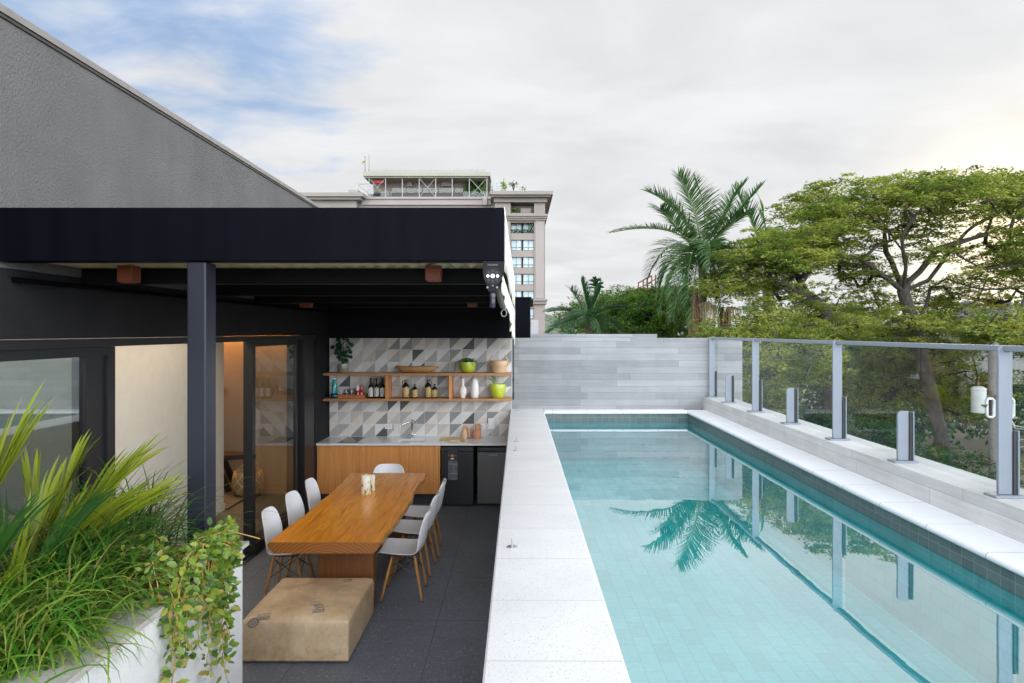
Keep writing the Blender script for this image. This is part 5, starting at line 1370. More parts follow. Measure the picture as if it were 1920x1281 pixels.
vm = MB(); C_, D_, N_, L_, W_ = [], [], [], [], []
edge_x = PFX + 0.028
def leaves_along(pts, step, lo, hi, rnd):
    for i in range(1, len(pts)):
        a, b = pts[i - 1], pts[i]; n = max(1, int((b - a).length / step))
        for k in range(n):
            p = a.lerp(b, (k + rnd.random()) / n)
            for _ in range(2):
                d = Vector(rnd.normal(0, 1, 3)); d.z = d.z * 0.6 - 0.25; d.normalize()
                nn_ = Vector((0.5, -0.6, 0.8)) + Vector(rnd.normal(0, 0.45, 3))
                C_.append(p + d * rnd.uniform(0.004, 0.03)); D_.append(d); N_.append(nn_); l = rnd.uniform(lo, hi); L_.append(l); W_.append(l * rnd.uniform(0.48, 0.62))
for i in range(38):
    a = r.uniform(-1.75, 1.35); over = r.uniform(0, 1)
    p = Vector((PX + 0.09 * math.cos(a) * r.uniform(0.2, 1), PYY + 0.10 * math.sin(a), PLZ + 0.115)); pts = [p.copy()]
    d = Vector((math.cos(a) * 0.8, math.sin(a) * 0.6, r.uniform(0.15, 0.8))).normalized()
    drop = 0.05 + 0.72 * r.random() ** 1.5 if over > 0.25 else 0.0
    L = 0.0
    while True:
        p = p + d * 0.035; L += 0.035
        d = (d + Vector((0.02, 0, -0.17)) + Vector(r.normal(0, 0.11, 3))).normalized()
        if p.x < edge_x + 0.006:
            if p.z < PLZ + 0.012: p.z = PLZ + 0.012; d.z = 0.02; d.x += 0.35; d.normalize()
        elif p.z < PLZ + 0.05: d = (Vector((0.0, d.y * 0.35, -1)) + Vector(r.normal(0, 0.30, 3))).normalized(); p.x = min(p.x, edge_x + 0.035 + r.uniform(0, .03))
        p.y = min(max(p.y, 3.06), 3.60)
        p.x = min(p.x, edge_x + 0.06)
        pts.append(p.copy())
        if p.z < PLZ - drop or L > 1.1 or (drop == 0 and L > r.uniform(0.2, 0.4)): break
    vm.tube(pts, 0.0028, 5); leaves_along(pts, 0.034, 0.026, 0.058, r)
for i in range(27):
    a = r.uniform(0, 6.28); d0 = Vector((math.cos(a), math.sin(a), 0.8)).normalized(); p = Vector((PX + r.normal(0, .05), PYY + r.normal(0, .05), PLZ + 0.11)); pts = [p.copy()]
    for k in range(8): p = p + d0 * 0.032; d0 = (d0 + Vector((0, 0, -0.25)) + Vector(r.normal(0, .15, 3))).normalized(); p.z = max(p.z, PLZ + 0.02); pts.append(p.copy())
    vm.tube(pts, 0.0026, 5); leaves_along(pts, 0.028, 0.032, 0.052, r)
# one long bare shoot reaching to the right
sh = [Vector((PX, PYY, PLZ + 0.10)), Vector((PX + 0.08, PYY + 0.08, PLZ + 0.19)), Vector((PX + 0.20, PYY + 0.14, PLZ + 0.215)), Vector((PX + 0.30, PYY + 0.16, PLZ + 0.18)), Vector((PX + 0.36, PYY + 0.17, PLZ + 0.16))]
vm.tube(sh, 0.003, 5)
vm.build('stems', m_vine, hp_)
leaf_cloud('leaves', np.array(C_), np.array(D_), np.array(N_), np.array(L_), np.array(W_), m_trail, hp_, curl=0.06)

# ------------------------------------------------------------------ trees
m_bark = plain('grey_bark', (0.045, 0.036, 0.028), 0.9, var=0.5, scale=6, stretch=(3, 3, 0.6), bump=0.8, bscale=9, bdist=0.03)
m_bark_d = plain('dark_bark', (0.025, 0.020, 0.016), 0.9, var=0.4, scale=6, bump=0.8, bscale=9, bdist=0.03)
m_rain = leaf('rain_tree_leaf', [(0.085, 0.13, 0.026), (0.16, 0.225, 0.04), (0.23, 0.30, 0.052), (0.30, 0.345, 0.065), (0.38, 0.355, 0.09)], 0.55, 0.6, 0.25, clump=0.8)
m_rain_y = leaf('sunlit_tree_leaf', [(0.16, 0.20, 0.022), (0.27, 0.28, 0.03), (0.36, 0.34, 0.045), (0.40, 0.31, 0.06)], 0.55, 0.6, 0.25, clump=0.8)
m_lush = leaf('lush_tree_leaf', [(0.03, 0.085, 0.014), (0.06, 0.14, 0.018), (0.10, 0.19, 0.022), (0.16, 0.24, 0.03)], 0.45, 0.55, 0.3, clump=0.8)
m_deep = leaf('deep_green_leaf', [(0.012, 0.042, 0.013), (0.024, 0.068, 0.018), (0.042, 0.10, 0.024)], 0.35, 0.55, 0.3)  # darkest leaf greens, for shrubbery and the far wood

def tree(name, label, base, fork, limbs, clumps, m_l, m_b, trunk_r, n_leaf, leaf_len, spray, seed, flat=0.28, cat='tree', group='trees beyond the pool fence', twig=0.026, aspect=0.42, dens=0.50):
    """Trunk from base to fork, main limbs given as point lists, thinner wood grown to every leaf clump."""
    r = np.random.default_rng(seed)
    root = thing(name, label, cat, base, group)
    nodes = []; parent = []
    def add(p, par): nodes.append(np.array(p, float)); parent.append(par); return len(nodes) - 1
    b = np.array(base, float); f = np.array(fork, float)
    prev = -1; NT_ = 8
    for i in range(NT_ + 1):
        u = i / NT_; p = b + (f - b) * u + np.array([0.25 * math.sin(u * 3.1 + seed), 0.2 * math.sin(u * 4 + seed * 2), 0]) * (1 - u) * u * 2
        prev = add(p, prev)
    fi = prev
    for lm_ in limbs:
        pr = fi
        pts = [f] + [np.array(q, float) for q in lm_]
        for a, c in zip(pts[:-1], pts[1:]):
            k = max(2, int(np.linalg.norm(c - a) / 0.6))
            for j in range(1, k + 1):
                pr = add(a + (c - a) * j / k + r.normal(0, 0.05, 3), pr)
    order = np.argsort(np.linalg.norm(clumps - f, axis=1))
    for ci in order:
        c = clumps[ci]; A_ = np.array(nodes[NT_ - 1:]); dd = c - A_; dist = np.linalg.norm(dd, axis=1)
        cost = dist + 0.35 * np.maximum(0, -(dd[:, 2])) + 0.02 * np.linalg.norm(A_ - f, axis=1)
        j = int(np.argmin(cost)); pr = NT_ - 1 + j; a = nodes[pr]; D = c - a; dl = np.linalg.norm(D); k = max(1, int(dl / 0.5))
        perp = r.normal(0, 1, 3) * 0.10 * dl
        for q in range(1, k + 1):
            u = q / k; pr = add(a + D * u + perp * math.sin(math.pi * u) + np.array([0, 0, 0.10 * dl * math.sin(math.pi * u)]), pr)
    n = len(nodes); area = np.zeros(n); kids = [0] * n
    for p in parent:
        if p >= 0: kids[p] += 1
    for i in range(n - 1, -1, -1):
        if kids[i] == 0: area[i] = twig ** 2
        if parent[i] >= 0: area[parent[i]] += area[i]
    rad = np.sqrt(area) ; rad = rad * min(1.0, trunk_r / rad[0]) if rad[0] > trunk_r else rad * (trunk_r / rad[0]) ** (np.clip((rad - rad.min()) / (rad[0] - rad.min() + 1e-6), 0, 1))
    rad = np.maximum(rad, twig * 0.5)
    # tubes along chains
    P = np.array(nodes); vs, qs = [], []; cnt = 0; ch = {}
    for i in range(1, n): ch.setdefault(parent[i], []).append(i)
    starts = [0]
    done = 0
    while starts:
        s0 = starts.pop(); chain = [s0] if parent[s0] < 0 else [parent[s0], s0]
        cur = s0
        while cur in ch:
            cs_ = sorted(ch[cur], key=lambda q: -rad[q]); nx = cs_[0]; starts.extend(cs_[1:]); chain.append(nx); cur = nx
        if len(chain) < 2: continue
        pts = P[chain]; rr_ = rad[chain].copy()
        if parent[s0] >= 0: rr_[0] = min(rr_[0], rr_[1] * 1.15)
        ns = 8 if rr_.max() > 0.08 else (5 if rr_.max() > 0.03 else 3)
        t_ = np.gradient(pts, axis=0); t_ /= np.linalg.norm(t_, axis=1, keepdims=True) + 1e-9
        rf = np.array([0.31, 0.22, 0.92]) if abs(t_[0, 2]) < 0.9 else np.array([1.0, 0.2, 0])
        s1 = np.cross(t_, rf); s1 /= np.linalg.norm(s1, axis=1, keepdims=True) + 1e-9; u1_ = np.cross(s1, t_)
        ang_ = np.arange(ns) * 2 * math.pi / ns
        ringv = pts[:, None] + (s1[:, None] * np.cos(ang_)[None, :, None] + u1_[:, None] * np.sin(ang_)[None, :, None]) * rr_[:, None, None]
        vs.append(ringv.reshape(-1, 3)); m = len(chain)
        I = np.arange(m - 1)[:, None] * ns; Kk = np.arange(ns)[None]; K2 = (Kk + 1) % ns
        qs.append((cnt + np.stack([I + Kk, I + K2, I + ns + K2, I + ns + Kk], -1)).reshape(-1, 4)); cnt += m * ns
    raw_mesh('trunk', np.concatenate(vs), np.concatenate(qs), m_b, root, smooth=True)
    # leaf sprays: each clump is three smaller feathery pads of fine leaves
    NP = 3
    clumps = (clumps[:, None] + np.clip(r.normal(0, 1, (len(clumps), NP, 3)), -1.3, 1.3) * np.array([0.75, 0.75, 0.30]) * spray).reshape(-1, 3)
    spray = spray * 0.62; leaf_len = leaf_len * 0.74
    m = len(clumps); k = int(n_leaf * dens)
    sz = spray * r.uniform(0.6, 1.25, m)
    th = r.uniform(0, 2 * math.pi, (m, k)); rd = np.sqrt(r.uniform(0, 1, (m, k)))
    # each pad is broken into several lobes so that its outline is ragged
    lob = 0.55 + 0.45 * np.abs(np.sin(th * 2.5 + r.uniform(0, 6, m)[:, None])) 
    off = np.stack([rd * np.cos(th) * lob * 1.15, rd * np.sin(th) * lob, r.normal(0, flat * 0.5, (m, k)) - 0.16 * rd ** 2], -1) * sz[:, None, None]
    tilt = r.normal(0, 0.16, (m, 2))
    off[..., 2] += off[..., 0] * tilt[:, :1] + off[..., 1] * tilt[:, 1:]
    C = (clumps[:, None] + off).reshape(-1, 3)
    D = np.stack([np.cos(th), np.sin(th), 0 * th], -1).reshape(-1, 3) + r.normal(0, 0.55, (m * k, 3)) * np.array([1, 1, 0.5]); 
    Nn = np.array([0, 0, 1.0])[None] + r.normal(0, 0.45, (m * k, 3))
    L = leaf_len * r.uniform(0.6, 1.3, m * k)
    D /= np.linalg.norm(D, axis=1, keepdims=True); Sd = np.cross(D, Nn); Sd /= np.linalg.norm(Sd, axis=1, keepdims=True) + 1e-9
    hw = (L * aspect * 0.5)[:, None]; L = L[:, None]
    V_ = np.stack([C - D * L * 0.5, C + Sd * hw, C + D * L * 0.5, C - Sd * hw], 1).reshape(-1, 3)
    Q_ = np.arange(m * k * 4).reshape(-1, 4)
    raw_mesh('crown', V_, Q_, m_l, root)
    return root

def clumps_from(boxes, seed):
    """boxes: (px0,px1,py0,py1,Ymin,Ymax,n) elliptical patches of crown measured in the photo, spread in depth."""
    r = np.random.default_rng(seed); out = []
    for (x0, x1, y0, y1, Ya, Yb, n) in boxes:
        for _ in range(n):
            while True:
                a, b, c = r.uniform(-1, 1, 3)
                if a * a + b * b + c * c <= 1: break
            Y = (Ya + Yb) / 2 + c * (Yb - Ya) / 2
            p = at((x0 + x1) / 2 + a * (x1 - x0) / 2, (y0 + y1) / 2 + b * (y1 - y0) / 2, Y)
            out.append(p)
    return np.array(out)

TY = 26.0
big = clumps_from([
    (1575, 1900, 334, 362, 22, 31, 70), (1460, 1640, 368, 430, 22, 31, 56), (1590, 1800, 350, 410, 22, 31, 34), (1770, 2060, 322, 420, 22, 32, 90), (1820, 2000, 420, 500, 23, 30, 22), (1640, 1800, 395, 450, 23, 30, 20),
    (1480, 1640, 420, 480, 23, 30, 30), (1880, 2100, 400, 470, 23, 31, 26), (1720, 1800, 450, 490, 23, 28, 10), (1560, 1640, 500, 545, 24, 28, 10),
    (1590, 1800, 575, 650, 22, 28, 30), (1780, 1960, 590, 660, 22, 28, 36),
    (1800, 1990, 465, 560, 24, 31, 30), (1560, 1680, 455, 520, 24, 30, 16), (1700, 1850, 520, 590, 27, 32, 22), (1600, 1690, 540, 600, 27, 32, 14), (1500, 1600, 340, 380, 24, 30, 12)], 41)
forkp = at(1693, 545, TY)
limbs = [
    [at(1650, 515, 25.5), at(1612, 487, 25), at(1540, 478, 24.5), at(1470, 470, 24)],
    [at(1612, 487, 25), at(1640, 465, 25), at(1700, 440, 25.5)],
    [at(1668, 490, 26.5), at(1655, 455, 27), at(1668, 410, 27), at(1610, 360, 27)],
    [at(1722, 510, 26), at(1760, 465, 25.5), at(1850, 440, 25), at(1960, 385, 25)],
    [at(1740, 525, 26.5), at(1770, 480, 27), at(1830, 420, 28), at(1930, 360, 29)],
    [at(1700, 500, 25.2), at(1690, 440, 24.5), at(1740, 380, 24), at(1800, 345, 24)],
    [at(1700, 480, 27.5), at(1640, 400, 29), at(1560, 360, 30)]]
tree('rain_tree', 'big umbrella shaped tree with spreading limbs, trunk seen behind the fence glass', (*(at(1830, 900, TY).xy), GZ), forkp, limbs, big, m_rain, m_bark, 0.25, 165, 0.21, 0.78, 42, flat=0.20, dens=0.46)

lt_ = clumps_from([(1345, 1480, 458, 502, 20, 25, 34), (1400, 1560, 458, 512, 20, 25, 44), (1325, 1420, 490, 570, 20, 25, 26), (1410, 1490, 438, 465, 21, 25, 18), (1480, 1580, 412, 462, 21, 26, 22), (1380, 1520, 510, 570, 20, 25, 22), (1480, 1560, 560, 600, 20, 24, 8)], 43)
tree('rain_tree', 'spreading tree in front of the tall palm with a dark bent limb', (*(at(1590, 800, 22.5).xy), GZ), at(1545, 580, 22.5), [[at(1500, 566, 22.2), at(1465, 535, 22), at(1440, 480, 21.5), at(1410, 440, 21.5)], [at(1510, 540, 23), at(1480, 490, 23.5), at(1500, 440, 24)], [at(1470, 530, 22), at(1400, 510, 21.5), at(1345, 490, 21.5)]],
     lt_, m_rain, m_bark_d, 0.26, 150, 0.17, 0.62, 44, flat=0.22)

rt_ = clumps_from([(1830, 2150, 445, 520, 24, 32, 46), (1880, 2200, 520, 600, 24, 31, 40), (1800, 1900, 535, 580, 25, 29, 10), (1950, 2250, 380, 470, 25, 32, 36)], 45)
tree('rain_tree', 'thin yellow leaved tree against the bright sunset at the right edge', (*(at(2010, 800, 27).xy), GZ), at(1990, 600, 27), [[at(1940, 560, 27), at(1870, 530, 27), at(1820, 520, 27)], [at(1950, 520, 27.5), at(1885, 460, 28), at(1845, 440, 28)], [at(2000, 500, 28), at(2040, 430, 28)]],
     rt_, m_rain_y, m_bark_d, 0.26, 115, 0.19, 0.68, 46, flat=0.2)

md = clumps_from([(1130, 1300, 540, 625, 26, 33, 120), (1190, 1300, 530, 600, 27, 33, 45), (1115, 1200, 560, 640, 27, 32, 50), (1130, 1310, 590, 660, 25, 31, 70)], 47)
tree('leafy_tree', 'dense rounded green tree just over the concrete wall, left of the tall palm', (*(at(1215, 800, 30).xy), GZ), at(1215, 650, 30), [[at(1180, 610, 30), at(1150, 590, 30)], [at(1240, 600, 30), at(1260, 570, 30)]], md, m_lush, m_bark, 0.25, 170, 0.17, 0.66, 48, flat=0.34, dens=0.62)
md2 = clumps_from([(1110, 1190, 540, 590, 38, 44, 40), (1060, 1150, 560, 625, 37, 43, 50), (1200, 1330, 545, 600, 40, 47, 50)], 49)
tree('leafy_tree', 'rounded tree behind the small palm, partly hidden by the dense green one', (*(at(1130, 760, 41).xy), GZ), at(1130, 640, 41), [[at(1110, 600, 41)], [at(1160, 600, 41)]], md2, m_lush, m_bark, 0.25, 150, 0.20, 0.85, 50, flat=0.4, dens=0.62)
lo1 = clumps_from([(1325, 1400, 604, 660, 17, 22, 28), (1395, 1475, 572, 650, 18, 23, 34), (1470, 1545, 598, 655, 18, 23, 28), (1530, 1640, 562, 650, 20, 25, 40), (1400, 1560, 640, 720, 16, 21, 60), (1380, 1480, 690, 790, 16, 20, 46)], 51)
tree('leafy_tree', 'bright green low tree filling the fence panes next to the concrete wall', (*(at(1480, 900, 19.5).xy), GZ), at(1470, 740, 19.5), [[at(1420, 680, 19.5)], [at(1520, 650, 20)]], lo1, m_rain, m_bark, 0.2, 150, 0.13, 0.52, 52, flat=0.32)
lo2 = clumps_from([(1560, 1720, 650, 720, 28, 34, 60), (1640, 1830, 630, 700, 28, 34, 60), (1580, 1680, 700, 800, 28, 34, 46), (1700, 1880, 690, 790, 28, 34, 56), (1630, 1720, 604, 650, 28, 34, 22), (1720, 1790, 572, 640, 28, 33, 22), (1560, 1630, 585, 640, 28, 34, 16)], 53)
tree('leafy_tree', 'mid green tree behind the widest fence pane, left of the big trunk', (*(at(1640, 900, 31).xy), GZ), at(1650, 760, 31), [[at(1610, 720, 31)], [at(1700, 710, 31)]], lo2, m_rain, m_bark_d, 0.26, 150, 0.20, 0.78, 54, flat=0.3)
lo3 = clumps_from([(1790, 1860, 600, 640, 17, 19.5, 12), (1850, 1930, 575, 640, 17, 19.5, 18), (1870, 1960, 600, 680, 21, 28, 20), (1940, 2100, 590, 680, 21, 28, 40), (1880, 2150, 680, 800, 20, 27, 60), (1900, 2150, 800, 960, 19, 25, 40)], 55)
tree('leafy_tree', 'mid green tree behind the fence pane at the right edge of the photo', (*(at(2020, 980, 24).xy), GZ), at(2010, 800, 24), [[at(1950, 720, 24)], [at(2060, 700, 24)]], lo3, m_rain, m_bark_d, 0.24, 140, 0.16, 0.6, 56, flat=0.3)
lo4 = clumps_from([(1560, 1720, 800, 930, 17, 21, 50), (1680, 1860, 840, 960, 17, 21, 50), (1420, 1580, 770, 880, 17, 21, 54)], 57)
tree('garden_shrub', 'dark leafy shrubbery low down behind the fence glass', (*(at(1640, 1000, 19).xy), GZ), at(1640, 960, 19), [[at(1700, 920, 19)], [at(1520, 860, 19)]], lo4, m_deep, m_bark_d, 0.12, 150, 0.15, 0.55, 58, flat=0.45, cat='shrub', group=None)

# distant wood closing the view, and a hill
rw = np.random.default_rng(61)
def wood_mass(n_cl, X0, X1, Y0_, Y1_, zf, seed, m, ll, sp):
    r = np.random.default_rng(seed); k = 60
    X = r.uniform(X0, X1, n_cl); Y = r.uniform(Y0_, Y1_, n_cl); top = zf(X, Y); Z = GZ + (top - GZ) * r.uniform(0.05, 1, n_cl) ** 0.6
    C = np.stack([X, Y, Z], 1)[:, None] + r.normal(0, 1, (n_cl, k, 3)) * np.array([sp, sp, sp * 0.55]); C = C.reshape(-1, 3)
    D = r.normal(0, 1, (len(C), 3)); D /= np.linalg.norm(D, axis=1, keepdims=True); Nn = r.normal(0, 1, (len(C), 3)) + np.array([0, 0, 1.2]); Sd = np.cross(D, Nn); Sd /= np.linalg.norm(Sd, axis=1, keepdims=True)
    L = (ll * r.uniform(0.6, 1.3, len(C)))[:, None]
    V_ = np.stack([C - D * L * 0.5, C + Sd * L * 0.26, C + D * L * 0.5, C - Sd * L * 0.26], 1).reshape(-1, 3)
    return raw_mesh('far_wood', V_, np.arange(len(V_)).reshape(-1, 4), m, None, ((X0 + X1) / 2, (Y0_ + Y1_) / 2, GZ))
fwd = wood_mass(900, 6, 62, 44, 62, lambda X, Y: 2.6 + 1.4 * np.sin(X * 0.35) + 0.9 * np.sin(X * 0.9 + Y), 62, m_deep, 0.55, 1.1)
tag(fwd, 'distant dark mass of trees far behind the garden trees', 'wood', kind='stuff')
hm = MB(); hp2 = []
for i in range(41):
    x = 0 + 320 * i / 40; row = []
    for j in range(9):
        y = 330 + 200 * j / 8; u = j / 8
        z = GZ + (20 * math.exp(-(x / 45.0) ** 2) + 7 + 4 * mnoise.noise(Vector((x * 0.04, y * 0.03, 0)))) * math.sin(math.pi * min(1, u * 1.1) * 0.5) * min(1, (x + 5) / 18 if x < 14 else 1)
        row.append((x, y, z))
    hp2.append(row)
tag(hm.grid(hp2).build('hill', plain('hazy_hill_green', (0.10, 0.13, 0.085), 0.9, var=0.4, scale=0.08), smooth=True), kind='structure')

# ------------------------------------------------------------------ palms
m_palm = leaf('palm_leaflet', [(0.016, 0.055, 0.018), (0.032, 0.09, 0.026), (0.06, 0.13, 0.036), (0.12, 0.18, 0.07)], 0.3, 0.35, 0.6)
m_palm_d = leaf('dark_palm_leaflet', [(0.012, 0.045, 0.018), (0.022, 0.07, 0.026), (0.04, 0.10, 0.034)], 0.3, 0.35, 0.6)
m_rachis = plain('palm_rachis', (0.10, 0.15, 0.04), 0.5)
m_ptrunk = plain('palm_trunk', (0.06, 0.048, 0.036), 0.9, var=0.4, scale=4, stretch=(1, 1, 5), bump=0.5, bscale=8, bdist=0.02)
m_shaft = plain('palm_crownshaft', (0.085, 0.11, 0.04), 0.5, var=0.3, stretch=(6, 6, 0.4), scale=4)
m_sheath = plain('dry_palm_sheath', (0.12, 0.058, 0.032), 0.9, var=0.5, scale=5, stretch=(7, 7, 0.6), bump=0.8, bscale=20, bdist=0.02)
m_tassel = plain('dry_flower_stalk', (0.42, 0.35, 0.20), 0.85, var=0.2)

def frond(root, base, ctrl, nl, LL, droop, m, wid=0.05, seed=0, gap=0.0, vshape=0.35):
    """Feather frond along a quadratic curve base -> ctrl list (world points)."""
    r = np.random.default_rng(seed)
    pts_c = [np.array(base, float)] + [np.array(c, float) for c in ctrl]
    def bez(u):
        q = pts_c
        while len(q) > 1: q = [a + (b - a) * u for a, b in zip(q[:-1], q[1:])]
        return q[0]
    us = np.linspace(0, 1, 19); P = np.array([bez(u) for u in us])
    MB().tube([Vector(p) for p in P], list(np.linspace(0.035, 0.006, 19) * (wid / 0.05)), 5).build('rachis', m_rachis, root)
    Tn = np.gradient(P, axis=0); Tn /= np.linalg.norm(Tn, axis=1, keepdims=True)
    bs, ds = [], []; Ls = []; Ws = []
    nl = int(nl * 1.5)
    for k in range(nl):
        u = 0.14 + 0.86 * k / (nl - 1); b = bez(u); i = min(18, int(u * 18)); tn = Tn[i]
        side = np.cross(tn, np.array([0, 0, 1.0])); side /= np.linalg.norm(side) + 1e-9; upv = np.cross(side, tn)
        for s_ in (-1, 1):
            if r.random() < gap: continue
            f = 0.35 + 0.75 * u
            d = side * s_ * (1.0 - 0.45 * u) + tn * f * 0.75 + upv * vshape + r.normal(0, 0.07, 3)
            bs.append(b); ds.append(d / np.linalg.norm(d)); Ls.append(LL * (math.sin(math.pi * min(0.97, 0.18 + 0.72 * u)) ** 0.7) * r.uniform(0.85, 1.1)); Ws.append(wid * r.uniform(0.8, 1.1))
    bs = np.array(bs); d = np.array(ds); L = np.array(Ls); Wd = np.array(Ws); n = len(bs); segs = 4
    p = bs.copy(); vs = []
    for i in range(segs + 1):
        u = i / segs; sd_ = np.cross(d, np.array([0.1, 0.05, 1.0])[None]); sd_ /= np.linalg.norm(sd_, axis=1, keepdims=True) + 1e-9
        sd_ = sd_ * 0.8 + np.array([0, 0, 0.5])[None]
        w = Wd * ((1 - u ** 1.8) * (0.5 + min(0.5, u * 2)) + 0.05)
        vs += [p - sd_ * (w / 2)[:, None], p + sd_ * (w / 2)[:, None]]
        p = p + d * (L / segs)[:, None]
        d = d + np.array([0, 0, -droop / segs])[None] * (0.5 + u); d /= np.linalg.norm(d, axis=1, keepdims=True)
    V_ = np.stack(vs, 1); k = 2 * (segs + 1)
    Q_ = (np.arange(n)[:, None, None] * k + np.array([[2 * i, 2 * i + 1, 2 * i + 3, 2 * i + 2] for i in range(segs)])[None]).reshape(-1, 4)
    raw_mesh('frond', V_.reshape(-1, 3), Q_, m, root)

def tassel(root, px, py, w, h, Y, seed, n=70):
    r = random.Random(seed); q = MB(); top = at(px, py, Y)
    for i in range(n):
        a = r.uniform(0, 6.28); rad = w * Y / F * math.sqrt(r.random()) / 2; e = Vector((top.x + rad * math.cos(a), Y + rad * math.sin(a), top.z - h * Y / F * r.uniform(0.35, 1.0)))
        mid = Vector((top.x + rad * 0.95 * math.cos(a), Y + rad * 0.95 * math.sin(a), top.z - h * Y / F * 0.12 + r.uniform(-.05, .1)))
        q.tube([top, mid, mid.lerp(e, 0.5) + Vector((r.uniform(-.03, .03), 0, 0)), e], [0.012, 0.008, 0.006, 0.004], 3)
    q.build('seed_tassel', m_tassel, root)

PAY = 24.0
pa = thing('palm_tree', 'tall feathery palm with one long frond arching far left', 'palm', (*at(1318, 700, PAY).xy, GZ), 'palms beyond the wall')
c0 = at(1316, 470, PAY)
tp_ = at(1318, 560, PAY)
MB().tube([(tp_.x - 0.1, PAY, GZ), (tp_.x - 0.05, PAY, -2), tp_], [0.19, 0.16, 0.135], 12).build('trunk', m_ptrunk, pa, smooth=True)
MB().tube([tp_, at(1318, 525, PAY), at(1317, 495, PAY), c0], [0.14, 0.165, 0.14, 0.08], 12).build('crownshaft', m_shaft, pa, smooth=True)
FR = [  # (mid px, mid py, mid depth), (tip px, tip py, tip depth)
    ((1262, 410, 23.2), (1150, 436, 22.6), 44, 0.75, 1.2, 0.10), ((1270, 380, 24.4), (1214, 360, 24.2), 40, 0.9, 0.7, 0.0), ((1305, 375, 23.6), (1272, 330, 23.2), 42, 0.95, 0.5, 0.0),
    ((1330, 395, 24.8), (1305, 338, 25.2), 38, 0.9, 0.5, 0.0), ((1352, 400, 24.5), (1392, 350, 24.6), 42, 0.95, 0.5, 0.0), ((1360, 420, 25), (1425, 352, 25.4), 38, 0.9, 0.6, 0.0), ((1370, 420, 23.4), (1395, 400, 22.6), 38, 0.9, 0.9, 0.0),
    ((1258, 450, 24.5), (1236, 545, 24.4), 40, 1.0, 1.3, 0.0), ((1272, 430, 23.2), (1262, 550, 22.4), 40, 0.95, 1.3, 0.0), ((1290, 440, 22.8), (1290, 560, 22), 40, 0.95, 1.3, 0.0),
    ((1350, 430, 23), (1370, 550, 22.4), 38, 0.9, 1.3, 0.0), ((1375, 440, 24.6), (1405, 540, 24.8), 38, 0.9, 1.3, 0.0), ((1255, 420, 25.4), (1215, 520, 26), 38, 0.9, 1.2, 0.0), ((1320, 430, 26), (1330, 540, 26.5), 36, 0.9, 1.3, 0.0), ((1250, 400, 23.8), (1238, 392, 23.2), 36, 0.9, 0.9, 0.0), ((1335, 420, 22.4), (1330, 500, 21.6), 36, 0.8, 1.2, 0.0),
    ((1280, 470, 23), (1262, 600, 22.4), 36, 0.8, 1.3, 0.0), ((1300, 470, 22.6), (1300, 610, 22), 36, 0.8, 1.3, 0.0), ((1265, 460, 24), (1240, 580, 24), 36, 0.85, 1.3, 0.0), ((1285, 455, 25), (1275, 590, 25.5), 36, 0.8, 1.3, 0.0), ((1345, 465, 23.4), (1352, 585, 23), 36, 0.8, 1.3, 0.0)]
for i, (mid, tip, nl, LL, dr, gp) in enumerate(FR):
    frond(pa, c0 + Vector((0, 0, -0.02 * i)), [at(*mid), at(*tip)], nl, LL, dr, m_palm, 0.055, 70 + i, gp)
tassel(pa, 1322, 566, 42, 75, 23.6, 1, 60); tassel(pa, 1338, 572, 26, 60, 23.7, 5, 26)
pb = thing('palm_tree', 'second tall palm mostly hidden behind the spreading tree, with an upright new spear', 'palm', (*at(1441, 700, 26).xy, GZ), 'palms beyond the wall')
c1 = at(1440, 500, 26)
MB().tube([(c1.x, 26, GZ), (c1.x, 26, -2), at(1441, 590, 26)], [0.24, 0.21, 0.19], 12).build('trunk', m_ptrunk, pb, smooth=True)
MB().tube([at(1441, 590, 26), at(1441, 560, 26), at(1440, 520, 26), c1], [0.19, 0.22, 0.17, 0.08], 12).build('crownshaft', m_shaft, pb, smooth=True)
for i, (mid, tip, nl, LL, dr) in enumerate((((1425, 440, 26), (1378, 355, 26), 38, 0.95, 0.4), ((1480, 440, 26.5), (1560, 480, 27), 38, 0.9, 1.2), ((1500, 450, 27), (1590, 520, 27.5), 36, 0.9, 1.3), ((1400, 450, 25.6), (1350, 520, 25.2), 36, 0.9, 1.3), ((1460, 470, 25), (1490, 580, 24.6), 36, 0.9, 1.3), ((1420, 460, 25), (1410, 570, 24.6), 36, 0.9, 1.3), ((1440, 440, 27.5), (1450, 430, 28.5), 34, 0.8, 1.0))):
    frond(pb, c1, [at(*mid), at(*tip)], nl, LL, dr, m_palm, 0.055, 90 + i)
r = np.random.default_rng(7); nb = 9
sb_ = np.array([list(at(1432, 420, 26))] * nb) + r.normal(0, 0.03, (nb, 3)) + np.array([0, 0, 1.0])[None] * r.uniform(0, 0.7, nb)[:, None]
V_, Q_ = strips(sb_, r.uniform(2.6, 3.6, nb), r.uniform(0.5, 0.9, nb), r.uniform(1.1, 1.45, nb), r.uniform(0.2, 0.6, nb), np.full(nb, 0.10), 5, 1)
raw_mesh('new_spear', V_, Q_, leaf('spear_green', [(0.09, 0.20, 0.03), (0.14, 0.26, 0.04)], 0.4), pb)
MB().tube([at(1440, 500, 26), at(1437, 440, 26), at(1430, 390, 26)], [0.05, 0.04, 0.015], 8).build('spear_stalk', m_rachis, pb, smooth=True)
tassel(pb, 1372, 576, 34, 45, 24, 2, 60); tassel(pb, 1400, 594, 20, 24, 24, 3, 36); tassel(pb, 1447, 594, 40, 26, 24.2, 4, 50)
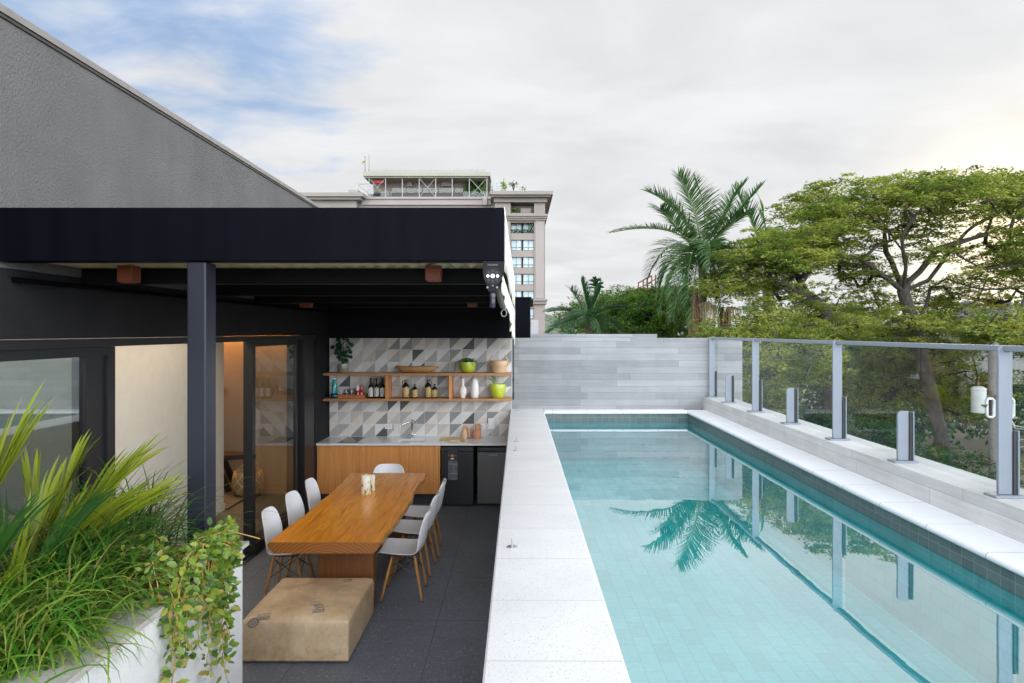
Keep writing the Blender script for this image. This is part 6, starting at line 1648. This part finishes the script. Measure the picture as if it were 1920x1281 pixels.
for px, w_, y0, y1, Y in ((1302, 15, 540, 650, 23.4), (1363, 13, 575, 645, 24.4), (1352, 8, 575, 640, 24.5)):
    q = MB(); a0 = at(px + 3, y0, Y); a1 = at(px, (y0 + y1) / 2, Y); a2 = at(px + 1, y1, Y); s_ = w_ * Y / F / 2
    q.tube([a0, a0.lerp(a1, 0.4) , a1, a2], [s_ * 0.35, s_ * 0.9, s_ * 1.1, s_], 7)
    for k in range(10):
        o_ = Vector((random.uniform(-s_, s_) * 1.3, random.uniform(-s_, s_), 0)); q.tube([a0 + o_ * 0.4, a1 + o_ * 1.1, a2 + o_ * 1.2], [0.01, 0.03, 0.02], 4)
    q.build('dry_sheath', m_sheath, pa)
# small dark palm over the wall
pc = thing('palm_tree', 'small dark green palm low over the concrete wall beside the tall building', 'palm', (*at(1104, 700, 21).xy, GZ), 'palms beyond the wall')
c2 = at(1104, 600, 21)
MB().tube([(c2.x, 21, GZ), (c2.x, 21, -1.5), at(1104, 640, 21), c2], [0.2, 0.17, 0.14, 0.07], 10).build('trunk', m_ptrunk, pc, smooth=True)
for i, (mid, tip, nl, LL, dr) in enumerate((((1098, 560, 21), (1090, 528, 21), 30, 0.55, 0.3), ((1085, 560, 21.2), (1070, 545, 21.4), 30, 0.6, 0.6), ((1075, 575, 20.8), (1030, 585, 20.4), 34, 0.6, 1.3), ((1070, 590, 20.6), (1030, 622, 20.2), 32, 0.55, 1.3), ((1118, 560, 21), (1125, 545, 21), 30, 0.6, 0.6), ((1135, 575, 21), (1172, 578, 21), 34, 0.6, 1.2),
                                             ((1130, 590, 20.7), (1160, 620, 20.4), 30, 0.55, 1.3), ((1100, 570, 20), (1096, 600, 19.4), 30, 0.6, 1.2), ((1112, 565, 22), (1120, 570, 22.8), 28, 0.55, 1.2), ((1090, 575, 22), (1070, 600, 22.6), 28, 0.55, 1.2), ((1085, 585, 20.2), (1068, 628, 19.8), 30, 0.55, 1.3), ((1118, 585, 20.2), (1128, 628, 19.8), 30, 0.55, 1.3))):
    frond(pc, c2, [at(*mid), at(*tip)], nl, LL, dr, m_palm_d, 0.045, 120 + i)
pd = thing('palm_tree', 'tiny palm head poking up behind the round tree, far away', 'palm', (*at(1117, 700, 50).xy, GZ), 'palms beyond the wall')
c3 = at(1117, 540, 50)
MB().tube([(c3.x, 50, GZ), c3], [0.2, 0.12], 8).build('trunk', m_ptrunk, pd, smooth=True)
for i, (px, py) in enumerate(((1108, 528), (1113, 524), (1118, 524), (1124, 527), (1127, 533), (1107, 535), (1128, 540), (1106, 541))):
    frond(pd, c3, [at((1117 + px) / 2, py - 1, 50), at(px, py, 50)], 16, 0.5, 0.6, m_palm_d, 0.07, 140 + i)

# ------------------------------------------------------------------ utility pole with transformer, stair rail, far roof
UY = 20.5
up = thing('utility_pole', 'grey concrete utility pole behind the fence with a crossarm', 'utility pole', (*at(1868, 700, UY).xy, GZ))
m_conc = plain('pole_concrete', (0.16, 0.15, 0.14), 0.85, var=0.2)
m_arm = plain('crossarm_wood', (0.06, 0.055, 0.05), 0.8)
pxl = at(1868, 600, UY)
MB().tube([(pxl.x, UY, GZ), at(1866, 800, UY), at(1862, 606, UY)], [0.20, 0.175, 0.14], 12).build('shaft', m_conc, up, smooth=True)
a_, b_ = at(1822, 628, UY - 0.16), at(1915, 625, UY - 0.16)
MB().beam(a_, b_, 0.09, 0.10).build('crossarm', m_arm, up)
ins = MB()
for px in (1828, 1842, 1886, 1890, 1908):
    p = at(px, 621, UY - 0.16); ins.lathe([(0.03, 0), (0.06, 0.03), (0.03, 0.06), (0.06, 0.09), (0.03, 0.12), (0.055, 0.15), (0.02, 0.19)], tuple(p), 10)
ins.build('insulator', plain('dark_porcelain', (0.03, 0.025, 0.022), 0.3), up, smooth=True)
tf = thing('transformer', 'pale grey drum transformer hanging on the utility pole', 'transformer', tuple(at(1836, 775, UY - 0.1)), None)
m_tf = plain('transformer_grey', (0.42, 0.44, 0.43), 0.5, var=0.08)
pt_ = at(1835, 774, UY - 0.1); rt = 12.2 * UY / F; ht = 46 * UY / F
MB().lathe([(rt * 0.92, 0), (rt, 0.04), (rt, ht - 0.06), (rt * 1.05, ht - 0.05), (rt * 1.05, ht - 0.01), (rt * 0.6, ht + 0.05), (0.0, ht + 0.06)], tuple(pt_), 22).build('drum', m_tf, tf, auto=40)
MB().lathe([(0.03, 0), (0.055, 0.04), (0.03, 0.07), (0.055, 0.11), (0.03, 0.14), (0.02, 0.2)], (pt_.x - 0.02, pt_.y, pt_.z + ht + 0.04), 10).build('bushing', plain('brown_porcelain', (0.06, 0.025, 0.018), 0.3), tf, smooth=True)
MB().box(pt_.x + rt * 0.6, pxl.x, UY - 0.2, UY - 0.1, pt_.z + ht * 0.62, pt_.z + ht * 0.72).build('bracket', m_arm, tf)
q = MB()
for k in range(3):
    q.tube([(pt_.x - rt * 0.3, pt_.y - rt * 0.98, pt_.z + ht * 0.35), (pt_.x + rt * 0.2 + k * 0.03, pt_.y - rt * 1.25, pt_.z + ht * (0.25 + 0.05 * k)), (pt_.x + rt * 0.7, pt_.y - rt * 0.9, pt_.z + ht * 0.42)], 0.012, 5)
q.build('cable', m_arm, tf)
m_pale = plain('pale_cable', (0.50, 0.52, 0.52), 0.5)
for px, lab in ((1857, 'pale rounded cable bracket on the transformer side of the utility pole'), (1894, 'pale rounded cable bracket on the right side of the utility pole')):
    p = at(px, 765, UY - 0.3); w_, h_ = 6.5 * UY / F, 17 * UY / F
    lp_ = [(p.x + sx * w_ * f, p.y, p.z + sy * h_ * g) for sx, sy, f, g in ((-1, -1, .55, 1), (-1, -1, 1, .8), (-1, 1, 1, .8), (-1, 1, .55, 1), (1, 1, .55, 1), (1, 1, 1, .8), (1, -1, 1, .8), (1, -1, .55, 1))]
    br_ = MB().tube(lp_, 0.042, 8, closed=True).build('cable_bracket', m_pale, smooth=True)
    tag(br_, lab, 'cable bracket', 'cable brackets on the utility pole')
cb_ = MB()
for k, (y0, y1) in enumerate(((782, 800), (786, 804), (815, 822), (833, 834))):
    cb_.tube([at(1893 + 2 * k, y0, UY - 0.3), at(1903, (y0 + y1) / 2 + 8, UY - 0.5), at(1925, y1 + 2, UY - 1), at(1980, y1 - 10, UY - 2)], 0.016, 5)
tag(cb_.build('power_cable', m_pale, smooth=True), 'pale slack cables running right from the utility pole', 'cable')
m_ru = plain('rusty_steel', (0.11, 0.032, 0.022), 0.8, var=0.3)
SY_ = 45.0
stt = thing('roof_stair', 'rust red metal stair landing with railing showing above the treetops', 'stair', tuple(at(1215, 560, SY_)))
MB().pbox(1197, 1245, 540, 560, SY_, 2.0).build('landing', m_ru, stt)
q = MB()
for px, y0 in ((1197, 531), (1206, 527), (1214, 522), (1222, 517), (1229, 515)):
    q.tube([at(px, y0, SY_), at(px, 545, SY_)], 0.045, 6)
q.tube([at(1196, 531, SY_), at(1222, 517, SY_)], 0.05, 6); q.tube([at(1197, 540, SY_), at(1222, 530, SY_)], 0.035, 6)
q.tube([at(1214, 532, SY_), at(1235, 520, SY_ + 1)], 0.035, 6)
q.build('railing', m_ru, stt)
frh = thing('far_house', 'grey roofed house with two round vents, half hidden by leaves at the right', 'house', tuple(at(1850, 720, 34)))
m_slate = plain('weathered_roof', (0.17, 0.18, 0.20), 0.8, var=0.2, scale=1.5)
MB().pbox(1790, 1960, 592, 720, 34, 6).build('wall', plain('house_wall_grey', (0.25, 0.25, 0.25), 0.9), frh)
A0, A1, B0, B1 = at(1780, 594, 33.5), at(1970, 592, 33.5), at(1795, 575, 38), at(1965, 572, 38)
MB().add([A0, A1, B1, B0, A0 + Vector((0, 0, -.15)), A1 + Vector((0, 0, -.15)), B1 + Vector((0, 0, -.15)), B0 + Vector((0, 0, -.15))], [(0, 1, 2, 3), (7, 6, 5, 4), (0, 4, 5, 1), (1, 5, 6, 2), (2, 6, 7, 3), (3, 7, 4, 0)]).build('roof', m_slate, frh)
for px in (1815, 1884):
    p = at(px, 588, 35)
    MB().lathe([(0.30, -0.3), (0.30, 0.35), (0.36, 0.36), (0.36, 0.42), (0.28, 0.43), (0.28, 0.5), (0.36, 0.51), (0.36, 0.58), (0.0, 0.7)], tuple(p), 14).build('vent', m_slate, frh, auto=40)
# ------------------------------------------------------------------ beige tower block behind
BYT = 112.0
m_tw = plain('tower_cladding', (0.214, 0.186, 0.163), 0.85, var=0.05, scale=0.3)
m_twl = plain('tower_cladding_pale', (0.242, 0.216, 0.196), 0.85, var=0.05, scale=0.3)
m_corn = plain('cornice_stone', (0.199, 0.179, 0.157), 0.85, var=0.06, scale=0.4)
m_pent = plain('penthouse_wall', (0.220, 0.186, 0.145), 0.85, var=0.05, scale=0.3)
m_proof = plain('penthouse_roof_edge', (0.244, 0.238, 0.191), 0.7, var=0.06, scale=0.3)
m_wht = plain('white_steel', (0.27, 0.27, 0.27), 0.5)
m_bwin = plain('blue_window_glass', (0.30, 0.42, 0.46), 0.15, var=0.25, scale=0.7)
m_brz = plain('bronze_window_frame', (0.16, 0.13, 0.10), 0.5)
m_dkr = plain('dark_recess', (0.07, 0.065, 0.06), 0.8)
m_tgl = glass('balustrade_glass', (0.75, 0.85, 0.84), 1.6)
tw_ = thing('tower_block', 'beige apartment tower with cornices and a rooftop penthouse behind the pergola', 'building', (-15, 120, GZ))
MB().pbox(470, 928, 371, 740, BYT + 0.5, 24).build('facade', m_twl, tw_)
# right wing: pillars and spandrels leave real window openings
wy = 109.0
piers = MB(); piers.pbox(928, 957.5, 380, 740, wy, 3.0); piers.pbox(1001.5, 1022, 380, 740, wy, 26)
piers.pbox(928, 1001.4, 380, 740, wy + 3.01, 22.9)
rows_ = [(379.5, 399.5), (417.5, 437.5), (449.8, 470), (482, 502.5), (513.5, 534), (545.5, 566), (578, 598)]
prev_y = 375.0
for y0, y1 in rows_:
    piers.pbox(957.6, 1001.4, prev_y, y0, wy + 0.15, 2.8); prev_y = y1
piers.pbox(957.6, 1001.4, prev_y, 740, wy + 0.15, 2.8)
piers.build('wing', m_tw, tw_)
pil = MB(); pil.pbox(1004, 1020, 404, 560, wy - 0.12, 0.11); pil.pbox(932, 955, 404, 560, wy - 0.12, 0.11)
pil.build('pilaster', m_twl, tw_)
for i, (y0, y1) in enumerate(rows_):
    if i == 0:
        lg_ = MB().pbox(958, 1001, y0 + 0.3, y1 - 0.2, wy + 2.6, 0.3).build('loggia', plain('loggia_wall', (0.28, 0.25, 0.22), 0.8), tw_)
        MB().pbox(976, 996, y0 + 11, y1 - 0.5, wy + 1.2, 0.8).build('awning_box', m_twl, lg_)
        continue
    for x0, x1 in ((958, 978), (980.5, 1001)):
        f = MB(); Yw = wy + (1.6 if i == 1 else 0.5)
        f.pbox(x0, x0 + 0.9, y0 + .2, y1 - .2, Yw, 0.15); f.pbox(x1 - 0.9, x1, y0 + .2, y1 - .2, Yw, 0.15); f.pbox(x0 + .9, x1 - .9, y0 + .2, y0 + 1, Yw, 0.15); f.pbox(x0 + .9, x1 - .9, y1 - 1, y1 - .2, Yw, 0.15)
        f.pbox((x0 + x1) / 2 - .4, (x0 + x1) / 2 + .4, y0 + 1, y1 - 1, Yw, 0.14); f.pbox(x0 + .9, x1 - .9, y1 - 6.6, y1 - 5.8, Yw - 0.02, 0.12)
        w_ = f.build('window', m_brz, tw_)
        MB().pbox(x0 + 0.9, x1 - 0.9, y0 + 1.1, y1 - 1.1, Yw + 0.16, 0.05).build('pane', m_bwin, w_)
gp = [at(x, 434, wy + 0.6) for x in np.arange(959, 1001, 2.2)]
r = np.random.default_rng(5)
def puff(name, centers, rad, k, ll, m, parent=None, origin=(0, 0, 0), seed=3):
    r = np.random.default_rng(seed); C = np.array([list(c) for c in centers])[:, None] + r.normal(0, 1, (len(centers), k, 3)) * rad; C = C.reshape(-1, 3)
    D = r.normal(0, 1, (len(C), 3)); Nn = r.normal(0, 1, (len(C), 3)); D /= np.linalg.norm(D, axis=1, keepdims=True); Sd = np.cross(D, Nn); Sd /= np.linalg.norm(Sd, axis=1, keepdims=True)
    L = ll * r.uniform(.6, 1.3, len(C))[:, None]; V_ = np.stack([C - D * L * .5, C + Sd * L * .25, C + D * L * .5, C - Sd * L * .25], 1).reshape(-1, 3)
    return raw_mesh(name, V_, np.arange(len(V_)).reshape(-1, 4), m, parent, origin)
puff('window_box_plants', gp, 0.22, 14, 0.3, m_deep, tw_)
puff('hanging_plant', [at(996, 419 + 3 * k, wy + 0.7) for k in range(5)], 0.2, 14, 0.3, m_lush, tw_, seed=6)
puff('loggia_plant', [at(962 + 2 * k, 394 - (k % 2), wy + 1.0) for k in range(4)], 0.3, 16, 0.4, m_lush, tw_, seed=7)
# cornices: main crown cornice, upper band, lower band
c_ = MB(); c_.pbox(919, 1037, 358, 364.5, wy - 2.2, 31); c_.pbox(921, 1033, 364.6, 369, wy - 1.6, 30); c_.pbox(926, 1026, 369.1, 379, wy - 0.6, 28)
c_.build('crown_cornice', m_corn, tw_)
c_ = MB(); c_.pbox(926, 1027, 401, 405, wy - 1.0, 28); c_.pbox(927, 1025.5, 405.1, 409, wy - 0.7, 27.5); c_.pbox(928, 1024, 409.1, 413, wy - 0.4, 27)
c_.build('middle_cornice', m_corn, tw_)
c_ = MB(); c_.pbox(926, 1027, 560.5, 564, wy - 1.0, 28); c_.pbox(927, 1025, 564.1, 570, wy - 0.6, 27.5)
c_.build('lower_cornice', m_corn, tw_)
c_ = MB(); c_.pbox(470, 681, 361, 368, BYT - 2.6, 20); c_.pbox(470, 676, 368.1, 374, BYT - 2.0, 20); c_.pbox(470, 668, 374.1, 390, BYT - 1.0, 18)
c_.build('left_cornice', m_corn, tw_)
c_ = MB(); c_.pbox(672, 922, 369, 373, BYT - 0.4, 2); c_.pbox(678, 920, 373.1, 384, BYT - 0.1, 2); c_.pbox(905, 913, 368, 384, BYT - 0.6, 1)
c_.build('roof_parapet', m_twl, tw_)
# penthouse
ph = MB(); ph.pbox(700, 905, 336, 370, BYT + 4, 12); ph.build('penthouse_wall', m_pent, tw_)
rf = MB(); rf.pbox(680.5, 919, 322.5, 330, BYT - 0.4, 16); rf.pbox(683, 915, 330.1, 333.5, BYT, 15.5); rf.build('penthouse_roof', m_proof, tw_)
rl = MB()
for k in range(14):
    px = 692 + k * 16.8; rl.tube([at(px, 322.6, BYT + 1), at(px, 318.6, BYT + 1)], 0.05, 5)
rl.tube([at(690, 319, BYT + 1), at(910, 318.6, BYT + 1)], 0.05, 5); rl.tube([at(690, 321, BYT + 1), at(910, 320.6, BYT + 1)], 0.04, 5)
rl.build('roof_railing', m_wht, tw_)
st = MB()
cols_ = [692, 723, 754.5, 786, 817, 848, 880, 913]
for px in cols_: MB().tube([at(px, 333.5, BYT + 0.3), at(px, 371, BYT + 0.3)], 0.075, 6).build('column', m_wht, tw_)
for a, b in ((692, 723), (786, 817), (880, 913)):
    st = MB(); st.tube([at(a, 334, BYT + 0.25), at(b, 370, BYT + 0.25)], 0.045, 5); st.tube([at(a, 370, BYT + 0.35), at(b, 334, BYT + 0.35)], 0.045, 5)
    st.build('cross_brace', m_wht, tw_)
MB().pbox(735, 868, 353, 361, BYT + 2.2, 0.06).pbox(690, 734.9, 359, 368, BYT + 2.2, 0.06).pbox(868.1, 918, 359, 369, BYT + 2.2, 0.06).build('balustrade', m_tgl, tw_)
MB().pbox(696, 876, 362.5, 368.9, BYT + 2.6, 0.4).build('dark_screen', m_dkr, tw_)
for x0, x1, y0, y1 in ((763.5, 772.5, 337.5, 349.5), (828, 846, 336, 349)):
    a_ = MB().pbox(x0, x1, y0, y1, BYT + 3.2, 0.75).build('air_conditioner', m_twl, tw_)
    MB().pbox(x0 + 1, x1 - 1, y0 + 2, y1 - 3, BYT + 3.15, 0.04).build('grille', m_pent, a_)
MB().pbox(874, 908, 335, 346, BYT + 3.6, 0.3).build('shade_net', plain('dark_blue_net', (0.02, 0.035, 0.05), 0.9), tw_)
puff('green_wall', [at(874 + 3.2 * (k % 11), 345 + 5 * (k // 11) + (k % 3), BYT + 3.1) for k in range(55)], 0.3, 16, 0.45, m_lush, tw_, seed=8)
MB().pbox(699, 720, 338, 343.5, BYT + 1.0, 0.4).build('red_banner', plain('red_cloth', (0.30, 0.03, 0.03), 0.8), tw_)
fr_ = MB()
for a, b in (((672, 345), (672, 362)), ((672, 345), (690, 345)), ((672, 346), (690, 362)), ((690, 345), (690, 369)), ((672, 362), (690, 369))):
    fr_.tube([at(*a, BYT - 0.2), at(*b, BYT - 0.2)], 0.10, 5)
fr_.build('side_frame', m_wht, tw_)
MB().pbox(653, 672, 356, 361, BYT - 1.5, 3).build('roof_box', m_twl, tw_)
sgn = MB().pbox(689.5, 700, 346, 364, BYT - 0.5, 0.2).build('striped_panel', plain('striped_white_panel', (0.26, 0.25, 0.25), 0.6, var=0.3, scale=3, stretch=(0.2, 0.2, 3)), tw_)
# trellis and plants on the wing roof
tl = MB()
for px in (921, 932, 943): tl.tube([at(px, 342, BYT), at(px, 358, BYT)], 0.07, 5)
for py in (343, 349, 354): tl.tube([at(920, py, BYT), at(944, py, BYT)], 0.05, 5)
tl.build('trellis', plain('trellis_teal_grey', (0.28, 0.36, 0.36), 0.6), tw_)
puff('trellis_climber', [at(944.5 + (k % 2), 343 + 1.6 * k, BYT - 0.2) for k in range(9)], 0.22, 16, 0.35, m_rain, tw_, seed=9)
sh_ = MB()
for k in range(9): sh_.tube([at(963, 358, 111), at(961 + random.uniform(-1, 4), 350, 111), at(956 + k * 1.6, 341 + random.uniform(0, 4), 111)], [0.05, 0.04, 0.02], 4)
sh_.build('bare_shrub', m_bark_d, tw_)
puff('roof_shrub', [at(956 + k * 1.6, 343 + random.uniform(0, 4), 111) for k in range(9)] + [at(979 + k * 1.5, 352 + abs(k - 2) * 1.0, 111) for k in range(5)], 0.2, 9, 0.28, m_lush, tw_, seed=10)
ant = thing('antenna_mast', 'thin rooftop mast with a small windsock on the penthouse', 'mast', tuple(at(684.5, 322, 113)))
MB().tube([at(684.5, 324, 113), at(684.5, 313, 113), at(684.5, 294.5, 113)], [0.12, 0.09, 0.05], 6).build('pole', m_brz, ant)
sp = MB(); p = at(684.5, 294.5, 113); sp.lathe([(0.0, -0.1), (0.13, 0.0), (0.0, 0.12)], tuple(p), 8); sp.build('lamp', m_dkr, ant)
MB().tube([at(684.5, 303, 113), at(681, 303.5, 113), at(679.5, 307, 113)], [0.18, 0.15, 0.08], 6).build('windsock', plain('ochre_windsock', (0.20, 0.19, 0.03), 0.8), ant)
an2 = MB().tube([at(692, 322, 113), at(692, 290, 113)], [0.07, 0.04], 6).build('lightning_rod', m_brz)
tag(an2, 'plain thin rod rising beside the windsock mast on the penthouse roof', 'rod')
lw = MB().pbox(996, 1009.5, 600, 700, 80, 6).build('far_building', m_wht); tag(lw, 'plain white block low in front of the tower, just above the wall', 'building')
